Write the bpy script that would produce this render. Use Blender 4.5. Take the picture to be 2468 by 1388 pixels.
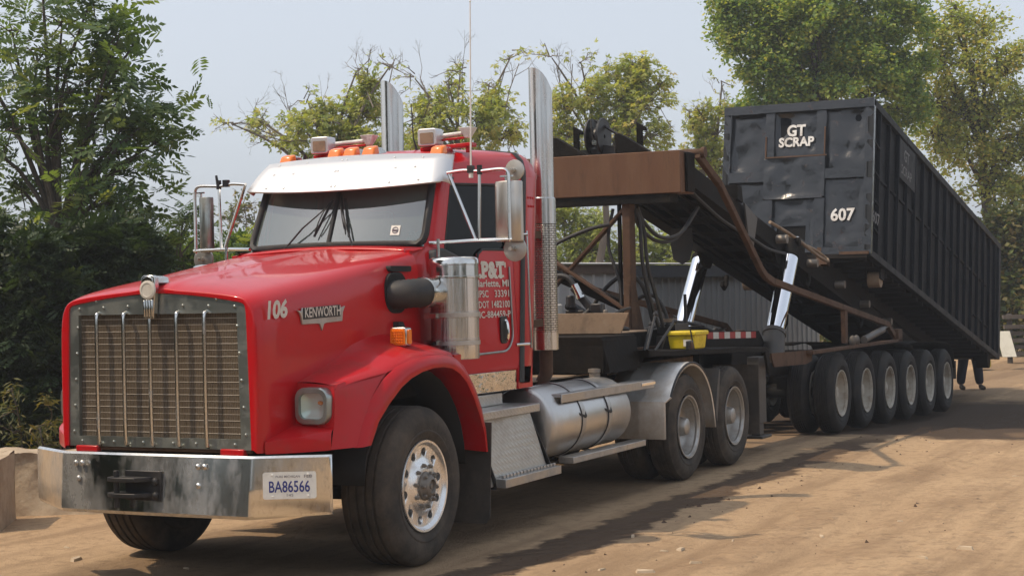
import bpy, bmesh, math, random
import numpy as np
from mathutils import Vector, Matrix
from mathutils.geometry import tessellate_polygon
R = math.radians
for o in list(bpy.data.objects):
    bpy.data.objects.remove(o)
SC = bpy.context.scene
COL = SC.collection

# ------------------------------------------------------------------ camera
# world: x runs rearwards along the truck, -y is the driver's side, z is up
FW = Vector((0.89733801, 0.44134326, 0.00078725)).normalized()
UP = Vector((0.00891188, -0.01990294, 0.9997622)).normalized()
RT = FW.cross(UP).normalized()
UP = RT.cross(FW).normalized()
CAM = Vector((-9.88853838, -6.76273689, 1.87155451))
cd = bpy.data.cameras.new('camera')
cam = bpy.data.objects.new('camera', cd)
COL.objects.link(cam)
m = Matrix((RT, UP, -FW)).transposed().to_4x4()
m.translation = CAM
cam.matrix_world = m
cd.sensor_width = 36.0
cd.lens = 4000.43 * 36.0 / 2468.0
cd.clip_start = 0.1
cd.clip_end = 2000.0
SC.camera = cam

# ------------------------------------------------------------------ light
SUN = Vector((-0.395, 0.50, 1.0)).normalized()          # towards the sun
W = bpy.data.worlds.new('World')
SC.world = W
W.use_nodes = True
wn = W.node_tree
bg = wn.nodes['Background']
sky = wn.nodes.new('ShaderNodeTexSky')
sky.sky_type = 'NISHITA'
sky.sun_disc = False
sky.sun_elevation = math.asin(SUN.z)
sky.sun_rotation = math.atan2(SUN.x, SUN.y)
sky.air_density = 1.0
sky.dust_density = 3.2
sky.ozone_density = 1.0
hsv = wn.nodes.new('ShaderNodeHueSaturation')
hsv.inputs['Saturation'].default_value = 0.46
wn.links.new(sky.outputs[0], hsv.inputs['Color'])
veil = wn.nodes.new('ShaderNodeMix')                     # thin smoke in the air evens the sky out
veil.data_type = 'RGBA'
veil.inputs[0].default_value = 0.55
veil.inputs[7].default_value = (2.95, 3.25, 3.75, 1.0)
wn.links.new(hsv.outputs[0], veil.inputs[6])
wn.links.new(veil.outputs[2], bg.inputs['Color'])
bg.inputs['Strength'].default_value = 0.15
sl = bpy.data.lights.new('sun', 'SUN')
sl.energy = 2.2
sl.angle = R(0.8)
sl.color = (1.0, 0.80, 0.58)
so = bpy.data.objects.new('sun', sl)
COL.objects.link(so)
so.rotation_euler = SUN.to_track_quat('Z', 'Y').to_euler()
so.location = (0, 0, 30)
SC.view_settings.view_transform = 'Standard'
SC.view_settings.look = 'None'
SC.view_settings.exposure = 0.57
SC.view_settings.gamma = 1.0

def at_depth(px, py, d):
    """a place in the world d metres ahead of the viewpoint (photo pixel grid 2468 x 1388)"""
    return CAM + (FW + RT * ((px - 1234) / 4000.43) + UP * ((694 - py) / 4000.43)) * d

# ------------------------------------------------------------------ materials
def nset(n, **k):
    for a, b in k.items():
        n.inputs[a.replace('_', ' ')].default_value = b

def mat(name, col, rough=0.5, metal=0.0, coat=0.0, dirt=None, dscale=3.0, damt=0.5, drough=None,
        bump=0.0, bscale=40.0, spec=0.5, dirt2=None, d2scale=12.0, d2amt=0.3, stretch=(1, 1, 1)):
    """principled paint or metal with patches of dirt or painted tone of their own shape"""
    M = bpy.data.materials.new(name)
    M.use_nodes = True
    t = M.node_tree
    b = t.nodes['Principled BSDF']
    c4 = tuple(col) + (1.0,)
    b.inputs['Base Color'].default_value = c4
    b.inputs['Roughness'].default_value = rough
    b.inputs['Metallic'].default_value = metal
    b.inputs['Coat Weight'].default_value = coat
    b.inputs['Coat Roughness'].default_value = 0.06
    b.inputs['Specular IOR Level'].default_value = spec
    tc = t.nodes.new('ShaderNodeTexCoord')
    mp = t.nodes.new('ShaderNodeMapping')
    mp.inputs['Scale'].default_value = stretch
    t.links.new(tc.outputs['Object'], mp.inputs[0])
    cur = None
    def layer(cur, colr, scale, amt, seed):
        n = t.nodes.new('ShaderNodeTexNoise')
        nset(n, Scale=scale, Detail=8.0, Roughness=0.68)
        t.links.new(mp.outputs[0], n.inputs['Vector'])
        r = t.nodes.new('ShaderNodeValToRGB')
        r.color_ramp.elements[0].position = 0.62 - 0.34 * amt
        r.color_ramp.elements[1].position = 0.80 - 0.22 * amt
        r.color_ramp.elements[1].color = (min(1, 0.45 + amt * 0.55),) * 3 + (1,)
        t.links.new(n.outputs['Fac'], r.inputs[0])
        x = t.nodes.new('ShaderNodeMix')
        x.data_type = 'RGBA'
        t.links.new(r.outputs[0], x.inputs[0])
        if cur is None:
            x.inputs[6].default_value = c4
        else:
            t.links.new(cur, x.inputs[6])
        x.inputs[7].default_value = tuple(colr) + (1.0,)
        return x.outputs[2], r.outputs[0]
    if dirt is not None:
        cur, fac = layer(cur, dirt, dscale, damt, 0)
        q = t.nodes.new('ShaderNodeMapRange')
        q.inputs['To Min'].default_value = rough
        q.inputs['To Max'].default_value = drough if drough is not None else min(1.0, rough + 0.35)
        t.links.new(fac, q.inputs['Value'])
        t.links.new(q.outputs[0], b.inputs['Roughness'])
        if metal > 0:
            q2 = t.nodes.new('ShaderNodeMapRange')
            q2.inputs['To Min'].default_value = metal
            q2.inputs['To Max'].default_value = metal * 0.25
            t.links.new(fac, q2.inputs['Value'])
            t.links.new(q2.outputs[0], b.inputs['Metallic'])
    if dirt2 is not None:
        cur, fac = layer(cur, dirt2, d2scale, d2amt, 1)
    if cur is not None:
        t.links.new(cur, b.inputs['Base Color'])
    if bump > 0:
        n = t.nodes.new('ShaderNodeTexNoise')
        nset(n, Scale=bscale, Detail=5.0)
        t.links.new(mp.outputs[0], n.inputs['Vector'])
        bp = t.nodes.new('ShaderNodeBump')
        bp.inputs['Strength'].default_value = bump
        bp.inputs['Distance'].default_value = 0.02
        t.links.new(n.outputs['Fac'], bp.inputs['Height'])
        t.links.new(bp.outputs[0], b.inputs['Normal'])
    return M

DUST = (0.22, 0.16, 0.105)
MAT = {}
MAT['red'] = mat('red_paint', (0.47, 0.005, 0.009), 0.34, bump=0.16, bscale=2.2, coat=0.5, spec=0.2, dirt=(0.35, 0.016, 0.017), dscale=1.6, damt=0.25, drough=0.5, dirt2=(0.16, 0.05, 0.04), d2scale=55, d2amt=0.06)
MAT['red_low'] = mat('dusty_red_paint', (0.45, 0.006, 0.010), 0.38, bump=0.08, bscale=2.5, coat=0.25, spec=0.2, dirt=(0.26, 0.045, 0.034), dscale=2.4, damt=0.42, drough=0.6)
MAT['cleaner'] = mat('steel_painted_reflections', (0.62, 0.615, 0.60), 0.20, 1.0, dirt=(0.16, 0.14, 0.115), dscale=3.2, damt=0.42, drough=0.3, bump=0.8, bscale=3.0, stretch=(5, 5, 0.12))  # dark streaks paint mirrored surroundings into the steel's colour
MAT['chrome'] = mat('chrome', (0.82, 0.82, 0.80), 0.07, 1.0)
MAT['bumper'] = mat('dusty_chrome', (0.74, 0.74, 0.72), 0.15, 1.0, dirt=(0.20, 0.19, 0.17), dscale=2.2, damt=0.50, drough=0.42, dirt2=(0.25, 0.21, 0.16), d2scale=26.0, d2amt=0.22, stretch=(1, 1, 0.5))
MAT['steel'] = mat('polished_steel', (0.66, 0.66, 0.64), 0.16, 1.0, dirt=(0.32, 0.27, 0.21), dscale=2.5, damt=0.25, drough=0.5)
MAT['skirt'] = mat('wavy_chrome_sheet', (0.70, 0.69, 0.67), 0.12, 1.0, bump=0.9, bscale=5.0)
MAT['stack'] = mat('exhaust_chrome', (0.60, 0.595, 0.58), 0.2, 1.0, dirt=(0.47, 0.44, 0.39), dscale=4.0, damt=0.4, drough=0.42, stretch=(3, 3, 0.35))
MAT['alu'] = mat('dull_aluminium', (0.52, 0.51, 0.49), 0.34, 0.9, dirt=(0.30, 0.255, 0.20), dscale=2.2, damt=0.6, drough=0.65, dirt2=(0.22, 0.185, 0.15), d2scale=18, d2amt=0.2)
MAT['grille_plate'] = mat('grille_surround_steel', (0.34, 0.37, 0.35), 0.28, 0.85, dirt=(0.19, 0.18, 0.15), dscale=5, damt=0.5, drough=0.55)
MAT['white_steel'] = mat('bright_visor_steel', (0.66, 0.67, 0.68), 0.40, 0.6, dirt=(0.50, 0.50, 0.49), dscale=4, damt=0.3)
MAT['black'] = mat('black_plastic', (0.012, 0.012, 0.013), 0.45, dirt=(0.05, 0.045, 0.04), dscale=5, damt=0.4)
MAT['rubber'] = mat('black_rubber', (0.02, 0.02, 0.021), 0.6, dirt=(0.07, 0.06, 0.05), dscale=4, damt=0.4)
MAT['frame'] = mat('dirty_black_frame', (0.006, 0.0055, 0.005), 0.75, spec=0.15, dirt=(0.026, 0.020, 0.015), dscale=3, damt=0.5, bump=0.2, bscale=30)
MAT['dark_void'] = mat('dark_inside', (0.006, 0.006, 0.006), 0.8)
MAT['flap'] = mat('dusty_flap', (0.060, 0.052, 0.045), 0.9, spec=0.2, dirt=(0.12, 0.10, 0.08), dscale=3, damt=0.6)
MAT['tyre'] = mat('dusty_tyre', (0.045, 0.040, 0.035), 0.85, spec=0.25, dirt=(0.115, 0.094, 0.073), dscale=4, damt=0.65, drough=0.92, bump=0.15, bscale=60)
MAT['tyre_dark'] = mat('dark_tyre', (0.017, 0.017, 0.017), 0.75, spec=0.3, dirt=(0.050, 0.042, 0.035), dscale=5, damt=0.45, drough=0.9, bump=0.15, bscale=60)
MAT['wheel_alu'] = mat('polished_wheel', (0.82, 0.82, 0.81), 0.27, 0.85, dirt=(0.45, 0.41, 0.35), dscale=9, damt=0.2, drough=0.5)
MAT['wheel_dull'] = mat('dusty_wheel', (0.42, 0.41, 0.39), 0.34, 0.75, dirt=(0.27, 0.235, 0.19), dscale=7, damt=0.6, drough=0.7)
MAT['wheel_white'] = mat('white_wheel', (0.43, 0.40, 0.34), 0.65, dirt=(0.25, 0.20, 0.145), dscale=6, damt=0.6, drough=0.85, dirt2=(0.14, 0.065, 0.03), d2scale=14, d2amt=0.2)
MAT['hub'] = mat('hub_iron', (0.20, 0.18, 0.155), 0.5, 0.4, dirt=(0.26, 0.215, 0.17), dscale=15, damt=0.4)
MAT['amber'] = mat('amber_lens', (0.85, 0.20, 0.008), 0.22, coat=0.5)
MAT['brown'] = mat('brown_steel', (0.115, 0.056, 0.030), 0.6, spec=0.3, dirt=(0.150, 0.085, 0.050), dscale=2.5, damt=0.5, dirt2=(0.055, 0.033, 0.021), d2scale=6, d2amt=0.3, stretch=(2, 2, 0.45), bump=0.06, bscale=60)
MAT['rust'] = mat('rusty_brown_steel', (0.085, 0.046, 0.027), 0.75, spec=0.3, dirt=(0.038, 0.025, 0.018), dscale=5, damt=0.5, dirt2=(0.14, 0.08, 0.045), d2scale=14, d2amt=0.25, bump=0.15)
MAT['tan_steel'] = mat('dusty_tan_steel', (0.26, 0.185, 0.12), 0.75, dirt=(0.06, 0.045, 0.035), dscale=5, damt=0.4, dirt2=(0.33, 0.27, 0.20), d2scale=9, d2amt=0.3)
MAT['rod'] = mat('chrome_rod', (0.86, 0.88, 0.92), 0.06, 1.0)
MAT['grey_steel'] = mat('grey_cylinder', (0.085, 0.08, 0.075), 0.5, 0.3, dirt=(0.13, 0.105, 0.08), dscale=6, damt=0.4)
MAT['cont'] = mat('black_container_paint', (0.010, 0.012, 0.015), 0.24, coat=0.32, spec=0.5, dirt=(0.016, 0.018, 0.020), dscale=3.5, damt=0.3, drough=0.30, dirt2=(0.10, 0.05, 0.028), d2scale=5, d2amt=0.12, bump=0.55, bscale=9)
MAT['cont_side'] = mat('dark_blue_container_side', (0.0035, 0.0055, 0.009), 0.6, spec=0.12, dirt=(0.009, 0.011, 0.014), dscale=2.2, damt=0.4, bump=0.25, bscale=9)
MAT['cont_under'] = mat('dirty_container_underside', (0.012, 0.0095, 0.0078), 0.85, spec=0.2, dirt=(0.026, 0.019, 0.013), dscale=4, damt=0.5)
MAT['paint_white'] = mat('white_lettering', (0.70, 0.70, 0.68), 0.5, dirt=(0.34, 0.28, 0.22), dscale=7, damt=0.45, dirt2=(0.05, 0.035, 0.028), d2scale=13, d2amt=0.28)
MAT['paint_worn'] = mat('worn_white_lettering', (0.17, 0.175, 0.18), 0.6, dirt=(0.03, 0.03, 0.034), dscale=9, damt=0.5)
MAT['paint_silver'] = mat('silver_lettering', (0.60, 0.57, 0.50), 0.4, dirt=(0.42, 0.38, 0.32), dscale=30, damt=0.4)
MAT['navy'] = mat('navy_lettering', (0.018, 0.030, 0.20), 0.5)
MAT['plate_white'] = mat('plate_white', (0.74, 0.73, 0.68), 0.45, dirt=(0.60, 0.56, 0.48), dscale=12, damt=0.4)
MAT['grey_ink'] = mat('grey_ink', (0.18, 0.17, 0.19), 0.6)
MAT['yellow'] = mat('yellow_plastic', (0.66, 0.50, 0.010), 0.5, dirt=(0.30, 0.20, 0.02), dscale=9, damt=0.35, dirt2=(0.08, 0.06, 0.03), d2scale=18, d2amt=0.15)
MAT['tape_red'] = mat('red_tape', (0.36, 0.022, 0.02), 0.5, dirt=(0.18, 0.03, 0.03), dscale=12, damt=0.3)
MAT['tape_white'] = mat('white_tape', (0.58, 0.56, 0.51), 0.5, dirt=(0.4, 0.37, 0.31), dscale=12, damt=0.3)
MAT['mirror_back'] = mat('satin_mirror_shell', (0.50, 0.48, 0.44), 0.32, 0.85, dirt=(0.40, 0.37, 0.32), dscale=3, damt=0.4)
MAT['cont_plate'] = mat('faded_name_plate', (0.012, 0.015, 0.019), 0.6, spec=0.25, dirt=(0.03, 0.033, 0.036), dscale=6, damt=0.5)
MAT['seat'] = mat('grey_upholstery', (0.06, 0.06, 0.062), 0.8)
MAT['denim'] = mat('dark_trousers', (0.010, 0.012, 0.022), 0.9)
MAT['shirt'] = mat('dark_work_shirt', (0.016, 0.02, 0.032), 0.9)
MAT['skin'] = mat('skin', (0.42, 0.24, 0.17), 0.55)
MAT['hair'] = mat('dark_hair', (0.02, 0.014, 0.01), 0.7)
MAT['boot'] = mat('dusty_boots', (0.06, 0.045, 0.032), 0.8)
MAT['concrete'] = mat('dusty_concrete', (0.40, 0.32, 0.225), 0.9, dirt=(0.24, 0.17, 0.11), dscale=3.5, damt=0.5, dirt2=(0.48, 0.42, 0.32), d2scale=11, d2amt=0.35, bump=0.9, bscale=9)
MAT['shed_wall'] = mat('grey_shed_steel', (0.30, 0.31, 0.31), 0.6, 0.1, dirt=(0.245, 0.24, 0.225), dscale=1.2, damt=0.5, stretch=(3, 3, 0.5))
MAT['shed_light'] = mat('pale_shed_steel', (0.50, 0.505, 0.50), 0.6, 0.1, dirt=(0.41, 0.40, 0.38), dscale=1.2, damt=0.5, stretch=(3, 3, 0.5))
MAT['shed_trim'] = mat('dark_shed_trim', (0.022, 0.023, 0.027), 0.6)
MAT['rust_trim'] = mat('rusty_trim', (0.13, 0.085, 0.06), 0.7, dirt=(0.20, 0.15, 0.11), dscale=5, damt=0.4)
MAT['roof_sheet'] = mat('pale_roof_sheet', (0.45, 0.45, 0.44), 0.5, 0.2)
MAT['wood_grey'] = mat('weathered_wood', (0.10, 0.085, 0.07), 0.85, dirt=(0.05, 0.04, 0.033), dscale=5, damt=0.5)
MAT['wood_chip'] = mat('pale_wood_chip', (0.50, 0.40, 0.28), 0.85, dirt=(0.33, 0.24, 0.15), dscale=20, damt=0.4)
MAT['stone'] = mat('brown_clod', (0.09, 0.055, 0.035), 0.95)
MAT['panel_pale'] = mat('pale_panel', (0.50, 0.48, 0.40), 0.7, dirt=(0.36, 0.33, 0.26), dscale=6, damt=0.4)
MAT['bark'] = mat('grey_bark', (0.085, 0.07, 0.055), 0.95, dirt=(0.04, 0.033, 0.027), dscale=6, damt=0.5, bump=0.6, bscale=25)
MAT['twig'] = mat('bare_twig_bark', (0.17, 0.145, 0.12), 0.95)

def glass_mat(name, tint, transp, rough=0.03, coat_ior=2.3):
    M = bpy.data.materials.new(name)
    M.use_nodes = True
    t = M.node_tree
    b = t.nodes['Principled BSDF']
    b.inputs['Base Color'].default_value = tint + (1,)
    b.inputs['Roughness'].default_value = rough
    b.inputs['Specular IOR Level'].default_value = 1.0
    b.inputs['Coat Weight'].default_value = 1.0
    b.inputs['Coat Roughness'].default_value = 0.02
    b.inputs['Coat IOR'].default_value = coat_ior
    tr = t.nodes.new('ShaderNodeBsdfTransparent')
    tr.inputs[0].default_value = (0.75, 0.85, 0.82, 1)
    mx = t.nodes.new('ShaderNodeMixShader')
    mx.inputs[0].default_value = transp
    t.links.new(b.outputs[0], mx.inputs[1])
    t.links.new(tr.outputs[0], mx.inputs[2])
    t.links.new(mx.outputs[0], t.nodes['Material Output'].inputs[0])
    return M
MAT['glass'] = glass_mat('dusty_windscreen_glass', (0.085, 0.112, 0.102), 0.22)
MAT['glass_dark'] = mat('dark_side_glass', (0.003, 0.0035, 0.004), 0.05, spec=0.12)
MAT['lamp_glass'] = glass_mat('headlamp_glass', (0.30, 0.30, 0.29), 0.90, coat_ior=1.5)
MAT['reflector'] = mat('lamp_reflector', (0.90, 0.90, 0.88), 0.35, 0.5)
MAT['fender_alu'] = mat('tan_dusted_aluminium', (0.80, 0.78, 0.74), 0.30, 0.40, dirt=(0.48, 0.38, 0.28), dscale=3.0, damt=0.55, drough=0.6)
MAT['tank'] = mat('brushed_tank', (0.58, 0.57, 0.55), 0.33, 0.95, dirt=(0.43, 0.39, 0.33), dscale=1.3, damt=0.35, drough=0.45)

def leaf_mat(name, cols, transl=0.35, rough=0.5):
    """leaves: each leaf picks one of several greens through its 'tint' attribute"""
    M = bpy.data.materials.new(name)
    M.use_nodes = True
    t = M.node_tree
    out = t.nodes['Material Output']
    b = t.nodes['Principled BSDF']
    at = t.nodes.new('ShaderNodeAttribute')
    at.attribute_name = 'tint'
    r = t.nodes.new('ShaderNodeValToRGB')
    e = r.color_ramp.elements
    while len(e) < len(cols):
        e.new(0.5)
    for i, c in enumerate(cols):
        e[i].position = i / (len(cols) - 1)
        e[i].color = tuple(c) + (1,)
    t.links.new(at.outputs['Fac'], r.inputs[0])
    t.links.new(r.outputs[0], b.inputs['Base Color'])
    b.inputs['Roughness'].default_value = rough
    b.inputs['Specular IOR Level'].default_value = 0.35
    tr = t.nodes.new('ShaderNodeBsdfTranslucent')
    g = t.nodes.new('ShaderNodeMix')
    g.data_type = 'RGBA'
    g.blend_type = 'MULTIPLY'
    g.inputs[0].default_value = 1.0
    g.inputs[7].default_value = (1.5, 1.5, 0.5, 1)
    t.links.new(r.outputs[0], g.inputs[6])
    t.links.new(g.outputs[2], tr.inputs[0])
    mx = t.nodes.new('ShaderNodeMixShader')
    mx.inputs[0].default_value = transl
    t.links.new(b.outputs[0], mx.inputs[1])
    t.links.new(tr.outputs[0], mx.inputs[2])
    t.links.new(mx.outputs[0], out.inputs[0])
    return M
MAT['leaf_dark'] = leaf_mat('dark_green_leaves', [(0.055, 0.095, 0.045), (0.095, 0.155, 0.06), (0.145, 0.21, 0.08), (0.22, 0.255, 0.095)], 0.42)
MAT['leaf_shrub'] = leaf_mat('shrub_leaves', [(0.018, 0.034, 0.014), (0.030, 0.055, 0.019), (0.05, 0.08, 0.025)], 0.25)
MAT['leaf_weed'] = leaf_mat('weed_leaves', [(0.06, 0.075, 0.02), (0.12, 0.12, 0.035), (0.22, 0.17, 0.06)], 0.3)
MAT['leaf_elder'] = leaf_mat('yellowing_elder_leaves', [(0.22, 0.28, 0.085), (0.32, 0.37, 0.12), (0.44, 0.45, 0.16), (0.47, 0.40, 0.18)], 0.45)
MAT['leaf_poplar'] = leaf_mat('poplar_leaves', [(0.11, 0.20, 0.07), (0.19, 0.29, 0.085), (0.30, 0.37, 0.095), (0.46, 0.44, 0.11)], 0.45)
MAT['leaf_autumn'] = leaf_mat('autumn_leaves', [(0.20, 0.27, 0.09), (0.32, 0.37, 0.12), (0.43, 0.43, 0.14), (0.50, 0.39, 0.14)], 0.48)
MAT['leaf_brush'] = leaf_mat('brush_leaves', [(0.07, 0.11, 0.035), (0.12, 0.155, 0.05), (0.21, 0.19, 0.07), (0.28, 0.21, 0.09)], 0.35)

# ------------------------------------------------------------------ builders
class MB:
    """collects shapes, then links them as ONE mesh object"""
    def __init__(s):
        s.v = []; s.f = []; s.mi = []; s.M = None
    def add(s, vs, fs, m=0):
        n = len(s.v)
        if s.M is not None:
            vs = [s.M @ Vector(p) for p in vs]
        s.v.extend([tuple(p) for p in vs])
        s.f.extend([tuple(i + n for i in f) for f in fs])
        s.mi.extend([m] * len(fs))
        return s
    def box(s, x0, x1, y0, y1, z0, z1, m=0):
        v = [(x, y, z) for x in (x0, x1) for y in (y0, y1) for z in (z0, z1)]
        return s.add(v, [(0, 1, 3, 2), (4, 6, 7, 5), (0, 4, 5, 1), (2, 3, 7, 6), (0, 2, 6, 4), (1, 5, 7, 3)], m)
    def hexa(s, b, t, m=0):
        """bottom and top loops of equal length"""
        n = len(b)
        fs = [tuple(range(n))[::-1], tuple(range(n, 2 * n))]
        fs += [(i, (i + 1) % n, n + (i + 1) % n, n + i) for i in range(n)]
        return s.add(list(b) + list(t), fs, m)
    def beam(s, p, q, w, h, up=(0, 0, 1), m=0):
        p, q = Vector(p), Vector(q)
        d = (q - p).normalized()
        u = Vector(up)
        a = d.cross(u)
        if a.length < 1e-4:
            a = d.cross(Vector((1, 0, 0)))
        a.normalize()
        b = a.cross(d).normalized()
        L = [a * (i * w / 2) + b * (j * h / 2) for i, j in ((-1, -1), (1, -1), (1, 1), (-1, 1))]
        return s.hexa([p + l for l in L], [q + l for l in L], m)
    def tube(s, path, r, n=10, m=0, caps=True, closed=False):
        P = [Vector(p) for p in path]
        k = len(P)
        rr = r if isinstance(r, (list, tuple)) else [r] * k
        vs = []
        prev = None
        for i in range(k):
            a = P[i - 1] if (i > 0 or closed) else P[i]
            b = P[(i + 1) % k] if (i < k - 1 or closed) else P[i]
            d = (b - a).normalized()
            if prev is None:
                u = d.cross(Vector((0, 0, 1)))
                if u.length < 1e-3:
                    u = d.cross(Vector((0, 1, 0)))
                u.normalize()
            else:
                u = prev - d * prev.dot(d)
                u.normalize()
            prev = u
            w = d.cross(u)
            for j in range(n):
                t = 2 * math.pi * j / n
                vs.append(P[i] + (u * math.cos(t) + w * math.sin(t)) * rr[i])
        fs = []
        for i in range(k if closed else k - 1):
            i2 = (i + 1) % k
            for j in range(n):
                fs.append((i * n + j, i * n + (j + 1) % n, i2 * n + (j + 1) % n, i2 * n + j))
        if caps and not closed:
            fs.append(tuple(range(n))[::-1])
            fs.append(tuple(range((k - 1) * n, k * n)))
        return s.add(vs, fs, m)
    def lathe(s, prof, o, axis, n=32, m=0, cap0=False, cap1=False, ref=None):
        """prof: (distance along axis, radius)"""
        o = Vector(o); ax = Vector(axis).normalized()
        u = Vector(ref) if ref else (Vector((0, 0, 1)) if abs(ax.z) < 0.9 else Vector((1, 0, 0)))
        u = (u - ax * u.dot(ax)).normalized()
        w = ax.cross(u)
        vs = []
        for a, r in prof:
            for j in range(n):
                t = 2 * math.pi * j / n
                vs.append(o + ax * a + (u * math.cos(t) + w * math.sin(t)) * r)
        fs = []
        for i in range(len(prof) - 1):
            for j in range(n):
                fs.append((i * n + j, i * n + (j + 1) % n, (i + 1) * n + (j + 1) % n, (i + 1) * n + j))
        if cap0: fs.append(tuple(range(n))[::-1])
        if cap1: fs.append(tuple(range((len(prof) - 1) * n, len(prof) * n)))
        return s.add(vs, fs, m)
    def cyl(s, p, q, r, n=20, m=0, r2=None):
        p, q = Vector(p), Vector(q)
        return s.lathe([(0, r), ((q - p).length, r if r2 is None else r2)], p, q - p, n, m, True, True)
    def grid(s, rows, m=0, closed=False):
        a = len(rows); b = len(rows[0])
        vs = [p for r in rows for p in r]
        fs = []
        for i in range(a - 1):
            for j in range(b if closed else b - 1):
                j2 = (j + 1) % b
                fs.append((i * b + j, i * b + j2, (i + 1) * b + j2, (i + 1) * b + j))
        return s.add(vs, fs, m)
    def prism(s, poly, fn, a, b, m=0):
        """2D outline swept between a and b; fn(u, v, w) gives the point"""
        return s.hexa([fn(u, v, a) for u, v in poly], [fn(u, v, b) for u, v in poly], m)
    def holed(s, loops, fn, m=0):
        """flat outline with holes; fn(u, v) gives the point"""
        tri = tessellate_polygon([[Vector((u, v, 0)) for u, v in l] for l in loops])
        pts = [p for l in loops for p in l]
        return s.add([fn(u, v) for u, v in pts], [tuple(t) for t in tri], m)
    def ball(s, c, r, n=12, m=0, sc=(1, 1, 1)):
        c = Vector(c)
        vs = []; k = n // 2
        for i in range(k + 1):
            a = math.pi * i / k
            for j in range(n):
                t = 2 * math.pi * j / n
                vs.append(c + Vector((r * sc[0] * math.sin(a) * math.cos(t), r * sc[1] * math.sin(a) * math.sin(t), r * sc[2] * math.cos(a))))
        fs = [(i * n + j, i * n + (j + 1) % n, (i + 1) * n + (j + 1) % n, (i + 1) * n + j) for i in range(k) for j in range(n)]
        return s.add(vs, fs, m)
    def islands(s):
        """one builder per separate piece"""
        par = list(range(len(s.v)))
        def find(i):
            while par[i] != i:
                par[i] = par[par[i]]; i = par[i]
            return i
        for f in s.f:
            a = find(f[0])
            for i in f[1:]: par[find(i)] = a
        grp = {}
        for f in s.f: grp.setdefault(find(f[0]), []).append(f)
        out = []
        for fs in grp.values():
            ids = sorted({i for f in fs for i in f}); mp = {i: k for k, i in enumerate(ids)}
            q = MB(); q.add([s.v[i] for i in ids], [tuple(mp[i] for i in f) for f in fs]); out.append(q)
        return out
    def build_each(s, *a, **k):
        return [q.build(*a, **k) for q in s.islands()]
    def mirror_y(s):
        n = len(s.v)
        s.v.extend([(x, -y, z) for x, y, z in s.v[:n]])
        k = len(s.f)
        s.f.extend([tuple(i + n for i in f[::-1]) for f in s.f[:k]])
        s.mi.extend(s.mi[:k])
        return s
    def build(s, name, mats, parent=None, bevel=0, smooth=40, sub=0, solid=0, local=False, weld=True, recalc=True, off=None):
        me = bpy.data.meshes.new(name)
        o_ = Vector((0, 0, 0))
        if parent is not None and not local:
            o_ = OFF.get(parent, Vector((0, 0, 0)))
        if off is not None:
            o_ = Vector(off)
        me.from_pydata([(x - o_.x, y - o_.y, z - o_.z) for x, y, z in s.v], [], s.f)
        if not isinstance(mats, (list, tuple)): mats = [mats]
        for q in mats: me.materials.append(MAT[q] if isinstance(q, str) else q)
        if len(mats) > 1:
            me.polygons.foreach_set('material_index', s.mi)
        bm = bmesh.new(); bm.from_mesh(me)
        if weld: bmesh.ops.remove_doubles(bm, verts=bm.verts, dist=1e-5)
        if recalc: bmesh.ops.recalc_face_normals(bm, faces=bm.faces)
        bm.to_mesh(me); bm.free()
        me.shade_smooth()
        if smooth < 180: me.set_sharp_from_angle(angle=R(smooth))
        ob = bpy.data.objects.new(name, me)
        COL.objects.link(ob)
        if parent is not None:
            ob.parent = parent
            OFF[ob] = OFF.get(parent, Vector((0, 0, 0)))
        if solid:
            q = ob.modifiers.new('thickness', 'SOLIDIFY'); q.thickness = solid; q.offset = 0
        if bevel:
            q = ob.modifiers.new('bevel', 'BEVEL'); q.width = bevel; q.segments = 2; q.limit_method = 'ANGLE'; q.angle_limit = R(42); q.use_clamp_overlap = True
        if sub:
            q = ob.modifiers.new('round', 'SUBSURF'); q.levels = sub; q.render_levels = sub
        return ob
OFF = {}

def tag(o, label=None, cat=None, group=None, kind=None):
    if label: o['label'] = label
    if cat: o['category'] = cat
    if group: o['group'] = group
    if kind: o['kind'] = kind
    return o

def thing(name, label, cat, loc=(0, 0, 0), rot=(0, 0, 0), group=None):
    o = bpy.data.objects.new(name, None)
    o.empty_display_size = 0.3
    COL.objects.link(o)
    o.location = loc; o.rotation_euler = rot
    OFF[o] = Vector(loc)
    return tag(o, label, cat, group)

def children(o):
    return [c for c in COL.objects if c.parent == o]

def copy_tree(o, parent=None, kids=None):
    c = o.copy(); COL.objects.link(c); c.parent = parent
    for ch in (kids if kids is not None else children(o)):
        copy_tree(ch, c)
    return c

def text(name, s, o, u, v, h, mt, parent, width=None, depth=0.003, bold=0.0, local=False, shear=0.0):
    """lettering: baseline starts at o, runs along u, stands along v, cap height h, optional fitted width"""
    c = bpy.data.curves.new(name, 'FONT')
    c.body = s; c.size = 1.0; c.offset = bold; c.shear = shear; c.resolution_u = 3
    t = bpy.data.objects.new(name + '_tmp', c)
    COL.objects.link(t)
    bpy.context.view_layer.update()
    ev = t.evaluated_get(bpy.context.evaluated_depsgraph_get())
    me = ev.to_mesh()
    pts = [p.co.copy() for p in me.vertices]
    fs = [tuple(p.vertices) for p in me.polygons]
    ev.to_mesh_clear()
    bpy.data.objects.remove(t); bpy.data.curves.remove(c)
    x0 = min(p.x for p in pts); x1 = max(p.x for p in pts)
    sy = h / 0.69
    sx = sy if width is None else width / (x1 - x0)
    o = Vector(o); u = Vector(u).normalized(); v = Vector(v).normalized()
    nrm = u.cross(v).normalized()
    mb = MB()
    mb.add([o + u * ((p.x - x0) * sx) + v * (p.y * sy) + nrm * depth for p in pts], fs)
    return mb.build(name, mt, parent, local=local, smooth=10, weld=False, recalc=False)

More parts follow.
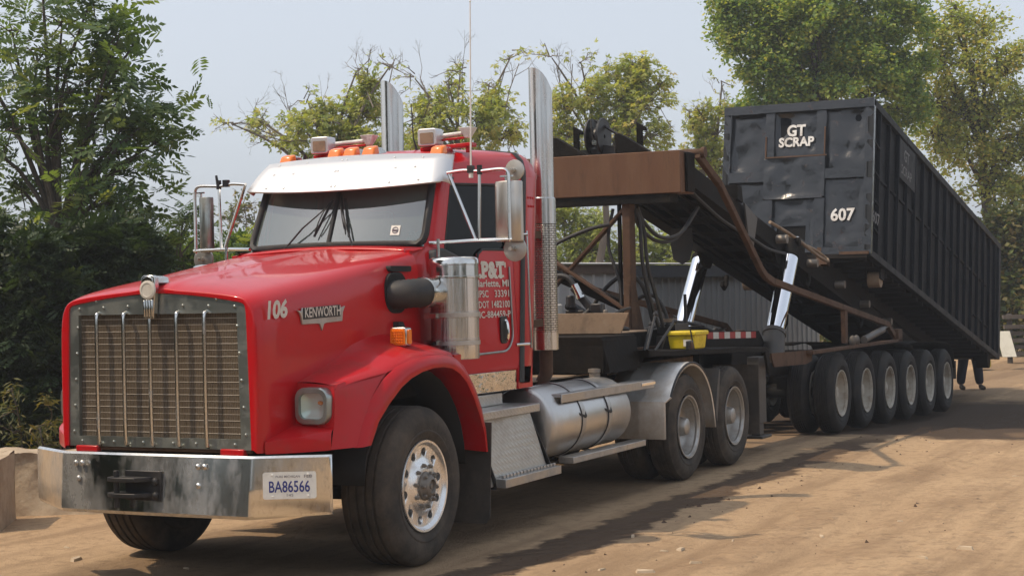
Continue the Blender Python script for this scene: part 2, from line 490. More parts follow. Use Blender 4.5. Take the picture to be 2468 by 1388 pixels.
def lerp(a, b, t): return a + (b - a) * t
def interp(xs, ys, x): return float(np.interp(x, xs, ys))
def arc(c, r, a0, a1, n, fn):
    return [fn(c[0] + r * math.cos(R(lerp(a0, a1, i / n))), c[1] + r * math.sin(R(lerp(a0, a1, i / n)))) for i in range(n + 1)]
def rrect(w, h, r, n=5):
    """rounded rectangle outline centred on 0,0"""
    out = []
    for cx, cy, a in ((w / 2 - r, h / 2 - r, 0), (-w / 2 + r, h / 2 - r, 90), (-w / 2 + r, -h / 2 + r, 180), (w / 2 - r, -h / 2 + r, 270)):
        for i in range(n + 1):
            t = R(a + 90 * i / n)
            out.append((cx + r * math.cos(t), cy + r * math.sin(t)))
    return out
def spline(pts, k=6):
    """smooth path through points"""
    P = [Vector(p) for p in pts]
    out = []
    for i in range(len(P) - 1):
        p0 = P[max(i - 1, 0)]; p1 = P[i]; p2 = P[i + 1]; p3 = P[min(i + 2, len(P) - 1)]
        for j in range(k):
            t = j / k
            out.append(0.5 * ((2 * p1) + (p2 - p0) * t + (2 * p0 - 5 * p1 + 4 * p2 - p3) * t * t + (3 * p1 - p0 - 3 * p2 + p3) * t ** 3))
    out.append(P[-1])
    return out
# ------------------------------------------------------------------ ground
_rng = np.random.RandomState(4)
_wave = [(_rng.uniform(0.25, 1.6), _rng.uniform(0, 6.28), _rng.uniform(0, 6.28), _rng.uniform(0.2, 1)) for _ in range(14)]
def ground_z(x, y):
    x = np.asarray(x, float); y = np.asarray(y, float)
    d = np.clip((x - 8.0) / 10.0, 0, 1)
    z = -0.33 * d * d * (3 - 2 * d)
    near = np.exp(-((x - 6) ** 2) / 1600 - (y ** 2) / 900)
    b = 0
    for fq, a, p, w in _wave:
        b = b + w * np.sin(fq * (x * math.cos(a) + y * math.sin(a)) + p)
    off = np.clip((np.abs(y + 0.0) - 1.4) / 1.6, 0, 1)          # level where the wheels stand
    z = z + 0.010 * b * near * off
    # shallow wheel ruts beside the truck
    for yy in (-2.7, -3.5, -5.2):
        z = z - 0.022 * np.exp(-((y - yy - 0.02 * x) / 0.16) ** 2) * near
    far = np.clip((y - 9) / 30.0, 0, 1)
    return z + far * 0.6

def axis_pts(lo, a, b, hi, step):
    core = list(np.arange(a, b, step))
    k = [a - (a - lo) * (i / 14.0) ** 2.6 for i in range(14, 0, -1)]
    q = [b + (hi - b) * (i / 14.0) ** 2.6 for i in range(0, 15)]
    return np.array(k + core + q)
gx = axis_pts(-900, -10, 34, 900, 0.13)
gy = axis_pts(-900, -9, 12, 900, 0.13)
GX, GY = np.meshgrid(gx, gy, indexing='ij')
GZ = ground_z(GX, GY)
nx, ny = GX.shape
vv = np.stack([GX.ravel(), GY.ravel(), GZ.ravel()], 1)
ii = np.arange(nx * ny).reshape(nx, ny)
ff = np.stack([ii[:-1, :-1].ravel(), ii[1:, :-1].ravel(), ii[1:, 1:].ravel(), ii[:-1, 1:].ravel()], 1)
def np_mesh(name, v, f, mt, smooth=True, tint=None):
    me = bpy.data.meshes.new(name)
    k = f.shape[1]
    me.vertices.add(len(v)); me.vertices.foreach_set('co', np.ascontiguousarray(v, np.float32).ravel())
    me.loops.add(f.size); me.loops.foreach_set('vertex_index', np.ascontiguousarray(f, np.int32).ravel())
    me.polygons.add(len(f)); me.polygons.foreach_set('loop_start', np.arange(0, f.size, k, dtype=np.int32))
    me.update(calc_edges=True)
    me.validate()
    me.polygons.foreach_set('use_smooth', [smooth] * len(me.polygons))
    for q in (mt if isinstance(mt, list) else [mt]):
        me.materials.append(MAT[q] if isinstance(q, str) else q)
    if tint is not None:
        a = me.attributes.new('tint', 'FLOAT', 'FACE')
        a.data.foreach_set('value', np.ascontiguousarray(tint, np.float32))
    return me

def ground_material():
    M = bpy.data.materials.new('sandy_dirt')
    M.use_nodes = True
    t = M.node_tree
    b = t.nodes['Principled BSDF']
    b.inputs['Roughness'].default_value = 0.95
    b.inputs['Specular IOR Level'].default_value = 0.2
    tc = t.nodes.new('ShaderNodeTexCoord')
    sp = t.nodes.new('ShaderNodeSeparateXYZ')
    t.links.new(tc.outputs['Object'], sp.inputs[0])
    def noise(scale, detail=6, rough=0.6, vec=None, stretch=None):
        n = t.nodes.new('ShaderNodeTexNoise')
        nset(n, Scale=scale, Detail=detail, Roughness=rough)
        if stretch:
            mp = t.nodes.new('ShaderNodeMapping')
            mp.inputs['Scale'].default_value = stretch
            mp.inputs['Rotation'].default_value = (0, 0, R(-4))
            t.links.new(tc.outputs['Object'], mp.inputs[0])
            t.links.new(mp.outputs[0], n.inputs['Vector'])
        else:
            t.links.new(tc.outputs['Object'], n.inputs['Vector'])
        return n.outputs['Fac']
    def math_(op, a, b_=None, c=None, clamp=False):
        n = t.nodes.new('ShaderNodeMath'); n.operation = op; n.use_clamp = clamp
        for i, v in enumerate((a, b_, c)):
            if v is None: continue
            if isinstance(v, (int, float)): n.inputs[i].default_value = v
            else: t.links.new(v, n.inputs[i])
        return n.outputs[0]
    def mix(fac, a, b_):
        n = t.nodes.new('ShaderNodeMix'); n.data_type = 'RGBA'
        if isinstance(fac, (int, float)): n.inputs[0].default_value = fac
        else: t.links.new(fac, n.inputs[0])
        for i, v in ((6, a), (7, b_)):
            if isinstance(v, tuple): n.inputs[i].default_value = v + (1,)
            else: t.links.new(v, n.inputs[i])
        return n.outputs[2]
    def sstep(v, lo, hi):
        n = t.nodes.new('ShaderNodeMapRange'); n.interpolation_type = 'SMOOTHSTEP'
        n.inputs['From Min'].default_value = lo; n.inputs['From Max'].default_value = hi
        if isinstance(v, (int, float)): n.inputs[0].default_value = v
        else: t.links.new(v, n.inputs[0])
        return n.outputs[0]
    big = noise(0.35, 4)
    mid = noise(2.2, 6, 0.6, stretch=(0.10, 1.1, 1))          # long streaks along the drive
    fine = noise(34, 6, 0.7)
    c = mix(sstep(big, 0.35, 0.68), (0.50, 0.352, 0.212), (0.43, 0.298, 0.178))
    c = mix(math_('MULTIPLY', sstep(mid, 0.44, 0.66), 0.75), c, (0.27, 0.18, 0.105))
    c = mix(math_('MULTIPLY', sstep(fine, 0.45, 0.75), 0.22), c, (0.50, 0.37, 0.235))
    # damp dark track trodden beside the truck
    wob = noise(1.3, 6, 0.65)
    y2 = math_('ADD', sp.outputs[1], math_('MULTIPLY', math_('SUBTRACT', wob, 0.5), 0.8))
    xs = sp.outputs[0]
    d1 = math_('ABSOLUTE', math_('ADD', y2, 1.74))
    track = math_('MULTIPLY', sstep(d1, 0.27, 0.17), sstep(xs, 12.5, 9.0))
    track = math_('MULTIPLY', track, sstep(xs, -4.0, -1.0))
    # darker strip along the truck's whole line, then the wide damp area
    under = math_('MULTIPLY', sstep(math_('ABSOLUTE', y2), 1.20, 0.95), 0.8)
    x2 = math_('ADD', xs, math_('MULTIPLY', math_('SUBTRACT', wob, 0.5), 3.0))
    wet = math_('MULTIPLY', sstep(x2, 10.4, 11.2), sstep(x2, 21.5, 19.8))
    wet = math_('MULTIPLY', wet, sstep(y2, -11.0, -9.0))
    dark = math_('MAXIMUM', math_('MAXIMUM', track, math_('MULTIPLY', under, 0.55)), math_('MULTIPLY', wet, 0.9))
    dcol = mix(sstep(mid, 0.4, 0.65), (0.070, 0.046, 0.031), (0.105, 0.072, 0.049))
    mott = noise(7.5, 7, 0.72)
    c = mix(math_('MULTIPLY', sstep(mott, 0.48, 0.64), 0.6), c, (0.275, 0.187, 0.113))
    c = mix(math_('MULTIPLY', sstep(noise(19, 5, 0.7), 0.56, 0.70), 0.5), c, (0.22, 0.148, 0.09))
    c = mix(math_('MULTIPLY', sstep(noise(46, 3, 0.6), 0.66, 0.74), 0.6), c, (0.56, 0.43, 0.29))
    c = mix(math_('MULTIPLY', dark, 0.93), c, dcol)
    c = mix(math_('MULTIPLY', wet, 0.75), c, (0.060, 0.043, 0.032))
    # ribbed tyre prints running with the truck
    for yc, amt in ((-2.95, 0.45), (-3.75, 0.35), (-5.0, 0.4)):
        dd_ = math_('ABSOLUTE', math_('ADD', math_('ADD', y2, -yc), math_('MULTIPLY', xs, 0.03)))
        c = mix(math_('MULTIPLY', math_('MULTIPLY', sstep(dd_, 0.30, 0.16), sstep(noise(0.8, 4), 0.38, 0.6)), amt), c, (0.27, 0.178, 0.105))
    clod = noise(70, 3, 0.5)
    c = mix(math_('MULTIPLY', sstep(clod, 0.70, 0.76), 0.6), c, (0.13, 0.085, 0.05))
    t.links.new(c, b.inputs['Base Color'])
    # lug prints pressed into the tracks
    wv = t.nodes.new('ShaderNodeTexWave'); wv.bands_direction = 'DIAGONAL'
    nset(wv, Scale=2.6, Distortion=1.5)
    t.links.new(tc.outputs['Object'], wv.inputs['Vector'])
    pr_ = None
    for yc in (-2.95, -3.75, -5.0, -1.74, -4.3):
        dd_ = math_('ABSOLUTE', math_('ADD', math_('ADD', y2, -yc), math_('MULTIPLY', xs, 0.03)))
        q_ = sstep(dd_, 0.26, 0.16)
        pr_ = q_ if pr_ is None else math_('MAXIMUM', pr_, q_)
    prints = math_('MULTIPLY', math_('MULTIPLY', wv.outputs['Fac'], pr_), sstep(noise(1.7, 4), 0.42, 0.58))
    h = math_('ADD', math_('MULTIPLY', prints, 0.9), math_('MULTIPLY', fine, 0.6), math_('ADD', math_('MULTIPLY', noise(9, 6, 0.65), 1.6), math_('MULTIPLY', mid, 1.2)))
    bp = t.nodes.new('ShaderNodeBump')
    bp.inputs['Strength'].default_value = 0.8
    bp.inputs['Distance'].default_value = 0.055
    t.links.new(h, bp.inputs['Height'])
    t.links.new(bp.outputs[0], b.inputs['Normal'])
    return M
MAT['dirt'] = ground_material()
ground = bpy.data.objects.new('ground', np_mesh('ground', vv, ff, 'dirt'))
COL.objects.link(ground)
tag(ground, 'sandy brown dirt yard with damp dark wheel tracks', 'ground', kind='structure')
def tread_plate():
    """aluminium tread plate: raised lozenges"""
    M = mat('tread_plate', (0.54, 0.53, 0.50), 0.32, 0.8, dirt=(0.30, 0.255, 0.20), dscale=2.2, damt=0.5, drough=0.6)
    t = M.node_tree; b = t.nodes['Principled BSDF']
    tc = t.nodes.new('ShaderNodeTexCoord'); out = []
    for r in (45, -45):
        mp = t.nodes.new('ShaderNodeMapping'); mp.inputs['Rotation'].default_value = (R(r), R(r), R(r))
        w = t.nodes.new('ShaderNodeTexWave'); nset(w, Scale=11.0)
        t.links.new(tc.outputs['Object'], mp.inputs[0]); t.links.new(mp.outputs[0], w.inputs['Vector']); out.append(w.outputs['Fac'])
    x = t.nodes.new('ShaderNodeMath'); x.operation = 'MULTIPLY'
    t.links.new(out[0], x.inputs[0]); t.links.new(out[1], x.inputs[1])
    bp = t.nodes.new('ShaderNodeBump'); bp.inputs['Distance'].default_value = 0.003; bp.inputs['Strength'].default_value = 0.5
    t.links.new(x.outputs[0], bp.inputs['Height']); t.links.new(bp.outputs[0], b.inputs['Normal'])
    return M
MAT['tread'] = tread_plate()
# ------------------------------------------------------------------ wheels (axle along y, outer face towards -y)
def tyre_mesh(w, r, rim, n=72, ribs=4, lugs=False):
    half = [(0.045, rim - 0.012), (0.022, rim + 0.006), (0.006, rim + 0.045), (0.002, rim + 0.052), (0.002, rim + 0.060), (0.006, rim + 0.066), (0.0, rim + (r - rim) * 0.45), (0.006, rim + (r - rim) * 0.70), (0.022, r - 0.045), (0.040, r - 0.018)]
    tread = []
    a0, a1 = 0.058, w - 0.058
    gw = 0.011
    tread.append((a0, r - 0.006))
    for k in range(ribs):
        c = lerp(a0, a1, (k + 0.75) / (ribs + 0.5))
        rr = r
        tread += [(c - gw, rr), (c - gw * 0.7, r - 0.014), (c + gw * 0.7, r - 0.014), (c + gw, rr)]
    tread.append((a1, r - 0.006))
    prof = half + tread + [(w - a, q) for a, q in half[::-1]]
    m = MB()
    rows = []
    for j in range(n):
        t = 2 * math.pi * j / n
        row = []
        for a, q in prof:
            if lugs and q > r - 0.05 and q > r - 0.0135 and (j % 2 == 0):
                q = q - 0.012
            row.append((q * math.sin(t), a, q * math.cos(t)))
        rows.append(row)
    rows.append(rows[0])
    m.grid(rows)
    return m

def steer_rim(rim=0.312):
    m = MB()
    # flange and barrel
    m.lathe([(0.40, rim - 0.03), (0.05, rim - 0.035), (0.022, rim + 0.004), (0.012, rim), (0.014, rim - 0.014), (0.035, rim - 0.026), (0.040, rim - 0.034)], (0, 0, 0), (0, 1, 0), 56)
    def surf(u, v):
        r = math.hypot(u, v)
        return (u, interp([0.10, 0.155, 0.175, 0.23, 0.28], [0.018, 0.020, 0.038, 0.048, 0.040], r), v)
    R0, R1 = rim - 0.034, 0.10
    loops = [[(R0 * math.cos(2 * math.pi * i / 60), R0 * math.sin(2 * math.pi * i / 60)) for i in range(60)],
             [(R1 * math.cos(2 * math.pi * i / 40), R1 * math.sin(2 * math.pi * i / 40)) for i in range(40)]]
    holes = []
    for k in range(10):
        a = 2 * math.pi * (k + 0.5) / 10
        cx, cy = 0.233 * math.cos(a), 0.233 * math.sin(a)
        hl = [(cx + 0.030 * math.cos(2 * math.pi * i / 12), cy + 0.030 * math.sin(2 * math.pi * i / 12)) for i in range(12)]
        loops.append(hl)
        holes.append(hl)
    # rings so that the dish stays curved: annuli between radii
    rad = [R0, 0.267, 0.199, 0.175, 0.155, 0.10]
    def ring(r):
        return [(r * math.cos(2 * math.pi * i / 60), r * math.sin(2 * math.pi * i / 60)) for i in range(60)]
    for a, b in zip(rad[:-1], rad[1:]):
        if a == 0.267:
            m.holed([ring(a), ring(b)] + holes, surf)
        else:
            m.grid([[surf(u, v) for u, v in ring(a)], [surf(u, v) for u, v in ring(b)]], closed=True)
    for hl in holes:
        m.grid([[surf(u, v) for u, v in hl], [(u, 0.085, v) for u, v in hl]], closed=True)
    return m

def steer_hub():
    m = MB()
    m.lathe([(0.03, 0.100), (0.004, 0.096), (-0.008, 0.078), (-0.030, 0.070), (-0.036, 0.060)], (0, 0, 0), (0, 1, 0), 28)
    m.lathe([(-0.036, 0.060), (-0.041, 0.048), (-0.022, 0.042), (-0.024, 0.018), (-0.034, 0.014), (-0.034, 0.001)], (0, 0, 0), (0, 1, 0), 24)
    for k in range(10):
        a = 2 * math.pi * k / 10
        c = (0.143 * math.cos(a), 0.022, 0.143 * math.sin(a))
        m.lathe([(0, 0.015), (-0.014, 0.014), (-0.026, 0.011), (-0.031, 0.006)], c, (0, 1, 0), 6, cap1=True)
    for k in range(8):
        a = 2 * math.pi * (k + .5) / 8
        m.lathe([(0, 0.011), (-0.018, 0.010), (-0.022, 0.004)], (0.090 * math.cos(a), -0.012, 0.088 * math.sin(a)), (0, 1, 0), 6, cap1=True)
    return m

def deep_rim(rim=0.302, d=0.17, holes=True):
    m = MB()
    m.lathe([(0.27, rim - 0.02), (0.03, rim - 0.03), (0.016, rim + 0.002), (0.006, rim), (0.008, rim - 0.014), (0.03, rim - 0.026), (d * 0.7, rim - 0.040), (d, rim - 0.062), (d + 0.012, rim - 0.085)], (0, 0, 0), (0, 1, 0), 48)
    def surf(u, v): return (u, d + 0.012, v)
    R0 = rim - 0.085
    loops = [[(R0 * math.cos(2 * math.pi * i / 48), R0 * math.sin(2 * math.pi * i / 48)) for i in range(48)],
             [(0.09 * math.cos(2 * math.pi * i / 24), 0.09 * math.sin(2 * math.pi * i / 24)) for i in range(24)]]
    m.holed(loops, surf)
    return m

def deep_hub(d=0.17, prot=0.03):
    m = MB()
    m.lathe([(d + 0.02, 0.105), (d - 0.04, 0.10), (prot + 0.03, 0.088), (prot, 0.078), (prot - 0.012, 0.05), (prot - 0.012, 0.001)], (0, 0, 0), (0, 1, 0), 24)
    for k in range(10):
        a = 2 * math.pi * k / 10
        m.lathe([(d + 0.02, 0.018), (d - 0.025, 0.018), (d - 0.03, 0.008)], (0.143 * math.cos(a), 0, 0.143 * math.sin(a)), (0, 1, 0), 6, cap1=True)
    return m

def wheel_part(parent, loc, kind, far=False):
    """a wheel as part: the rim mesh, with tyre and hub as its pieces"""
    spec = {'steer': (steer_rim, steer_hub, dict(w=0.40, r=0.545, rim=0.318, ribs=4, n=80), 'wheel_alu', 'tyre', 'hub'),
            'drive': (deep_rim, deep_hub, dict(w=0.275, r=0.515, rim=0.308, ribs=3, n=96, lugs=True), 'wheel_dull', 'tyre', 'wheel_dull'),
            'trailer': (lambda: deep_rim(0.296, 0.15), lambda: deep_hub(0.15, 0.07), dict(w=0.275, r=0.512, rim=0.302, ribs=5, n=64), 'wheel_white', 'tyre_dark', 'wheel_white')}[kind]
    if kind not in PROTO:
        rim = spec[0]().build('wheel', spec[3], parent, smooth=50, local=True)
        tyre_mesh(**spec[2]).build('tyre', spec[4], rim, smooth=38, local=True)
        spec[1]().build('hub', spec[5], rim, smooth=40, local=True)
        PROTO[kind] = rim
        o = rim
    else:
        o = copy_tree(PROTO[kind], parent)
    L = Vector(loc) - OFF[parent]
    o.location = L
    o.rotation_euler = (0, random.uniform(0, 6.28), math.pi if far else 0)
    OFF[o] = OFF[parent]
    return o
PROTO = {}
random.seed(7)

# ------------------------------------------------------------------ the semi truck
TR = thing('semi_truck', 'red conventional semi truck with polished grille, white sun visor and twin exhaust stacks', 'truck', (0, 0, 0))

# ---- hood: half sections from the grille to the windscreen
def hood_sec(x):
    t = (x + 1.34) / 1.96
    zc = interp([-1.34, -1.25, -1.1, -0.6, 0.0, 0.62, 0.8], [1.925, 1.965, 1.995, 2.060, 2.135, 2.205, 2.218], x)
    ys = 0.695 + 0.075 * t
    zs = zc - interp([-1.34, -1.2, -0.6, 0.62], [0.055, 0.065, 0.065, 0.03], x)
    yd = interp([-1.34, -1.27, -0.6, 0.0, 0.62], [0.775, 0.803, 0.822, 0.836, 0.842], x)
    zb = interp([-0.80, -0.62, 0.62], [0.885, 1.14, 1.16], x)
    return [(0, zc), (0.125, zc), (0.145, zc - 0.013), (0.40, zc - 0.028), (ys - 0.06, zs), (ys + 0.02, zs - 0.022), (yd - 0.022, zs - 0.075),
            (yd, zs - 0.16), (yd + 0.004, 1.55), (yd + 0.006, 1.32), (yd + 0.004, max(.98, zb + .05)), (yd - 0.005, zb)]
m = MB()
rows = []
def opening(k, n):
    """grille opening outline, same count as a half section"""
    z = [1.895, 1.892, 1.888, 1.868, 1.832, 1.822, 1.80, 1.70, 1.45, 1.2, 0.98, 0.905]
    y = [0, 0.10, 0.16, 0.40, 0.640, 0.690, 0.706, 0.709, 0.716, 0.722, 0.727, 0.728]
    return y[k], z[k]
def opening2(k):
    y, z = opening(k, 12)
    return y + (0.014 if k > 5 else 0.005 * k / 5), z + (0.018 if k <= 5 else 0.004)
for x, kind in ((-1.310, 'o'), (-1.315, 'o'), (-1.343, 'o'), (-1.345, 'o'), (-1.346, 'o2'), (-1.345, 'mid'), (-1.338, 's'), (-1.33, 's'), (-1.30, 's'), (-1.22, 's'), (-1.0, 's'), (-0.7, 's'), (-0.4, 's'), (-0.1, 's'), (0.2, 's'), (0.45, 's'), (0.62, 's')):
    if kind == 'o': half = [opening(k, 12) for k in range(12)]
    elif kind == 'o2': half = [opening2(k) for k in range(12)]
    else:
        half = hood_sec(x)
        if kind == 'mid':
            o2 = [opening2(k) for k in range(12)]
            half = [(lerp(a[0], b[0], .72), lerp(a[1], b[1], .72)) for a, b in zip(o2, half)]
    full = [(x, -y, z) for y, z in half[::-1]] + [(x, y, z) for y, z in half[1:]]
    rows.append(full)
m.grid(rows)
# windscreen cowl behind the hood top
cw = []
for x, wv in ((0.62, 0), (0.74, 1), (0.80, 1)):
    row = []
    for k in range(-8, 9):
        y = k / 8 * 0.80
        zc = interp([0.62, 0.74, 0.80], [2.19, 2.205, 2.215], x) - 0.03 * (abs(y) / .80) ** 2
        xx = x - (0.10 * (1 - (y / .80) ** 2)) * wv
        row.append((xx + 0.0, y, zc + 0.004))
    cw.append(row)
m2 = MB(); m2.grid(cw)
hood = m.build('hood', 'red', TR, sub=2, smooth=180)
m2.build('cowl', 'red', hood, smooth=60, solid=0.012)
# small dark slot and hose hole on the driver's side of the hood
m = MB()
hp = rrect(0.30, 0.29, 0.12, 6)
m.prism(hp, lambda u, v, w: (0.29 + u, -w, 1.865 + v), 0.80, 0.848)
m.prism(rrect(0.30, 0.040, 0.018, 3), lambda u, v, w: (0.36 + u, -w, 2.035 + v), 0.80, 0.846)
m.build('air_intake_opening', 'dark_void', hood, smooth=30)
m = MB()
m.tube(spline([(0.34, -0.84, 1.62), (0.28, -0.88, 1.63), (0.30, -0.90, 1.55), (0.36, -0.88, 1.47)], 5), [0.03] * 16, 8)
m.box(0.24, 0.31, -0.885, -0.83, 1.58, 1.66)
m.build('hood_latch', 'rubber', hood, bevel=0.006)
# lettering on the hood side
text('fleet_number', '106', (-1.262, -0.8115, 1.722), (1, -0.030, 0.035), (0.02, 0, 1), 0.105, 'paint_silver', hood, width=0.215, bold=0.04, depth=0.002, shear=0.1)
m = MB()
poly = [(-0.245, 0.050), (-0.205, 0.040), (-0.20, 0.062), (0.185, 0.068), (0.19, 0.045), (0.25, 0.058), (0.225, 0.02), (0.215, -0.042), (0.04, -0.046), (0.02, -0.052), (0.0, -0.095), (-0.02, -0.052), (-0.04, -0.046), (-0.20, -0.044), (-0.215, 0.02)]
m.prism(poly, lambda u, v, w: (-0.665 + u * 1.12, w - .022 * u, 1.722 + v + 0.02 * u), -0.820, -0.834)
eb = m.build('maker_emblem', 'alu', hood, bevel=0.003)
m = MB()
m.prism([(-0.195, -0.012), (0.19, -0.008), (0.19, 0.068), (-0.195, 0.062)], lambda u, v, w: (-0.665 + u * 1.12, w - .022 * u, 1.722 + v + 0.02 * u), -0.834, -0.838)
m.build('emblem_field', 'black', eb)
text('emblem_lettering', 'KENWORTH', (-0.872, -0.834, 1.719), (1, -0.022, 0.02), (0, 0, 1), 0.062, 'paint_silver', eb, width=0.415, bold=0.016, depth=0.003)

# ---- fenders
def fender(sgn):
    up_x = [-0.945, -0.78, -0.60, -0.42, -0.32, -0.12, 0.08, 0.28, 0.44]
    zi = [1.305, 1.345, 1.395, 1.46, 1.50, 1.545, 1.56, 1.55, 1.52]
    zo = [1.285, 1.318, 1.342, 1.362, 1.392, 1.437, 1.456, 1.452, 1.433]
    yo = [1.083, 1.11, 1.135, 1.155, 1.17, 1.185, 1.19, 1.19, 1.19]
    yi = [0.80, 0.80, 0.805, 0.81, 0.815, 0.82, 0.825, 0.83, 0.83]
    m = MB()
    rows = []
    for k in range(len(up_x)):
        x = up_x[k]
        r = []
        for v in np.linspace(0, 1, 7):
            z = lerp(zi[k], zo[k], v) + 0.012 * math.sin(math.pi * v)
            if v == 0: z += 0.03 * min(1, k / 3)
            r.append((x, lerp(yi[k], yo[k], v), z))
        r.append((x, yo[k] + 0.016, zo[k] - 0.022))
        rows.append(r)
    m.grid(rows)
    # arch lip: start curve, outer edge, inner edge
    S = [(-0.815, 0.880), (-0.735, 1.03), (-0.62, 1.183), (-0.48, 1.30), (-0.32, 1.375), (-0.12, 1.422), (0.08, 1.438), (0.28, 1.434), (0.44, 1.412), (0.56, 1.355), (0.64, 1.285), (0.76, 1.165), (0.86, 1.02), (0.925, 0.86), (0.945, 0.70)]
    I = [(-0.690, 0.890), (-0.60, 1.03), (-0.48, 1.135), (-0.33, 1.235), (-0.20, 1.29), (-0.06, 1.325), (0.09, 1.343), (0.23, 1.343), (0.36, 1.325), (0.47, 1.283), (0.58, 1.215), (0.69, 1.10), (0.79, 0.96), (0.865, 0.83), (0.90, 0.69)]
    ysr = [1.165, 1.17, 1.18, 1.188, 1.193, 1.20, 1.205, 1.207, 1.207, 1.205, 1.20, 1.195, 1.19, 1.185, 1.18]
    rows = []
    for (sx, sz), (ix, iz), y in zip(S, I, ysr):
        rows.append([(lerp(sx, ix, -0.02), y - 0.012, sz), (lerp(sx, ix, .22), y + 0.030, lerp(sz, iz, .22)), (lerp(sx, ix, .8), y + 0.048, lerp(sz, iz, .8)), (ix, y + 0.04, iz), (ix + 0.0, y - 0.05, iz + 0.006), (ix, y - 0.22, iz + 0.02)])
    m.grid(rows)
    # rear drop of the fender inboard of the lip
    rows = []
    for (sx, sz), y in list(zip(S, ysr))[8:]:
        rows.append([(sx, y - 0.010, sz), (sx - 0.01, y - 0.06, sz + 0.012), (sx - 0.02, y - 0.20, sz + 0.014), (sx - 0.02, y - 0.34, sz + 0.012)])
    m.grid(rows)
    # little step where the rear piece starts
    m.box(0.50, 0.60, 0.90, 1.185, 1.36, 1.415)
    # side panel between lamp pod and arch lip
    zz = [0.885, 0.95, 1.03, 1.11, 1.183, 1.25, 1.29, 1.32, 1.345]
    rows = []
    for z in zz:
        xl = interp([0.88, 1.03, 1.183, 1.30, 1.345], [-0.815, -0.735, -0.62, -0.48, -0.40], z)
        xf = interp([0.885, 1.02, 1.285, 1.318, 1.342, 1.345], [-1.01, -0.975, -0.945, -0.78, -0.60, -0.58], z)
        rows.append([(lerp(xf, xl, v), lerp(1.10, 1.168, v), z) for v in np.linspace(0, 1, 5)])
    m.grid(rows)
    # lamp face and chin
    face = [[(-0.95, 0.80, 1.305), (-0.95, 0.94, 1.298), (-0.945, 1.083, 1.285), (-0.945, 1.10, 1.262)],
            [(-0.96, 0.80, 1.16), (-0.96, 0.94, 1.16), (-0.96, 1.085, 1.16), (-0.96, 1.102, 1.16)],
            [(-0.977, 0.80, 1.045), (-0.977, 0.94, 1.035), (-0.975, 1.085, 1.02), (-0.975, 1.102, 1.02)],
            [(-1.21, 0.80, 0.985), (-1.10, 0.94, 0.995), (-1.01, 1.082, 1.005), (-1.0, 1.102, 1.0)],
            [(-1.295, 0.80, 0.955), (-1.17, 0.94, 0.972), (-1.03, 1.085, 0.99), (-1.01, 1.104, 0.985)],
            [(-1.30, 0.80, 0.925), (-1.175, 0.94, 0.93), (-1.033, 1.085, 0.935), (-1.011, 1.104, 0.935)],
            [(-1.295, 0.80, 0.878), (-1.17, 0.94, 0.878), (-1.03, 1.085, 0.882), (-1.01, 1.102, 0.885)]]
    m.grid(face)
    if sgn < 0:
        m.v = [(x, -y, z) for x, y, z in m.v]
    else:
        m.v = [(x, y, z) for x, y, z in m.v]
    f = m.build('fender', 'red_low', TR, smooth=46, bevel=0)
    # headlamp
    s = sgn
    h = MB()
    # rounded frame around the lamp, slightly turned outwards
    def pos(u, v, w): return (-0.996 - w + 0.02 * u, s * (0.962 + u), 1.158 + v)
    o1 = rrect(0.245, 0.235, 0.07, 7); o2 = rrect(0.232, 0.222, 0.066, 7); o3 = rrect(0.185, 0.165, 0.045, 7); o4 = rrect(0.178, 0.158, 0.042, 7)
    h.grid([[pos(u, v, -0.06) for u, v in o1], [pos(u, v, 0.016) for u, v in o1], [pos(u, v, 0.024) for u, v in o2], [pos(u, v, 0.024) for u, v in o3], [pos(u, v, 0.0) for u, v in o4]], closed=True)
    hl = h.build('headlight', 'grille_plate', f, smooth=40)
    h = MB()
    rows = []
    for k, sc in enumerate((1.0, 0.8, 0.5, 0.2)):
        rows.append([pos(u * sc, v * sc, 0.0 - 0.0 - (0.024 if k else 0.0) * math.sin(min(1, (1 - sc) * 1.6) * math.pi / 2)) for u, v in o4])
    h.grid(rows, closed=True)
    h.add([pos(u * .2, v * .2, -0.024) for u, v in o4], [tuple(range(len(o4)))])
    h.build('reflector', 'reflector', hl, smooth=60)
    h = MB()
    rows = []
    for sc, d in ((1, 0.012), (0.8, 0.024), (0.5, 0.030), (0.15, 0.032)):
        rows.append([pos(u * sc, v * sc, d) for u, v in o4])
    h.grid(rows, closed=True)
    h.add([pos(u * .15, v * .15, 0.032) for u, v in o4], [tuple(range(len(o4)))])
    h.build('lens', 'lamp_glass', hl, smooth=60)
    h = MB(); h.ball(pos(0.05, 0.02, -0.01), 0.014, 8, sc=(1, 1.6, 1)); h.build('bulb', 'amber', hl)
    return f
fl = fender(-1); fr = fender(1)
# marker lamp on the driver's fender, inner panel and chrome bolts
for s in (-1, 1):
    m = MB()
    m.prism(rrect(0.130, 0.130, 0.018, 3), lambda u, v, w: (w, s * (1.03) + u, 1.562 + v), -0.02, 0.055)
    tl = m.build('turn_signal', 'steel', TR, bevel=0.006)
    m = MB()
    m.prism(rrect(0.112, 0.112, 0.015, 3), lambda u, v, w: (w, s * (1.03) + u, 1.562 + v), -0.030, -0.019)
    for i in range(5):
        for j in range(5):
            m.ball((-0.031, s * 1.03 + (i - 2) * 0.019, 1.562 + (j - 2) * 0.019), 0.0095, 6)
    m.prism(rrect(0.045, 0.10, 0.012, 3), lambda u, v, w: (0.018 + u, w, 1.562 + v), s * 1.094, s * 1.104)
    m.build('amber_lens', 'amber', tl)

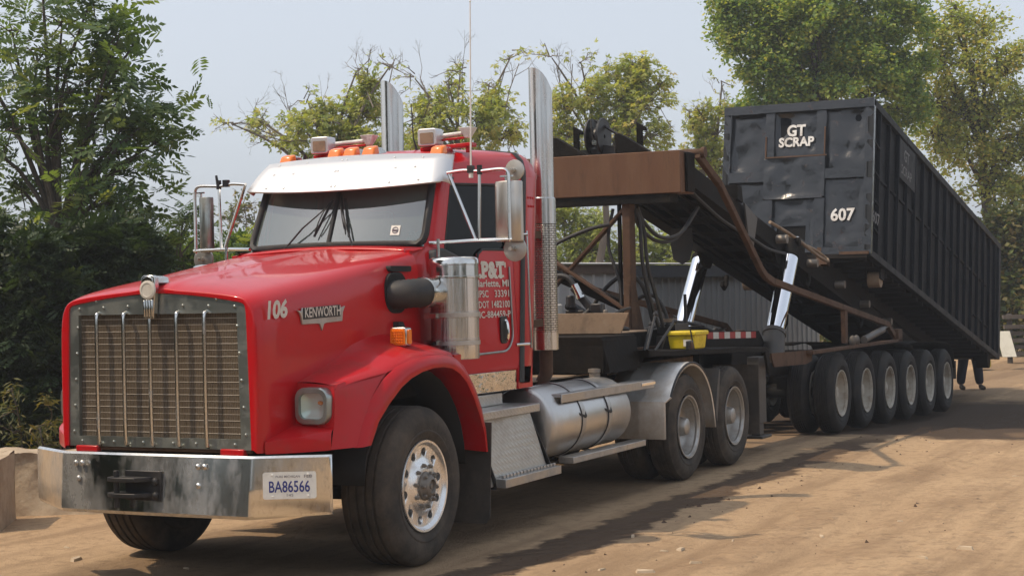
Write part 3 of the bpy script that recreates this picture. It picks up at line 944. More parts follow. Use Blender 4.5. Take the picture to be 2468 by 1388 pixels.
# ---- grille
m = MB()
oo = [(-0.728, 0.905), (0.728, 0.905), (0.709, 1.825), (0.40, 1.870), (0.0, 1.895), (-0.40, 1.870), (-0.709, 1.825)]
io = [(-0.645, 0.970), (0.645, 0.970), (0.632, 1.762), (-0.632, 1.762)]
m.holed([oo, io], lambda u, v: (-1.334, u, v))
m.grid([[(-1.334, u, v) for u, v in io], [(-1.30, u, v) for u, v in io]], closed=True)
m.grid([[(-1.334, u, v) for u, v in oo], [(-1.300, u, v) for u, v in oo]], closed=True)
for u, v in [(y, 0.937) for y in (-0.60, -0.30, -0.12, 0.12, 0.36, 0.62)] + [(s_ * (0.685 - 0.012 * k), 1.0 + 0.17 * k) for s_ in (-1, 1) for k in range(5)] + [(y, 1.80 + 0.02 * (1 - abs(y) / .7)) for y in (-0.62, -0.42, -0.22, 0.22, 0.42, 0.62)] + [(0.48, 1.85), (-0.48, 1.85)]:
    m.lathe([(0, 0.011), (-0.006, 0.010), (-0.010, 0.004)], (-1.334, u, v), (1, 0, 0), 8, cap1=True)
grille = m.build('grille', 'grille_plate', TR, smooth=30)
# woven insect screen: fine wires over a tan bug-clogged core
def screen_mat():
    M = mat('bug_screen', (0.125, 0.098, 0.070), 0.85, spec=0.2, dirt=(0.175, 0.14, 0.10), dscale=3.5, damt=0.6, dirt2=(0.05, 0.04, 0.03), d2scale=22, d2amt=0.25)
    t = M.node_tree; b = t.nodes['Principled BSDF']
    tc = t.nodes.new('ShaderNodeTexCoord')
    w = t.nodes.new('ShaderNodeTexWave'); w.bands_direction = 'Y'; nset(w, Scale=24.0, Distortion=0.6)
    t.links.new(tc.outputs['Object'], w.inputs['Vector'])
    bp = t.nodes.new('ShaderNodeBump'); bp.inputs['Strength'].default_value = 1.0; bp.inputs['Distance'].default_value = 0.002
    t.links.new(w.outputs['Fac'], bp.inputs['Height']); t.links.new(bp.outputs[0], b.inputs['Normal'])
    src = b.inputs['Base Color'].links[0].from_socket
    x = t.nodes.new('ShaderNodeMix'); x.data_type = 'RGBA'; x.blend_type = 'MULTIPLY'
    r = t.nodes.new('ShaderNodeMapRange'); r.inputs['To Min'].default_value = 0.0; r.inputs['To Max'].default_value = 0.75
    t.links.new(w.outputs['Fac'], r.inputs[0]); t.links.new(r.outputs[0], x.inputs[0])
    t.links.new(src, x.inputs[6]); x.inputs[7].default_value = (0.45, 0.42, 0.38, 1)
    t.links.new(x.outputs[2], b.inputs['Base Color'])
    return M
MAT['screen'] = screen_mat()
MAT['wire'] = mat('dusty_wire', (0.36, 0.32, 0.26), 0.6)
scr = MB(); scr.box(-1.306, -1.300, -0.645, 0.645, 0.965, 1.765)
scr.build('insect_screen', 'screen', grille)
m = MB()
for k in range(19):
    z = 1.002 + k * 0.0405
    m.tube([(-1.3065, -0.642, z), (-1.3065, 0.642, z)], 0.0016 if k % 2 else 0.0026, 6)
m.build('screen_wires', 'wire', grille)
for y in (0.458, 0.238, 0.026, -0.184, -0.403):
    m = MB()
    m.tube(spline([(-1.30, y, 1.775), (-1.345, y, 1.768), (-1.362, y, 1.735), (-1.364, y, 1.5), (-1.364, y, 1.2), (-1.360, y, 0.945), (-1.34, y, 0.93)], 4), 0.014, 10)
    m.build('grille_bar', 'steel', grille)
# hood ornament badge
m = MB()
m.prism([(-0.040, 0.0), (0.040, 0.0), (0.050, 0.16), (0.057, 0.20), (0.054, 0.262), (0.035, 0.276), (-0.035, 0.276), (-0.054, 0.262), (-0.057, 0.20), (-0.050, 0.16)], lambda u, v, w: (w, u + 0.015, 1.735 + v), -1.345, -1.385)
m.prism([(-0.042, 0.0), (0.042, 0.0), (0.038, 0.035), (0.0, 0.048), (-0.038, 0.035)], lambda u, v, w: (w, u + 0.015, 1.960 + v), -1.39, -1.22)
for y in (-0.03, -0.01, 0.01, 0.03):
    m.tube([(-1.388, 0.015 + y, 1.745), (-1.388, 0.015 + y, 1.855)], 0.007, 6)
ob = m.build('hood_ornament', 'steel', grille, bevel=0.006)
m = MB(); m.lathe([(0, 0.062), (-0.010, 0.060), (-0.014, 0.045), (-0.010, 0.042), (-0.010, 0.001)], (-1.385, 0.015, 1.918), (1, 0, 0), 24)
m.build('emblem_disc', 'paint_silver', ob)

# ---- bumper
PL = [(-1.135, 1.185), (-1.15, 1.17), (-1.372, 0.77), (-1.392, 0.735), (-1.402, 0.0), (-1.392, -0.735), (-1.372, -0.77), (-1.15, -1.17), (-1.135, -1.185)]
m = MB()
rows = []
for x, y in PL:
    e = max(0.0, (abs(y) - 0.75) / 0.43)
    zb = 0.482 + 0.020 * e
    k = 1 - min(1.0, e * 6)                                    # the front face leans back a little, the wings stand upright
    rows.append([(x + 0.06 + .018 * k, y * 0.975, 0.858), (x + 0.012 + .018 * k, y * 0.995, 0.868), (x + .018 * k, y, 0.856), (x - 0.001, y, 0.67), (x - .018 * k, y, zb + 0.02), (x + 0.012 - .018 * k, y * 0.995, zb), (x + 0.05, y * 0.98, zb)])
m.grid(rows)
for y, z in ((0.62, 0.80), (0.57, 0.80), (0.60, 0.70), (-0.36, 0.80), (-0.41, 0.80), (-0.36, 0.68), (0.15, 0.52)):
    m.lathe([(0, 0.017), (-0.008, 0.016), (-0.014, 0.008)], (-1.397, y, z), (1, 0, 0), 10, cap1=True)
bumper = m.build('bumper', 'bumper', TR, smooth=35, solid=0.006, recalc=True)
m = MB()
m.box(-1.425, -1.402, -0.085, 0.20, 0.575, 0.765)
for z in (0.60, 0.70):
    m.prism([(-1.42, -0.02), (-1.52, 0.05), (-1.54, 0.20), (-1.50, 0.285), (-1.42, 0.285)], lambda u, v, w: (u, v, w), z, z + 0.028)
m.cyl((-1.485, 0.22, 0.53), (-1.485, 0.22, 0.77), 0.018)
for y, z in ((-0.045, 0.70), (-0.045, 0.61)):
    m.lathe([(0, 0.028), (-0.02, 0.026), (-0.03, 0.012)], (-1.42, y, z), (1, 0, 0), 6, cap1=True)
m.build('tow_bracket', 'black', bumper, bevel=0.004)
# licence plate on the driver's bumper wing
wd = Vector((0.222, -0.40, 0)).normalized(); wnorm = Vector((-wd.y * -1, 0, 0))
wn_ = Vector((0, 0, 1)).cross(wd); wn_ = -wn_ if wn_.x > 0 else wn_
pc = Vector((-1.268, -0.957, 0.0)) + wn_ * 0.006
def pp(u, v, w): return pc + wd * u + Vector((0, 0, 0.688 + v)) + wn_ * w
m = MB()
m.prism(rrect(0.330, 0.166, 0.014, 4), lambda u, v, w: pp(u, v, w), 0.0, 0.004)
for u, v in ((-0.105, 0.066), (0.115, 0.066), (-0.105, -0.066), (0.115, -0.066)):
    m.lathe([(0, 0.007), (0.004, 0.006), (0.006, 0.002)], pp(u, v, 0.004), wn_, 8, cap1=True)
plt = m.build('licence_plate', 'plate_white', bumper, smooth=30)
text('plate_number', 'BA86566', pp(-0.127, -0.040, 0.0045), wd, (0, 0, 1), 0.068, 'navy', plt, width=0.252, bold=0.012, depth=0.0015)
text('plate_legend', 'PURE MICHIGAN', pp(-0.085, 0.049, 0.0045), wd, (0, 0, 1), 0.014, 'grey_ink', plt, width=0.15, bold=0.01, depth=0.0015)
text('plate_month', 'FEB', pp(0.09, 0.047, 0.0045), wd, (0, 0, 1), 0.018, 'grey_ink', plt, width=0.05, bold=0.01, depth=0.0015)
text('plate_code', '145', pp(-0.018, -0.068, 0.0045), wd, (0, 0, 1), 0.016, 'grey_ink', plt, width=0.04, bold=0.0, depth=0.0015)
# torsion bar above the bumper
m = MB()
m.tube([(-1.30, -0.70, 0.893), (-1.30, 0.70, 0.893)], 0.016, 10)
hg = m.build('hood_hinge_bar', 'rust', TR)
m = MB()
for y in (0.58, -0.58): m.beam((-1.32, y - .09, 0.888), (-1.32, y + .09, 0.888), 0.05, 0.042)
m.build_each('hinge_block', 'red_low', hg, bevel=0.008)

# ---- cab
def cy(z, x=2.0): return 0.955 - (z - 1.25) * 0.052 - 0.115 * min(1.0, max(0.0, (1.95 - x) / 1.25))
def cab_side(s):
    P = lambda u, v: (u, s * cy(v, u), v)
    m = MB()
    door = [(0.98, 1.25), (1.99, 1.25), (2.03, 1.30), (2.03, 2.79), (1.17, 2.79), (1.10, 2.60), (1.00, 2.22), (0.98, 2.10)]
    win = [(1.195, 2.68), (1.88, 2.70), (1.94, 2.66), (1.95, 2.23), (1.91, 2.185), (1.58, 2.185), (1.52, 2.15), (1.48, 2.06), (1.06, 2.06), (1.06, 2.20)]
    m.holed([door, win], P)
    m.grid([[P(u, v) for u, v in win], [(u, s * (cy(v, u) - 0.035), v) for u, v in win]], closed=True)
    m.grid([[P(u, v) for u, v in door], [(u, s * (cy(v, u) - 0.03), v) for u, v in door]], closed=True)
    d = m.build('door', 'red', TR, smooth=30)
    m = MB(); m.holed([win], lambda u, v: (u, s * (cy(v, u) - 0.02), v)); m.build('window', 'glass_dark', d, smooth=30)
    m = MB()
    def off(loop, k):
        cx = sum(p[0] for p in loop) / len(loop); cz = sum(p[1] for p in loop) / len(loop)
        return [(cx + (u - cx) * k, cz + (v - cz) * k) for u, v in loop]
    m.tube([(u, s * (cy(v, u) - 0.004), v) for u, v in win], 0.011, 6, closed=True)
    m.build('window_seal', 'rubber', d)
    m = MB()
    m.prism(rrect(0.115, 0.215, 0.03, 4), lambda u, v, w: (1.815 + u, s * (w - 0.092 * 0), 1.555 + v), cy(1.55, 1.81) - 0.006, cy(1.55, 1.81) + 0.008)
    hb = m.build('handle_recess', 'black', d, bevel=0.004)
    m = MB()
    m.tube(spline([(1.835, s * (cy(1.6, 1.83) + 0.006), 1.63), (1.835, s * (cy(1.6, 1.83) + 0.024), 1.60), (1.835, s * (cy(1.5, 1.83) + 0.024), 1.50), (1.835, s * (cy(1.5, 1.83) + 0.006), 1.47)], 4), 0.012, 8)
    m.build('door_handle', 'chrome', hb)
    # pale door seal bead along the bottom rear corner
    m = MB()
    bead = [(1.1, 1.375), (1.40, 1.378), (1.78, 1.385)] + arc((1.78, 1.545), 0.16, -90, 0, 6, lambda a, b: (a, b)) + [(1.95, 2.05)]
    m.tube([(u, s * (cy(v, u) + 0.005), v) for u, v in bead], 0.009, 6)
    m.build('door_bead', 'grille_plate', d)
    return d
doors = [cab_side(-1), cab_side(1)]
# lettering on the driver's door
D = doors[0]
def dtext(name, s, x0, x1, z, h, mt='paint_silver', bold=0.02):
    return text(name, s, (x0, -(cy(z, x0) + 0.001), z), (1, -0.092, 0), (0, 0.052, 1), h, mt, D, width=x1 - x0, bold=bold, depth=0.003)
dtext('door_name', '.P&T', 1.495, 1.885, 1.968, 0.118, bold=0.055)
m = MB()
yy = -(cy(2.0, 1.70) + 0.006)
for x0, x1, z0, z1 in ((1.525, 1.61, 1.968, 1.986), (1.525, 1.57, 2.068, 2.086), (1.775, 1.865, 1.968, 1.986), (1.752, 1.774, 2.045, 2.086), (1.872, 1.893, 2.045, 2.086)):
    m.add([(x0, yy - .092 * (x0 - 1.70), z0), (x1, yy - .092 * (x1 - 1.70), z0), (x1, yy - .092 * (x1 - 1.70), z1), (x0, yy - .092 * (x0 - 1.70), z1)], [(0, 1, 2, 3)])
m.build_each('letter_serif', 'paint_silver', D, recalc=False)
dtext('door_town', 'Marlette,', 1.43, 1.80, 1.896, 0.052, bold=0.018)
dtext('door_state', 'MI', 1.835, 1.93, 1.896, 0.052, bold=0.018)
dtext('door_permit', 'MPSC', 1.43, 1.62, 1.815, 0.052, bold=0.014)
dtext('door_permit', '33391', 1.71, 1.925, 1.815, 0.052, bold=0.014)
dtext('door_usdot', 'USDOT', 1.39, 1.62, 1.732, 0.052, bold=0.014)
dtext('door_usdot', '1482100', 1.66, 1.93, 1.732, 0.052, bold=0.014)
dtext('door_mc', 'MC-884459-P', 1.425, 1.93, 1.655, 0.050, bold=0.014)

# sleeper-less cab body: roof, rear, lower skirts, pillars
m = MB()
def roof_sec(x, k=1.0, xs=0.0):
    zt = interp([1.13, 1.27, 1.6, 2.2, 2.50, 2.62, 2.68], [2.885, 2.945, 2.99, 3.025, 3.02, 2.98, 2.88], x)
    ys = cy(2.79, x) * k
    return [(x, -ys, 2.785), (x, -ys, 2.83), (x, -(ys - 0.022), zt - 0.105), (x, -(ys - .08), zt - 0.042), (x, -0.60 * k, zt - 0.014), (x, -0.3, zt), (x, 0, zt + 0.005),
            (x, 0.3, zt), (x, 0.60 * k, zt - 0.014), (x, (ys - .08), zt - 0.042), (x, (ys - 0.022), zt - 0.105), (x, ys, 2.83), (x, ys, 2.785)]
rows = []
for x, k in ((1.15, .985), (1.20, 1), (1.28, 1), (1.6, 1), (2.05, 1), (2.3, 1), (2.46, 1), (2.56, 1), (2.64, 0.975), (2.68, 0.93)):
    rows.append(roof_sec(x, k))
m.grid(rows)
for s in (-1, 1):
    # rear corners and rear wall, leaning slightly back
    rows = []
    for z in (1.12, 1.25, 1.8, 2.3, 2.79, 2.83):
        y = cy(z) if z >= 1.25 else 0.955
        dx = 0.205 * (z - 1.25) - 0.14
        rows.append([(2.035, s * y, z), (2.2 + .3 * dx, s * y, z), (2.38 + dx, s * y, z), (2.455 + dx, s * (y - 0.022), z), (2.50 + dx, s * (y - 0.07), z), (2.52 + dx, s * (y - 0.16), z), (2.52 + dx, s * 0.4, z), (2.52 + dx, 0, z)])
    m.grid(rows)
    # windscreen pillar
    ws = [(0.835, 0.768, 2.20), (0.94, 0.757, 2.45), (1.05, 0.742, 2.70), (1.10, 0.735, 2.82)]
    sd = [(0.995, 2.19), (1.055, 2.44), (1.12, 2.68), (1.165, 2.79)]
    rows = []
    for (a, b, c), (u, v) in zip(ws, sd):
        yv = cy(v, u)
        rows.append([(a, s * b, c), (lerp(a, u, .25), s * lerp(b, yv, .72), lerp(c, v, .3)), (lerp(a, u, .6), s * lerp(b, yv, .97), lerp(c, v, .7)), (u + .02, s * yv, v)])
    m.grid(rows)
    # firewall side below the windscreen
    m.grid([[(0.50, s * 0.80, z), (0.60, s * (cy(z, 0.62) - .01), z), (0.68, s * cy(z, .68), z), (1.0, s * cy(z, 1.0), z)] for z in (1.25, 1.8, 2.10)] + [[(0.62, s * 0.72, 2.19), (0.74, s * 0.765, 2.195), (0.84, s * 0.79, 2.20), (1.0, s * cy(2.2, 1.0), 2.20)]])
    m.hexa([(2.0, s * 0.925, 1.08), (2.26, s * 0.925, 1.08), (2.26, s * 0.955, 1.08), (2.0, s * 0.955, 1.08)], [(2.0, s * 0.925, 1.25), (2.26, s * 0.925, 1.25), (2.26, s * 0.955, 1.25), (2.0, s * 0.955, 1.25)])
    m.hexa([(0.60, s * .80, 1.235), (2.04, s * .90, 1.235), (2.04, s * .952, 1.235), (0.60, s * .836, 1.235)], [(0.60, s * .80, 1.30), (2.04, s * .90, 1.30), (2.04, s * .948, 1.30), (0.60, s * .832, 1.30)])
    for i in range(3):
        for j in range(2):
            z = 2.62 - 0.07 * j; x = 2.40 + 0.045 * i
            m.lathe([(0, 0.010), (0.006, 0.009), (0.008, 0.003)], (x, s * cy(z), z), (0, s, 0), 6, cap1=True)
m.box(0.60, 0.64, -0.78, 0.78, 1.2, 2.17)
cab = m.build('cab', 'red', TR, smooth=50)
# black rubber joint wrapping sides and roof
m = MB()
bx_ = lambda z: 2.06 + 0.175 * (z - 1.25)
for s in (-1, 1):
    m.grid([[(bx_(z) - .04, s * (cy(z) + 0.004), z), (bx_(z) - .03, s * (cy(z) + 0.014), z), (bx_(z) + .03, s * (cy(z) + 0.014), z), (bx_(z) + .04, s * (cy(z) + 0.004), z)] for z in (1.13, 1.6, 2.2, 2.79)])
rr = roof_sec(bx_(2.79))
def outw(p, d):
    v = Vector((0, p[1], p[2] - 2.5)).normalized() * d
    return (p[0], p[1] + v.y, p[2] + v.z)
rows = []
for dx, d in ((-0.04, 0.002), (-0.03, 0.014), (0.03, 0.014), (0.04, 0.002)):
    rows.append([outw((x + dx, y, z), d) for x, y, z in rr])
m.grid(rows)
m.build('rubber_joint', 'rubber', cab, smooth=60)

# windscreen, seal, divider
def ws_pt(u, v):
    """u -1..1 across, v 0..1 upwards"""
    hw = lerp(0.772, 0.738, v)
    y = u * hw
    x = lerp(0.832, 1.085, v) - 0.105 * (1 - u * u) * 1.0
    return Vector((x, y, lerp(2.205, 2.785, v) + 0.012 * (1 - u * u)))
m = MB(); m.grid([[ws_pt(u, v) for u in np.linspace(-1, 1, 25)] for v in np.linspace(0, 1, 7)])
wsn = m.build('windscreen', 'glass', TR, smooth=80)
m = MB()
def ws_off(u, v, d):
    p = ws_pt(u, v); return p + Vector((-0.85, 0, 0.5)) * d
loop = []
for u in np.linspace(-0.93, 0.93, 24): loop.append((u, 0.02))
loop += [(0.985, 0.07), (1.0, 0.16)] + [(1.0, v) for v in np.linspace(0.3, 0.98, 5)]
for u in np.linspace(0.98, -0.98, 24): loop.append((u, 1.0))
loop += [(-1.0, v) for v in np.linspace(0.98, 0.3, 5)] + [(-1.0, 0.16), (-0.985, 0.07)]
m.tube([ws_off(u, v, 0.004) for u, v in loop], 0.030, 6, closed=True)
m.build('windscreen_seal', 'rubber', wsn, smooth=60)
m = MB(); m.tube([ws_off(0, v, 0.004) for v in np.linspace(0, 1, 6)], 0.016, 8); m.build('windscreen_divider', 'rubber', wsn)
# inspection sticker inside the driver's corner
m = MB()
c0 = ws_off(-0.70, 0.20, 0.005); du = (ws_pt(-0.74, 0.2) - ws_pt(-0.66, 0.2)).normalized(); dv = (ws_pt(-0.7, 0.3) - ws_pt(-0.7, 0.1)).normalized()
m.add([c0 + du * a * 0.036 + dv * b * 0.04 for a, b in ((-1, -1), (1, -1), (1, 1), (-1, 1))], [(0, 1, 2, 3)])
st = m.build('sticker', 'plate_white', wsn)
st.data.polygons[0].use_smooth = False
m = MB()
pts = [c0 + du * 0.022 * math.cos(a) + dv * 0.024 * math.sin(a) + Vector((-0.002, 0, 0.001)) for a in np.linspace(0, 6.283, 16, endpoint=False)]
m.tube(pts, 0.003, 5, closed=True)
m.beam(c0 - du * 0.016 + Vector((-0.002, 0, 0)), c0 + du * 0.016 + Vector((-0.002, 0, 0)), 0.012, 0.012)
m.build('sticker_print', 'grey_ink', st)
# wipers
def wiper(pv, tip, b0, b1, b2, b3):
    m = MB()
    f = lambda uv, d: ws_off(uv[0], uv[1], d)
    m.tube([f(pv, 0.02), f((lerp(pv[0], tip[0], .5), lerp(pv[1], tip[1], .5)), 0.055), f(tip, 0.045)], [0.008, 0.007, 0.005], 6)
    w = m.build('wiper_arm', 'black', wsn)
    m = MB()
    m.beam(f(b0, 0.03), f(b1, 0.03), 0.008, 0.018)
    m.tube([f((lerp(b0[0], b1[0], t), lerp(b0[1], b1[1], t)), 0.035 + 0.03 * math.sin(math.pi * t)) for t in np.linspace(0.1, 0.9, 7)], 0.005, 6)
    m.build('wiper_blade', 'rubber', w)
wiper((0.52, -0.04), (0.09, 0.47), (0.16, 0.12), (0.03, 0.60), 0, 0)
wiper((-0.31, -0.05), (-0.08, 0.55), (-0.20, 0.14), (-0.06, 0.66), 0, 0)
# inside: dash, wheel, seats, rear window frame
m = MB()
m.prism([(0.84, 2.0), (0.84, 2.17), (1.0, 2.19), (1.22, 2.14), (1.3, 2.0)], lambda u, v, w: (u, w, v), -0.86, 0.86)
m.build('dashboard', 'seat', cab, bevel=0.02)
for y in (-0.47, 0.47):
    m = MB()
    m.box(1.55, 2.0, y - 0.25, y + 0.25, 1.75, 1.9)
    m.hexa([(1.95, y - 0.24, 1.9), (2.12, y - 0.24, 1.9), (2.12, y + 0.24, 1.9), (1.95, y + 0.24, 1.9)], [(2.10, y - 0.2, 2.55), (2.22, y - 0.2, 2.55), (2.22, y + 0.2, 2.55), (2.10, y + 0.2, 2.55)])
    m.build('seat', 'seat', cab, bevel=0.04)
m = MB()
a = Vector((-0.8, 0, 0.6)).normalized(); b = Vector((0, 1, 0)); c = Vector((1.38, -0.47, 2.17)); e = a.cross(b)
m.tube([c + (b * math.cos(t) + e * math.sin(t)) * 0.23 for t in np.linspace(0, 6.283, 28, endpoint=False)], 0.014, 8, closed=True)
m.tube([c - a * -0.0, c + a * 0.25], 0.025, 8); m.beam(c - b * .22, c + b * .22, .03, .02); m.beam(c - e * .22, c, .03, .02)
m.build('steering_wheel', 'black', cab)

# ---- sun visor
def vis(u, v):
    """u -1..1 across, v 0 (upper edge) .. 1 (lower lip)"""
    au = abs(u)
    bow = (1 - u * u)
    x = lerp(1.135 - 0.05 * bow, 0.935 - 0.20 * bow, v)
    y = u * lerp(0.785, 0.868, v)
    z = lerp(2.905 + 0.025 * bow, 2.685 - 0.042 * bow, v) + 0.014 * math.sin(math.pi * v)
    return Vector((x, y, z))
m = MB()
us = list(np.linspace(-1, 1, 25))
rows = [[vis(u, v) for u in us] for v in (0, 0.25, 0.5, 0.75, 1.0)]
rows.append([vis(u, 1.0) + Vector((0.008, 0, -0.008)) for u in us])
m.grid(rows)
for s in (-1, 1):
    r = []
    for v in (0, 0.25, 0.5, 0.75, 1.0):
        p = vis(s, v)
        r.append([p, p + Vector((0.05, s * 0.022, -0.006)), p + Vector((0.10, s * 0.030, -0.02 + 0.02 * (1 - v))), p + Vector((0.14 - 0.02 * v, s * 0.022, -0.03 + 0.03 * (1 - v)))])
    m.grid(r)
for u in (-0.8, -0.55, -0.02, 0.02, 0.5, 0.78):
    for v in (0.15, 0.5, 0.9):
        p = vis(u + 0.04 * math.sin(u * 9 + v * 5), v)
        m.lathe([(0, 0.008), (0.004, 0.007), (0.006, 0.002)], p, (-0.75, 0, 0.65), 8, cap1=True)
visor = m.build('sun_visor', 'white_steel', TR, smooth=60, solid=0.004)
m = MB()
for p in ((1.07, -0.895, 2.712), (1.075, -0.896, 2.755)):
    m.lathe([(0, 0.011), (0.008, 0.010), (0.01, 0.003)], p, (0, -1, 0), 8, cap1=True)
m.build_each('visor_bolt', 'black', visor)

# ---- roof marker lamps
for y in (0.675, 0.222, 0.08, -0.092, -0.695):
    m = MB()
    zb = 2.925 if abs(y) > .5 else 2.955
    m.hexa([(1.20, y - 0.058, zb - .03), (1.44, y - 0.045, zb), (1.44, y + 0.045, zb), (1.20, y + 0.058, zb - .03)], [(1.24, y - 0.045, zb + 0.045), (1.36, y - 0.035, zb + 0.05), (1.36, y + 0.035, zb + 0.05), (1.24, y + 0.045, zb + 0.045)])
    b = m.build('marker_lamp', 'steel', TR, bevel=0.01)
    m = MB()
    m.hexa([(1.175, y - 0.062, zb - .035), (1.275, y - 0.060, zb - .01), (1.275, y + 0.060, zb - .01), (1.175, y + 0.062, zb - .035)], [(1.205, y - 0.050, zb + 0.042), (1.272, y - 0.052, zb + 0.062), (1.272, y + 0.052, zb + 0.062), (1.205, y + 0.050, zb + 0.042)])
    m.build('amber_lens', 'amber', b, bevel=0.014)
# square-mouthed horns across the roof
for y0, y1, x, z in ((0.50, 0.09, 1.52, 3.062), (-0.49, -0.80, 1.52, 3.068)):
    m = MB()
    m.prism(rrect(0.165, 0.135, 0.02, 3), lambda u, v, w: (w, y0 + u, z + v), x - 0.10, x + 0.02)
    hn = m.build('roof_horn', 'white_steel', TR, bevel=0.006)
    m = MB(); m.prism(rrect(0.118, 0.085, 0.01, 3), lambda u, v, w: (w, y0 + u, z - 0.008 + v), x - 0.104, x - 0.09)
    m.build('horn_mouth', 'tan_steel', hn)
    m = MB(); m.tube([(x, y0 - 0.07, z + 0.012), (x, y1 + 0.05, z + 0.022)], 0.016, 10)
    zt = z + 0.018
    m.hexa([(x - 0.02, y1 + 0.02, zt - 0.035), (x + 0.02, y1 + 0.02, zt - .035), (x + 0.02, y1 - 0.02, zt - .035), (x - 0.02, y1 - 0.02, zt - .035)], [(x - 0.05, y1 + 0.06, zt + 0.045), (x + 0.05, y1 + 0.06, zt + .045), (x + 0.05, y1 - 0.06, zt + .045), (x - 0.05, y1 - 0.06, zt + .045)])
    m.build('horn_trumpet', 'paint_white', hn, bevel=0.004)
    m = MB(); m.beam((x, y0 + 0.09, z - 0.088), (x, y1 - 0.05, z - 0.07), 0.10, 0.03); m.beam((x, y0 - .08, z - .02), (x, y1 + .03, z - .012), 0.02, 0.02)
    for yy in (y0, y1): m.cyl((x, yy, z - 0.13), (x, yy, z - 0.06), 0.02)
    m.build('horn_bracket', 'red_low', hn, bevel=0.006)
m = MB(); m.tube([(1.75, -0.215, 3.0), (1.74, -0.19, 3.10), (1.74, -0.175, 3.38)], [0.012, 0.006, 0.004], 6); m.tube([(1.35, 0.60, 2.93), (1.35, 0.59, 2.99)], 0.012, 8)
m.build_each('roof_aerial', 'black', TR)

# ---- mirrors
for s in (-1, 1):
    m = MB()
    Y = lambda y: s * y
    m.tube(spline([(0.97, Y(0.905), 2.745), (0.98, Y(1.04), 2.757), (0.98, Y(1.16), 2.745), (0.98, Y(1.34), 2.752), (0.98, Y(1.395), 2.735), (0.98, Y(1.408), 2.68), (0.98, Y(1.408), 2.5), (0.98, Y(1.408), 2.245), (0.98, Y(1.41), 2.235)], 5), 0.0135, 8)
    m.tube(spline([(0.86, Y(0.80), 2.228), (0.92, Y(0.93), 2.232), (0.98, Y(1.15), 2.240), (0.98, Y(1.43), 2.235)], 5), 0.0135, 8)
    m.tube([(0.98, Y(1.172), 2.75), (0.98, Y(1.158), 2.24)], 0.0125, 8)
    m.tube([(0.975, Y(0.915), 2.74), (0.98, Y(1.125), 2.245)], 0.0135, 8)
    mb_ = m.build('mirror_bracket', 'steel', TR)
    m = MB()
    m.box(0.96, 1.0, Y(1.10) - .022, Y(1.10) + .022, 2.735, 2.79)
    m.cyl((0.98, Y(1.172), 2.72), (0.98, Y(1.172), 2.79), 0.02)
    m.build_each('bracket_clamp', 'black', mb_)
    # head: rounded polished back towards the front
    m = MB()
    rows = []
    w0, w1 = (1.272, 1.490) if s < 0 else (1.275, 1.395)
    for z, k in ((2.222, 0.93), (2.23, 1.0), (2.44, 1.0), (2.655, 1.0), (2.664, 0.93)):
        c = (w0 + w1) / 2; hw = (w1 - w0) / 2 * k
        rows.append([(1.045 - 0.060 * math.sin(math.pi * t) ** 0.6 * k, Y(c - hw * math.cos(math.pi * t)), z) for t in np.linspace(0, 1, 13)])
    m.grid(rows)
    m.add(rows[0], [tuple(range(13))]); m.add(rows[-1], [tuple(range(13))])
    hd = m.build('mirror_head', 'mirror_back' if s < 0 else 'grille_plate', TR, smooth=40)
    m = MB(); m.box(1.044, 1.05, min(Y(w0 + .005), Y(w1 - .005)), max(Y(w0 + .005), Y(w1 - .005)), 2.232, 2.655)
    m.build('mirror_glass', 'chrome', hd)
    m = MB(); m.cyl((1.01, Y(1.37), 2.66), (1.01, Y(1.37), 2.70), 0.008); m.beam((1.0, Y(1.33), 2.70), (1.0, Y(1.44), 2.70), .012, .012); m.build_each('mirror_mount', 'steel', hd)
    for z, r, yy in ((2.745, 0.078, 1.415), (2.168, 0.094, 1.405)):
        if s > 0 and z > 2.5: continue
        m = MB()
        m.lathe([(0.02, r - 0.006), (0.0, r), (-0.004, r * 0.97), (-0.008, r * 0.72), (-0.010, r * 0.4), (-0.011, 0.018), (-0.03, 0.016), (-0.031, 0.001)], (1.07, Y(yy), z), (1, 0, 0), 28, cap0=True)
        m.cyl((1.02, Y(yy), z), (0.985, Y(yy), z), 0.014)
        m.build('spot_mirror', 'mirror_back', mb_)
m = MB()
m.tube([(0.98, -1.10, 2.74), (0.98, -1.102, 2.86), (0.98, -1.112, 3.4), (0.98, -1.124, 4.0)], [0.008, 0.0065, 0.0055, 0.0045], 6)
m.cyl((0.98, -1.10, 2.70), (0.98, -1.10, 2.76), 0.017)
m.ball((0.98, -1.124, 4.0), 0.008, 8)
m.build('radio_aerial', 'plate_white', TR)
m = MB(); m.tube([(0.98, 1.175, 2.72), (0.98, 1.195, 2.83)], [0.014, 0.01], 8); m.build('aerial_stub', 'black', TR)

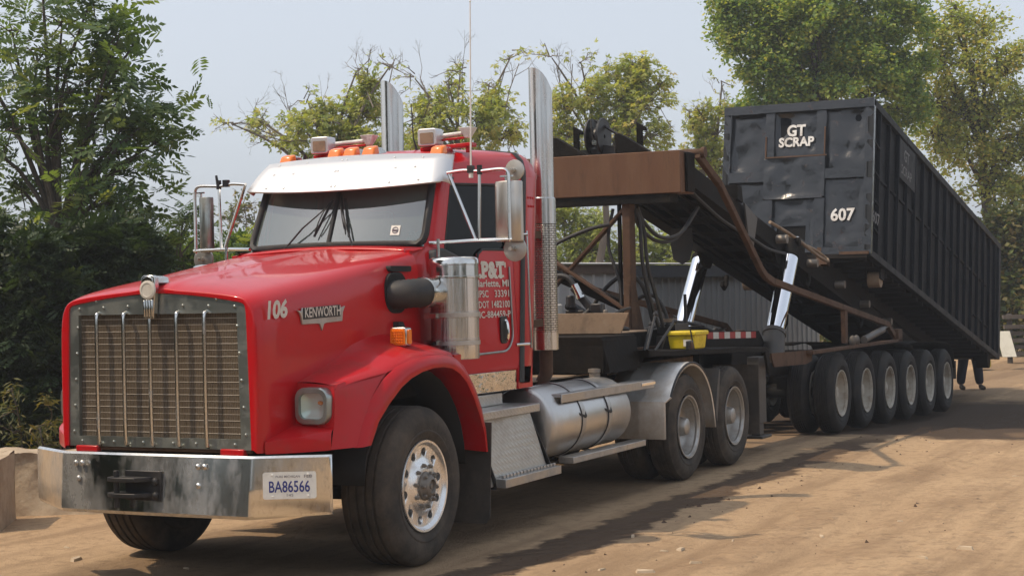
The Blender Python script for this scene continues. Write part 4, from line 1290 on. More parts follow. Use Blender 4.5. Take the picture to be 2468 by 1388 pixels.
# ---- air cleaners
for s in (-1, 1):
    cx, cyy = 0.765, s * 1.055
    m = MB()
    CK = 0.945
    m.lathe([(a, r * CK) for a, r in [(0, 0.175), (0.004, 0.184), (0.02, 0.186), (0.11, 0.186), (0.112, 0.190), (0.118, 0.190), (0.12, 0.186), (0.14, 0.186), (0.142, 0.190), (0.148, 0.190), (0.15, 0.186), (0.30, 0.186), (0.302, 0.190), (0.31, 0.190), (0.312, 0.186), (0.335, 0.186), (0.337, 0.190), (0.344, 0.190), (0.346, 0.186), (0.585, 0.186)]], (cx, cyy, 1.375), (0, 0, 1), 48, cap0=True)
    ac = m.build('air_cleaner', 'cleaner', TR, smooth=40)
    m = MB()
    m.lathe([(a, r * CK) for a, r in [(0.585, 0.192), (0.588, 0.198), (0.60, 0.198), (0.603, 0.190), (0.68, 0.189), (0.684, 0.194), (0.715, 0.194), (0.728, 0.186), (0.74, 0.17), (0.742, 0.0)]], (cx, cyy, 1.375), (0, 0, 1), 48)
    m.build('cleaner_lid', 'steel', ac, smooth=40)
    for zb_ in (0.118, 0.322):
        m = MB(); m.lathe([(zb_ - .016, 0.1765), (zb_ - .014, 0.183), (zb_ + .014, 0.183), (zb_ + .016, 0.1765)], (cx, cyy, 1.375), (0, 0, 1), 48)
        m.build('cleaner_band', 'alu', ac, smooth=30)
    m = MB()
    m.cyl((cx - .02, s * 0.94, 2.10), (cx - .02, s * 0.94, 2.25), 0.012)
    for z in (1.50, 1.69): m.box(cx - .19, cx - .02, min(s * .90, s * 1.0), max(s * .90, s * 1.0), z - .018, z + .018)
    m.build_each('cleaner_mount', 'steel', ac)
    m = MB()
    pth = spline([(0.25, s * 0.80, 1.85), (0.26, s * 0.89, 1.852), (0.31, s * 0.96, 1.858), (0.42, s * 0.985, 1.862)], 5)
    m.tube(pth, [0.100 + 0.004 * (k % 2) for k in range(len(pth))], 20)
    hs = m.build('intake_hose', 'rubber', ac, smooth=50)
    m = MB()
    m.tube([(0.405, s * 0.985, 1.862), (0.60, s * 0.985, 1.862)], 0.107, 24)
    m.tube([(0.418, s * 0.985, 1.862), (0.436, s * 0.985, 1.862)], 0.112, 24)
    m.build('hose_clamp', 'steel', hs, smooth=40)

# ---- exhaust stacks
def perforated():
    M = mat('perforated_heat_shield', (0.60, 0.58, 0.54), 0.22, 1.0, dirt=(0.33, 0.28, 0.22), dscale=3, damt=0.35, drough=0.5)
    t = M.node_tree; b = t.nodes['Principled BSDF']
    tc = t.nodes.new('ShaderNodeTexCoord')
    br = t.nodes.new('ShaderNodeTexBrick')
    nset(br, Scale=1.0, Mortar_Size=0.0032)
    br.inputs['Brick Width'].default_value = 0.050; br.inputs['Row Height'].default_value = 0.020
    uv = t.nodes.new('ShaderNodeUVMap')
    t.links.new(uv.outputs[0], br.inputs['Vector'])
    src = b.inputs['Base Color'].links[0].from_socket
    x = t.nodes.new('ShaderNodeMix'); x.data_type = 'RGBA'
    t.links.new(br.outputs['Fac'], x.inputs[0]); t.links.new(src, x.inputs[6]); x.inputs[7].default_value = (0.17, 0.15, 0.13, 1)
    t.links.new(x.outputs[2], b.inputs['Base Color'])
    bp = t.nodes.new('ShaderNodeBump'); bp.invert = True; bp.inputs['Distance'].default_value = 0.01
    t.links.new(br.outputs['Fac'], bp.inputs['Height']); t.links.new(bp.outputs[0], b.inputs['Normal'])
    return M
MAT['shield'] = perforated()
def uv_cyl(ob, c, r):
    me = ob.data
    uvl = me.uv_layers.new(name='UVMap')
    for pz in me.polygons:
        an = [math.atan2(me.vertices[me.loops[l].vertex_index].co.y - c[1], me.vertices[me.loops[l].vertex_index].co.x - c[0]) for l in pz.loop_indices]
        ref = an[0]
        for l, a in zip(pz.loop_indices, an):
            while a - ref > math.pi: a -= 2 * math.pi
            while a - ref < -math.pi: a += 2 * math.pi
            uvl.data[l].uv = (a * r, me.vertices[me.loops[l].vertex_index].co.z)
for s in (-1, 1):
    c = (3.0, s * 0.735)
    m = MB()
    n = 40
    # upper pipe with slanted open top
    rows = []
    rad = 0.100
    for k, z in enumerate((2.60, 2.9, 3.2, 3.45)):
        rows.append([(c[0] + rad * math.cos(t), c[1] + rad * math.sin(t), z) for t in np.linspace(0, 2 * math.pi, n, endpoint=False)])
    def top(t, r, dz=0):
        cz = math.cos(t + R(64))                          # cut slopes down outwards and to the rear
        return (c[0] + r * math.cos(t), c[1] + r * math.sin(t), 3.758 - 0.20 * ((1 + cz) / 2) ** 2.6 + dz)
    rows.append([top(t, rad) for t in np.linspace(0, 2 * math.pi, n, endpoint=False)])
    rows.append([top(t, rad - 0.006) for t in np.linspace(0, 2 * math.pi, n, endpoint=False)])
    rows.append([(c[0] + (rad - .008) * math.cos(t), c[1] + (rad - .008) * math.sin(t), 3.3) for t in np.linspace(0, 2 * math.pi, n, endpoint=False)])
    m.grid(rows, closed=True)
    st = m.build('exhaust_stack', 'stack', TR, smooth=50)
    m = MB()
    m.lathe([(0, 0.0), (0, 0.088), (0.01, 0.088)], (c[0], c[1], 3.29), (0, 0, 1), 24)
    m.build('pipe_plug', 'dark_void', st)  # near-black disc closing the pipe below its rim
    m = MB()
    m.lathe([(2.42, 0.107), (2.425, 0.112), (2.64, 0.112), (2.65, 0.101)], (c[0], c[1], 0), (0, 0, 1), 40)
    m.lathe([(1.345, 0.10), (1.35, 0.112), (1.50, 0.112)], (c[0], c[1], 0), (0, 0, 1), 40)
    m.build_each('shield_band', 'stack', st, smooth=40)
    m = MB()
    m.lathe([(1.50, 0.1105), (1.8, 0.1105), (2.1, 0.1105), (2.42, 0.1105)], (c[0], c[1], 0), (0, 0, 1), 64)
    hs = m.build('heat_shield', 'shield', st, smooth=60)
    uv_cyl(hs, c, 0.11)
    m = MB()
    m.tube([(c[0], c[1], 1.35), (c[0], c[1], 1.15), (c[0] - .02, c[1] * .9, 1.0), (c[0] - .02, c[1] * .6, 0.9)], 0.06, 14)
    m.box(c[0] - .42, c[0] - .09, c[1] - .03, c[1] + .03, 2.30, 2.36)
    m.box(c[0] - .42, c[0] - .09, c[1] - .03, c[1] + .03, 1.55, 1.61)
    m.build_each('stack_bracket', 'rust', st)
# grab bar behind the door
for s in (-1, 1):
    m = MB()
    m.tube([(2.155, s * 1.0, 1.40), (2.165, s * 0.975, 2.34)], 0.011, 8)
    for z in (1.43, 2.31): m.tube([(1.99 if z < 2 else 2.12, s * (cy(z)), z), (2.157, s * 0.99, z)], 0.013, 8)
    m.build('grab_bar', 'steel', TR)

# ---- lower chrome skirt, battery box step, tank, frame
for s in (-1, 1):
    m = MB(); m.hexa([(1.0, s * .82, 1.075), (1.99, s * .90, 1.075), (1.99, s * .945, 1.075), (1.0, s * .865, 1.075)], [(1.0, s * .82, 1.233), (1.99, s * .90, 1.233), (1.99, s * .945, 1.233), (1.0, s * .865, 1.233)])
    m.build('chrome_skirt', 'skirt', TR, bevel=0.004)
    # battery box with two treads
    m = MB()
    m.hexa([(1.10, s * 0.70, 0.40), (2.14, s * 0.70, 0.40), (2.14, s * 1.14, 0.40), (1.10, s * 1.14, 0.40)], [(1.06, s * 0.70, 0.90), (1.98, s * 0.70, 0.90), (1.98, s * 1.06, 0.90), (1.06, s * 1.06, 0.90)])
    bb = m.build('battery_box', 'tread', TR, bevel=0.006)
    BB = bb
    m = MB()
    m.box(1.03, 2.02, min(s * .72, s * 1.13), max(s * .72, s * 1.13), 0.902, 0.965)
    m.box(1.12, 1.82, min(s * .70, s * .90), max(s * .70, s * .90), 0.968, 1.06)
    m.build('upper_tread', 'tread', bb, bevel=0.006)
    m = MB()
    rows = []
    # lower tread with raised serrations, bowed front edge
    m.hexa([(1.20, s * 1.0, 0.395), (2.20, s * 1.0, 0.395), (2.25, s * 1.20, 0.385), (1.22, s * 1.215, 0.385)], [(1.20, s * 1.0, 0.462), (2.20, s * 1.0, 0.462), (2.25, s * 1.20, 0.45), (1.22, s * 1.215, 0.45)])
    for i in range(16):
        x = 1.27 + i * 0.06
        for y in (1.05, 1.10, 1.15):
            m.box(x, x + 0.035, min(s * y, s * (y + .022)), max(s * y, s * (y + .022)), 0.452, 0.475)
    m.build('lower_tread', 'alu', bb, bevel=0.003)
    m = MB()
    for x0, x1, x2 in ((1.985, 2.05, 2.23), (1.06, 1.09, 1.20)):
        m.prism([(0.66, 0.90), (1.05, 0.88), (1.16, 0.46), (1.16, 0.38), (0.66, 0.38)], lambda u, v, w: (w + (x2 - x0) * (0.90 - v) / .52 * 0.75, s * u, v), x0, x0 + 0.012)
    m.build_each('box_bracket', 'black', bb)
for s in (-1, 1):
    m = MB()
    c = (0, s * 0.885, 0.775); r = 0.30
    prof = [(0, 0.002), (0.0, r * 0.5), (0.004, r * 0.9), (0.02, r - 0.006), (0.035, r)]
    full = prof + [(1.66 - a, q) for a, q in prof[::-1]]
    m.lathe(full, (2.16, c[1], c[2]), (1, 0, 0), 56)
    tk = m.build('fuel_tank', 'tank', TR, smooth=35)
    m = MB()
    for x in (2.72, 3.28):
        m.lathe([(0, r + 0.002), (0.002, r + 0.008), (0.072, r + 0.008), (0.074, r + 0.002)], (x, c[1], c[2]), (1, 0, 0), 56)
    m.build_each('tank_strap', 'alu', tk, smooth=40)
    m = MB()
    for x in (2.71, 3.27):
        m.lathe([(0, r + 0.001), (0.001, r + 0.006), (0.012, r + 0.006), (0.013, r + .001)], (x, c[1], c[2]), (1, 0, 0), 56)
    for x in (2.84, 3.38):
        m.beam((x, s * 1.12, 0.93), (x - 0.07, s * 1.195, 0.80), .02, .02); m.beam((x - 0.07, s * 1.195, 0.80), (x - .17, s * 1.17, 0.83), .02, .02)
    m.build_each('strap_rubber', 'rubber', tk, smooth=40)
    m = MB(); m.box(2.50, 4.10, min(s * 1.06, s * 1.20), max(s * 1.06, s * 1.20), 0.435, 0.49)
    for x in (2.75, 3.32): m.beam((x, s * 1.08, .44), (x, s * .9, .48), .05, .02)
    m.build('tank_step', 'alu', tk, bevel=0.006)
    m = MB(); m.box(2.36, 4.42, min(s * 1.0, s * 1.165), max(s * 1.0, s * 1.165), 0.985, 1.012); m.box(2.36, 4.42, min(s * 1.155, s * 1.167), max(s * 1.155, s * 1.167), 0.94, 1.012)
    m.build('tank_top_step', 'alu', tk, bevel=0.004)
    m = MB(); m.lathe([(0, 0.05), (0.05, 0.05), (0.055, 0.06), (0.085, 0.058), (0.09, 0.02)], (3.75, s * 0.86, 1.06), (0, 0, 1), 16, cap1=True)
    m.build('filler_cap', 'hub', tk)
    m = MB(); m.box(4.10, 4.43, min(s * 1.168, s * 1.175), max(s * 1.168, s * 1.175), 0.968, 0.998); m.build('step_light', 'chrome', tk, bevel=0.003)

# quarter fender over the first drive wheel
WB, T2 = 5.18, 6.555
for s in (-1, 1):
    m = MB()
    pr = [(4.47, 0.455), (4.47, 0.85)] + [(WB + 0.02 + 0.665 * math.cos(R(a)), 0.505 + 0.625 * math.sin(R(a))) for a in range(148, 18, -8)] + [(5.86, 0.62), (5.90, 0.45)]
    pr[1] = (4.475, 0.80)
    rows = []
    for yv, dz in ((1.238, -0.03), (1.245, 0.0), (1.23, 0.006), (1.0, 0.0), (0.985, 0.005), (0.97, 0.0), (0.8, 0), (0.785, 0.005), (0.77, 0.0), (0.62, 0.0)):
        row = []
        for k, (x, z) in enumerate(pr):
            v = Vector((x - WB, 0, z - 0.515)).normalized()
            d = dz
            row.append((x + v.x * d, s * yv, z + v.z * d))
        rows.append(row)
    m.grid(rows)
    q = m.build('quarter_fender', 'fender_alu', TR, smooth=50, solid=0.005)
    m = MB()
    m.tube([(x, s * 1.243, z) for x, z in pr[2:]], 0.011, 8)
    m.build('fender_edge', 'rubber', q)
# grey splash plate between the drive wheels
for s in (-1, 1):
    m = MB()
    m.prism([(5.96, 0.52), (6.03, 0.50), (6.15, 0.98), (6.13, 1.03), (6.06, 0.86)], lambda u, v, w: (u, s * w, v), 0.80, 1.21)
    m.build('splash_guard', 'grey_steel', TR, bevel=0.004)
# chassis
m = MB()
for s in (-1, 1):
    m.box(-1.15, 7.35, s * 0.43 - .04, s * 0.43 + .04, 0.72, 0.99)
for x in (-1.1, 0.4, 2.6, 4.2, 5.85, 7.3): m.box(x - .06, x + .06, -0.40, 0.40, 0.74, 0.96)
m.cyl((0, -0.95, 0.545), (0, 0.95, 0.545), 0.075); m.beam((0, -0.8, 0.5), (0, 0.8, 0.5), 0.14, 0.12)
for x in (WB, T2):
    m.cyl((x, -1.0, 0.515), (x, 1.0, 0.515), 0.085); m.ball((x, 0, 0.52), 0.24, 14)
    for s in (-1, 1): m.box(x - .5, x + .5, s * .43 - .06, s * .43 + .06, 0.62, 0.72)
for s in (-1, 1):
    m.box(-0.7, 0.7, s * .43 - .05, s * .43 + .05, 0.62, 0.70)
    # inner wheel-arch liner, engine sides
    m.box(-0.75, 0.95, s * 0.62 - .02, s * 0.62 + .02, 0.75, 1.42); m.box(-0.62, 0.95, s * 0.865 - .01, s * 0.865 + .01, 1.12, 1.36)
m.box(-1.18, 0.6, -0.5, 0.5, 0.72, 1.5)
m.box(-1.12, -0.5, -0.72, 0.72, 0.55, 0.82)
m.box(0.9, 4.6, -0.62, 0.62, 0.45, 1.06)
m.build('chassis', 'frame', TR)
# inner arch roofs of the front wheels
for s in (-1, 1):
    m = MB()
    pts = [(0.02 + 0.70 * math.cos(R(a)), 0.62 + 0.72 * math.sin(R(a))) for a in range(0, 181, 12)]
    m.grid([[(x, s * 1.14, z) for x, z in pts], [(x, s * 0.63, z) for x, z in pts]])
    m.build('wheel_arch', 'dark_void', TR, solid=0.004)
    m = MB()
    m.prism([(1.235, 0.90), (1.235, 0.20), (1.20, 0.165), (0.72, 0.165), (0.70, 0.20), (0.68, 0.90)], lambda u, v, w: (0.955 + w - 0.08 * (0.9 - v), s * u, v), 0.0, 0.012)
    m.build('mud_flap', 'flap', TR)
# deck plates over the chassis and rear hangers
m = MB(); m.box(2.62, 4.35, -0.68, 0.68, 1.075, 1.09); m.box(4.5, 7.3, -0.5, 0.5, 1.02, 1.10)
m.build('deck_plate', 'tan_steel', TR, bevel=0.004)
m = MB()
m.cyl((5.85, 0, 1.06), (5.85, 0, 1.20), 0.46, 28)
m.build('fifth_wheel', 'frame', TR)
for s in (-1, 1):
    m = MB(); m.prism([(1.20, 1.0), (1.20, 0.25), (0.68, 0.25), (0.68, 1.0)], lambda u, v, w: (7.42 + w, s * u, v), 0, 0.012)
    m.build('mud_flap', 'flap', TR)

# wheels
wheel_part(TR, (0, -1.225, 0.545), 'steer')
wheel_part(TR, (0, 1.225, 0.545), 'steer', True)
for x in (WB, T2):
    for s in (-1, 1):
        wheel_part(TR, (x, s * 1.228, 0.515), 'drive', s > 0)
        wheel_part(TR, (x, s * 0.895, 0.515), 'drive', s > 0)
# ------------------------------------------------------------------ the roll-off trailer
TL = thing('roll_off_trailer', 'dirty black roll-off trailer with raised tilt frame, chrome lift rods and brown tarp gantry', 'trailer', (11.0, 0, 0))
TH = math.atan(0.217)
ca, sa = math.cos(TH), math.sin(TH)
def tf(a, y, n):
    """on the tilted frame: a metres behind its nose, n above the rail tops"""
    return Vector((7.30 + a * ca + n * sa, y, 3.205 - a * sa + n * ca))
# main beams, gooseneck and deck
m = MB()
for s in (-1, 1):
    m.hexa([(7.6, s * .45 - .05, 0.80), (18.4, s * .45 - .05, 0.47), (18.4, s * .45 + .05, 0.47), (7.6, s * .45 + .05, 0.80)], [(7.6, s * .45 - .05, 1.12), (18.4, s * .45 - .05, 0.72), (18.4, s * .45 + .05, 0.72), (7.6, s * .45 + .05, 1.12)])
    m.box(4.5, 7.7, s * .45 - .05, s * .45 + .05, 1.14, 1.42)
    m.hexa([(7.5, s * .45 - .05, 0.82), (8.6, s * .45 - .05, .78), (8.6, s * .45 + .05, .78), (7.5, s * .45 + .05, .82)], [(7.5, s * .45 - .05, 1.42), (8.6, s * .45 - .05, 1.12), (8.6, s * .45 + .05, 1.12), (7.5, s * .45 + .05, 1.42)])
for k in range(6):
    x = 11.02 + 1.257 * k; z = 0.455 - 0.033 * 1.257 * k
    m.cyl((x, -0.9, z), (x, 0.9, z), 0.075)
    for s in (-1, 1):
        m.box(x - .3, x + .3, s * .45 - .07, s * .45 + .07, z + .06, z + .22)
for x in (8.7, 10.2, 12.6, 15.2, 17.8): m.box(x - .05, x + .05, -.45, .45, .82 - .033 * (x - 9), 1.0 - .033 * (x - 9))
ch = m.build('trailer_beam', 'frame', TL)
m = MB()
m.box(3.75, 4.55, -0.95, 0.95, 1.10, 1.40)
m.hexa([(3.78, -1.0, 1.10), (4.4, -1.05, 1.12), (4.4, 1.05, 1.12), (3.78, 1.0, 1.10)], [(3.74, -0.93, 1.43), (4.5, -0.95, 1.43), (4.5, 0.95, 1.43), (3.74, 0.93, 1.43)])
# deck plate with a slightly buckled, drooping edge
rows = []
for x, z in ((4.35, 1.275), (4.9, 1.262), (5.6, 1.235), (6.3, 1.222), (6.9, 1.205), (7.5, 1.185), (7.9, 1.165)):
    rows.append([(x, y, z + 0.006 * math.sin(x * 5 + y)) for y in (-1.15, -0.8, 0, 0.8, 1.15)])
m.grid(rows)
rows2 = [[(p.x if hasattr(p, 'x') else p[0], -1.15, z_) for z_ in (r[0][2], r[0][2] - 0.05)] for r, p in zip(rows, [r[0] for r in rows])]
m.grid(rows2)
m.grid([[(a, -b, c) for a, b, c in r] for r in rows2])
m.prism([(7.9, 1.165), (7.98, 1.13), (8.05, 0.86), (7.98, 0.86), (7.85, 1.10)], lambda u, v, w: (u, w, v), -1.15, -1.12)
m.prism([(7.9, 1.165), (7.98, 1.13), (8.05, 0.86), (7.98, 0.86), (7.85, 1.10)], lambda u, v, w: (u, w, v), 1.12, 1.15)
m.build('gooseneck_deck', 'frame', TL, bevel=0.006, solid=0.0)
m = MB()
# tan tray in front of the gantry
m.prism([(0.94, 1.632), (0.86, 1.438), (-0.86, 1.438), (-0.94, 1.632)], lambda u, v, w: (w, u, v), 4.385, 4.40)
m.box(4.40, 5.2, -0.80, 0.80, 1.432, 1.447)
m.build('front_tray', 'tan_steel', TL, bevel=0.004)
# hydraulic clutter on the tray
m = MB()
m.box(4.55, 4.8, -0.42, -0.22, 1.45, 1.66); m.cyl((4.65, -0.55, 1.5), (4.65, -0.2, 1.72), 0.05); m.box(4.6, 4.75, -0.12, 0.06, 1.45, 1.62)
m.beam((4.5, -0.33, 1.88), (4.55, -0.55, 1.6), .07, .07); m.box(4.5, 4.6, -.62, -.5, 1.5, 1.72); m.cyl((4.55, -.28, 1.68), (4.55, -.28, 1.80), .045)
m.build('valve_block', 'black', TL, bevel=0.012)
m = MB(); m.cyl((4.5, -0.345, 1.90), (4.5, -0.40, 1.79), 0.036, 14); m.cyl((4.5, -0.40, 1.79), (4.5, -.41, 1.77), .043, 14)
m.build('hose_fitting', 'steel', TL)
m = MB(); m.box(4.42, 4.55, -0.20, -0.06, 1.60, 1.72); m.build('plastic_reservoir', 'plate_white', TL, bevel=0.015)
# hoses
def hose(pts, r=0.02, mt='rubber'):
    m = MB(); m.tube(spline(pts, 6), r, 8); return m.build('hydraulic_hose', mt, TL, smooth=60)
hose([(4.5, 0.1, 1.55), (4.5, 0.0, 1.85), (4.5, -0.15, 1.98), (4.5, -0.28, 1.97), (4.5, -0.345, 1.89)], 0.026)
hose([(5.7, -0.50, 2.64), (5.72, -0.54, 2.50), (5.72, -0.56, 2.1), (5.80, -0.60, 1.75), (5.92, -0.64, 1.45)], 0.02)
hose([(5.75, -0.50, 2.62), (5.80, -0.55, 2.45), (5.80, -0.58, 2.1), (5.90, -0.63, 1.75), (6.0, -0.66, 1.45)], 0.02)
hose([(5.75, -0.50, 2.68), (6.3, -0.35, 2.55), (6.9, -0.3, 2.40), (7.4, -0.35, 2.45), (7.8, -0.42, 2.75)], 0.021)
hose([(5.8, -0.45, 2.66), (6.3, -0.30, 2.50), (6.9, -0.26, 2.36), (7.4, -0.3, 2.40), (7.8, -0.38, 2.70)], 0.021)
hose([(5.2, 0.42, 2.15), (5.3, 0.2, 2.32), (5.4, -0.1, 2.45), (5.5, -0.3, 2.5)], 0.02)
hose([(5.6, -0.30, 2.66), (5.6, -0.24, 2.3), (5.6, -0.36, 1.9), (5.55, -0.38, 1.5)], 0.018)
hose([(5.1, -0.35, 1.5), (5.3, -0.45, 1.62), (5.5, -0.5, 1.66)], 0.016)
hose([(5.8, 0.2, 1.3), (5.85, 0.0, 1.75), (5.9, -0.25, 1.98), (5.95, -0.45, 1.90), (6.0, -0.55, 1.5)], 0.022)
hose([(5.9, -0.1, 1.3), (6.0, -0.3, 1.68), (6.1, -0.5, 1.78), (6.15, -0.62, 1.62), (6.15, -0.66, 1.42)], 0.02)
hose([(4.5, -0.52, 1.6), (4.6, -0.56, 1.52), (4.75, -0.62, 1.50), (4.95, -0.7, 1.46)], 0.024)
hose([(4.5, -0.5, 1.66), (4.48, -0.42, 1.60), (4.47, -0.30, 1.55), (4.5, -0.1, 1.5)], 0.024)
hose([(4.6, 0.30, 1.5), (4.55, 0.15, 1.78), (4.5, 0.0, 1.80), (4.48, -0.12, 1.68)], 0.02)
hose([(7.4, -0.46, 2.93), (8.2, -0.55, 2.62), (9.2, -0.58, 2.42), (9.9, -0.57, 2.30), (10.5, -0.60, 2.25)], 0.018)
hose([(6.9, 0.2, 1.25), (7.4, -0.1, 1.45), (8.0, -0.3, 1.42), (8.8, -0.40, 1.22)], 0.022)
m = MB()
for x_, y_ in ((4.45, -0.68), (4.7, 0.28), (4.62, 0.5), (5.0, -0.3)):
    m.box(x_ - .05, x_ + .06, y_ - .05, y_ + .05, 1.447, 1.447 + .10 + .12 * abs(y_)); m.cyl((x_, y_, 1.5), (x_, y_, 1.66), .022)
m.build_each('hydraulic_valve', 'hub', TL, bevel=0.008)
# control levers and valve bank on the deck
m = MB()
m.box(5.9, 6.35, -0.86, -0.62, 1.23, 1.36)
m.box(6.1, 6.5, -.75, -.55, 1.38, 1.48)
m.cyl((6.3, -.68, 1.36), (6.3, -.68, 1.55), .02)
m.cyl((6.55, -.70, 1.3), (6.55, -.70, 1.78), .018)
for a, b in (((5.0, -.95, 1.25), (5.50, -.97, 1.52)), ((4.8, -.95, 1.27), (5.12, -.92, 1.60)), ((5.1, -.80, 1.25), (5.3, -.80, 1.50))):
    m.tube([a, b], 0.013, 8); m.ball(b, 0.028, 8)
m.build_each('control_lever', 'black', TL)
m = MB(); m.cyl((6.2, -.66, 1.5), (6.2, -.66, 1.535), .07); m.build('brass_cap', 'tan_steel', TL)
m = MB(); m.box(5.30, 5.44, -1.19, -1.155, 1.245, 1.335)
lamp = m.build('side_lamp', 'black', TL, bevel=0.01)
m = MB(); m.lathe([(0, 0.034), (-0.012, 0.030), (-0.018, 0.012)], (5.37, -1.19, 1.29), (0, 1, 0), 16, cap1=True); m.build('lamp_lens', 'rust', lamp)

# tarp gantry
m = MB()
for s in (-1, 1):
    m.box(5.55, 5.70, s * .455 - .042, s * .455 + .042, 1.46, 2.72)
    m.prism([(5.50, 1.24), (6.05, 1.24), (5.98, 1.30), (5.78, 1.72), (5.70, 1.95), (5.55, 1.95)], lambda u, v, w: (u, w, v), s * .455 - .03, s * .455 + .03)
    m.box(5.42, 6.1, s * .455 - .12, s * .455 + .12, 1.235, 1.26)
m.beam((5.60, 0.455, 1.80), (5.60, -0.43, 2.66), 0.085, 0.03, up=(0, 0.7, 0.7))
m.beam((5.57, 0.455, 2.22), (5.57, -0.455, 1.62), 0.085, 0.03, up=(0, 0.7, -0.7))
gy_ = m.build('gantry_post', 'rust', TL, bevel=0.006)
m = MB()
m.cyl((5.62, -0.36, 1.40), (5.62, -0.36, 2.72), 0.022); m.beam((5.66, 0.455, 2.04), (5.66, -0.36, 1.68), 0.08, 0.10)
m.box(5.50, 5.74, -0.95, 0.95, 2.70, 2.785)
m.build('gantry_brace', 'frame', gy_)
m = MB()
m.hexa([(5.48, -1.075, 2.785), (5.86, -1.075, 2.785), (5.86, 1.075, 2.785), (5.48, 1.075, 2.785)], [(5.48, -1.07, 3.205), (5.86, -1.07, 3.205), (5.86, 1.07, 3.205), (5.48, 1.07, 3.205)])
bx = m.build('tarp_housing', 'brown', TL, bevel=0.008)
m = MB(); m.box(5.60, 5.82, -1.105, -1.075, 2.80, 3.19); m.box(5.60, 5.82, 1.075, 1.105, 2.80, 3.19)
m.build_each('housing_end', 'frame', bx, bevel=0.006)
for y in (0.255, -0.445):
    m = MB()
    m.prism([(0.07, 0), (0.07, 0.19), (0.03, 0.20), (-0.03, 0.17), (-0.30, 0.0)], lambda u, v, w: (w, y + u, 3.207 + v), 5.50, 5.60)
    m.prism([(-0.06, 0), (-0.06, 0.33), (-0.13, 0.29), (-0.165, 0.27), (-0.165, 0.235), (-0.12, 0.24), (-0.12, 0.0)], lambda u, v, w: (w, y + u, 3.207 + v), 5.76, 5.80)
    m.build('tarp_cradle', 'frame', bx, bevel=0.006)
m = MB()
m.lathe([(0, 0.02), (0, 0.185), (0.02, 0.19), (0.02, 0.10), (0.13, 0.10), (0.13, 0.19), (0.15, 0.185), (0.15, 0.02)], (5.66, -0.20, 3.40), (0, 1, 0), 32)
m.box(5.60, 5.72, -.34, .1, 3.207, 3.27)
m.beam((5.66, -.12, 3.30), (5.66, -.45, 3.24), .10, .05)
sp = m.build('tarp_spool', 'black', bx, smooth=40)
m = MB(); m.tube([(5.66, -.10, 3.57), (5.68, -.25, 3.47), (5.70, -.42, 3.36)], 0.016, 6); m.tube([(5.55, -.10, 3.57), (5.52, -.12, 3.40), (5.52, -.16, 3.30)], .008, 6); m.build_each('tarp_strap', 'rubber', sp)
m = MB(); m.prism(rrect(.05, .05, .008, 2), lambda u, v, w: (w, -.16 + u, 3.33 + v), 5.48, 5.52); m.build('strap_buckle', 'steel', sp)

# bent tarp arms, cross tube, pivots
for s in (-1, 1):
    y = s * 1.19
    m = MB()
    pth = [(5.86, s * 1.12, 3.175), (6.3, y, 2.90), (7.62, y, 2.03), (7.78, y, 1.955), (8.05, y, 1.895), (13.35, y, 1.27), (13.72, y, 1.10)]
    for a, b in zip(pth[:-1], pth[1:]):
        m.beam(a, b, 0.06, 0.076)
    ar = m.build('tarp_arm', 'rust', TL, bevel=0.008)
    m = MB()
    m.box(11.0, 11.12, y - .03, y + .03, 1.09, 1.53)
    m.hexa([(9.5, y - .03, 1.015), (14.15, y - .03, 0.995), (14.15, y + .06, 0.995), (9.5, y + .06, 1.015)], [(9.5, y - .03, 1.06), (14.15, y - .03, 1.035), (14.15, y + .06, 1.035), (9.5, y + .06, 1.06)])
    m.box(13.9, 14.15, y - .03, y + .06, 1.0, 1.18)
    m.build_each('arm_rail', 'rust', ar, bevel=0.005)
    m = MB(); m.cyl((11.95, y + .02 * s, 1.10), (13.0, y + .02 * s, 1.20), 0.048, 16); m.cyl((13.0, y, 1.20), (13.35, y, 1.24), 0.024)
    for x in (11.45, 11.65): m.ball((x, y, 1.10), 0.05, 8, sc=(.6, 1, 1.6))
    m.build('arm_cylinder', 'grey_steel', ar, smooth=50)
m = MB(); m.cyl((5.90, -1.15, 3.20), (5.90, 1.15, 3.20), 0.04, 14); m.cyl((5.90, -1.19, 3.20), (5.90, -1.15, 3.20), 0.055, 14)
m.build('tarp_cross_tube', 'rust', TL)

# tilt frame
LEN = 11.4
m = MB()
for s in (-1, 1):
    y = s * 0.46
    m.hexa([tf(0, y - .05, -.24), tf(LEN, y - .05, -.24), tf(LEN, y + .05, -.24), tf(0, y + .05, -.24)], [tf(0, y - .05, 0), tf(LEN, y - .05, 0), tf(LEN, y + .05, 0), tf(0, y + .05, 0)])
    m.hexa([tf(0, y - .085, -.245), tf(LEN, y - .085, -.245), tf(LEN, y + .085, -.245), tf(0, y + .085, -.245)], [tf(0, y - .085, -.225), tf(LEN, y - .085, -.225), tf(LEN, y + .085, -.225), tf(0, y + .085, -.225)])
    # nose end piece
    m.hexa([tf(-.22, y - .05, -.12), tf(0, y - .05, -.24), tf(0, y + .05, -.24), tf(-.22, y + .05, -.12)], [tf(-.22, y - .05, 0), tf(0, y - .05, 0), tf(0, y + .05, 0), tf(-.22, y + .05, 0)])
    # cylinder clevis plates
    m.hexa([tf(3.30, y + .03 * s - .02, -.38), tf(3.55, y + .03 * s - .02, -.38), tf(3.55, y + .03 * s + .02, -.38), tf(3.30, y + .03 * s + .02, -.38)], [tf(3.1, y + .03 * s - .02, -.22), tf(3.7, y + .03 * s - .02, -.22), tf(3.7, y + .03 * s + .02, -.22), tf(3.1, y + .03 * s + .02, -.22)])
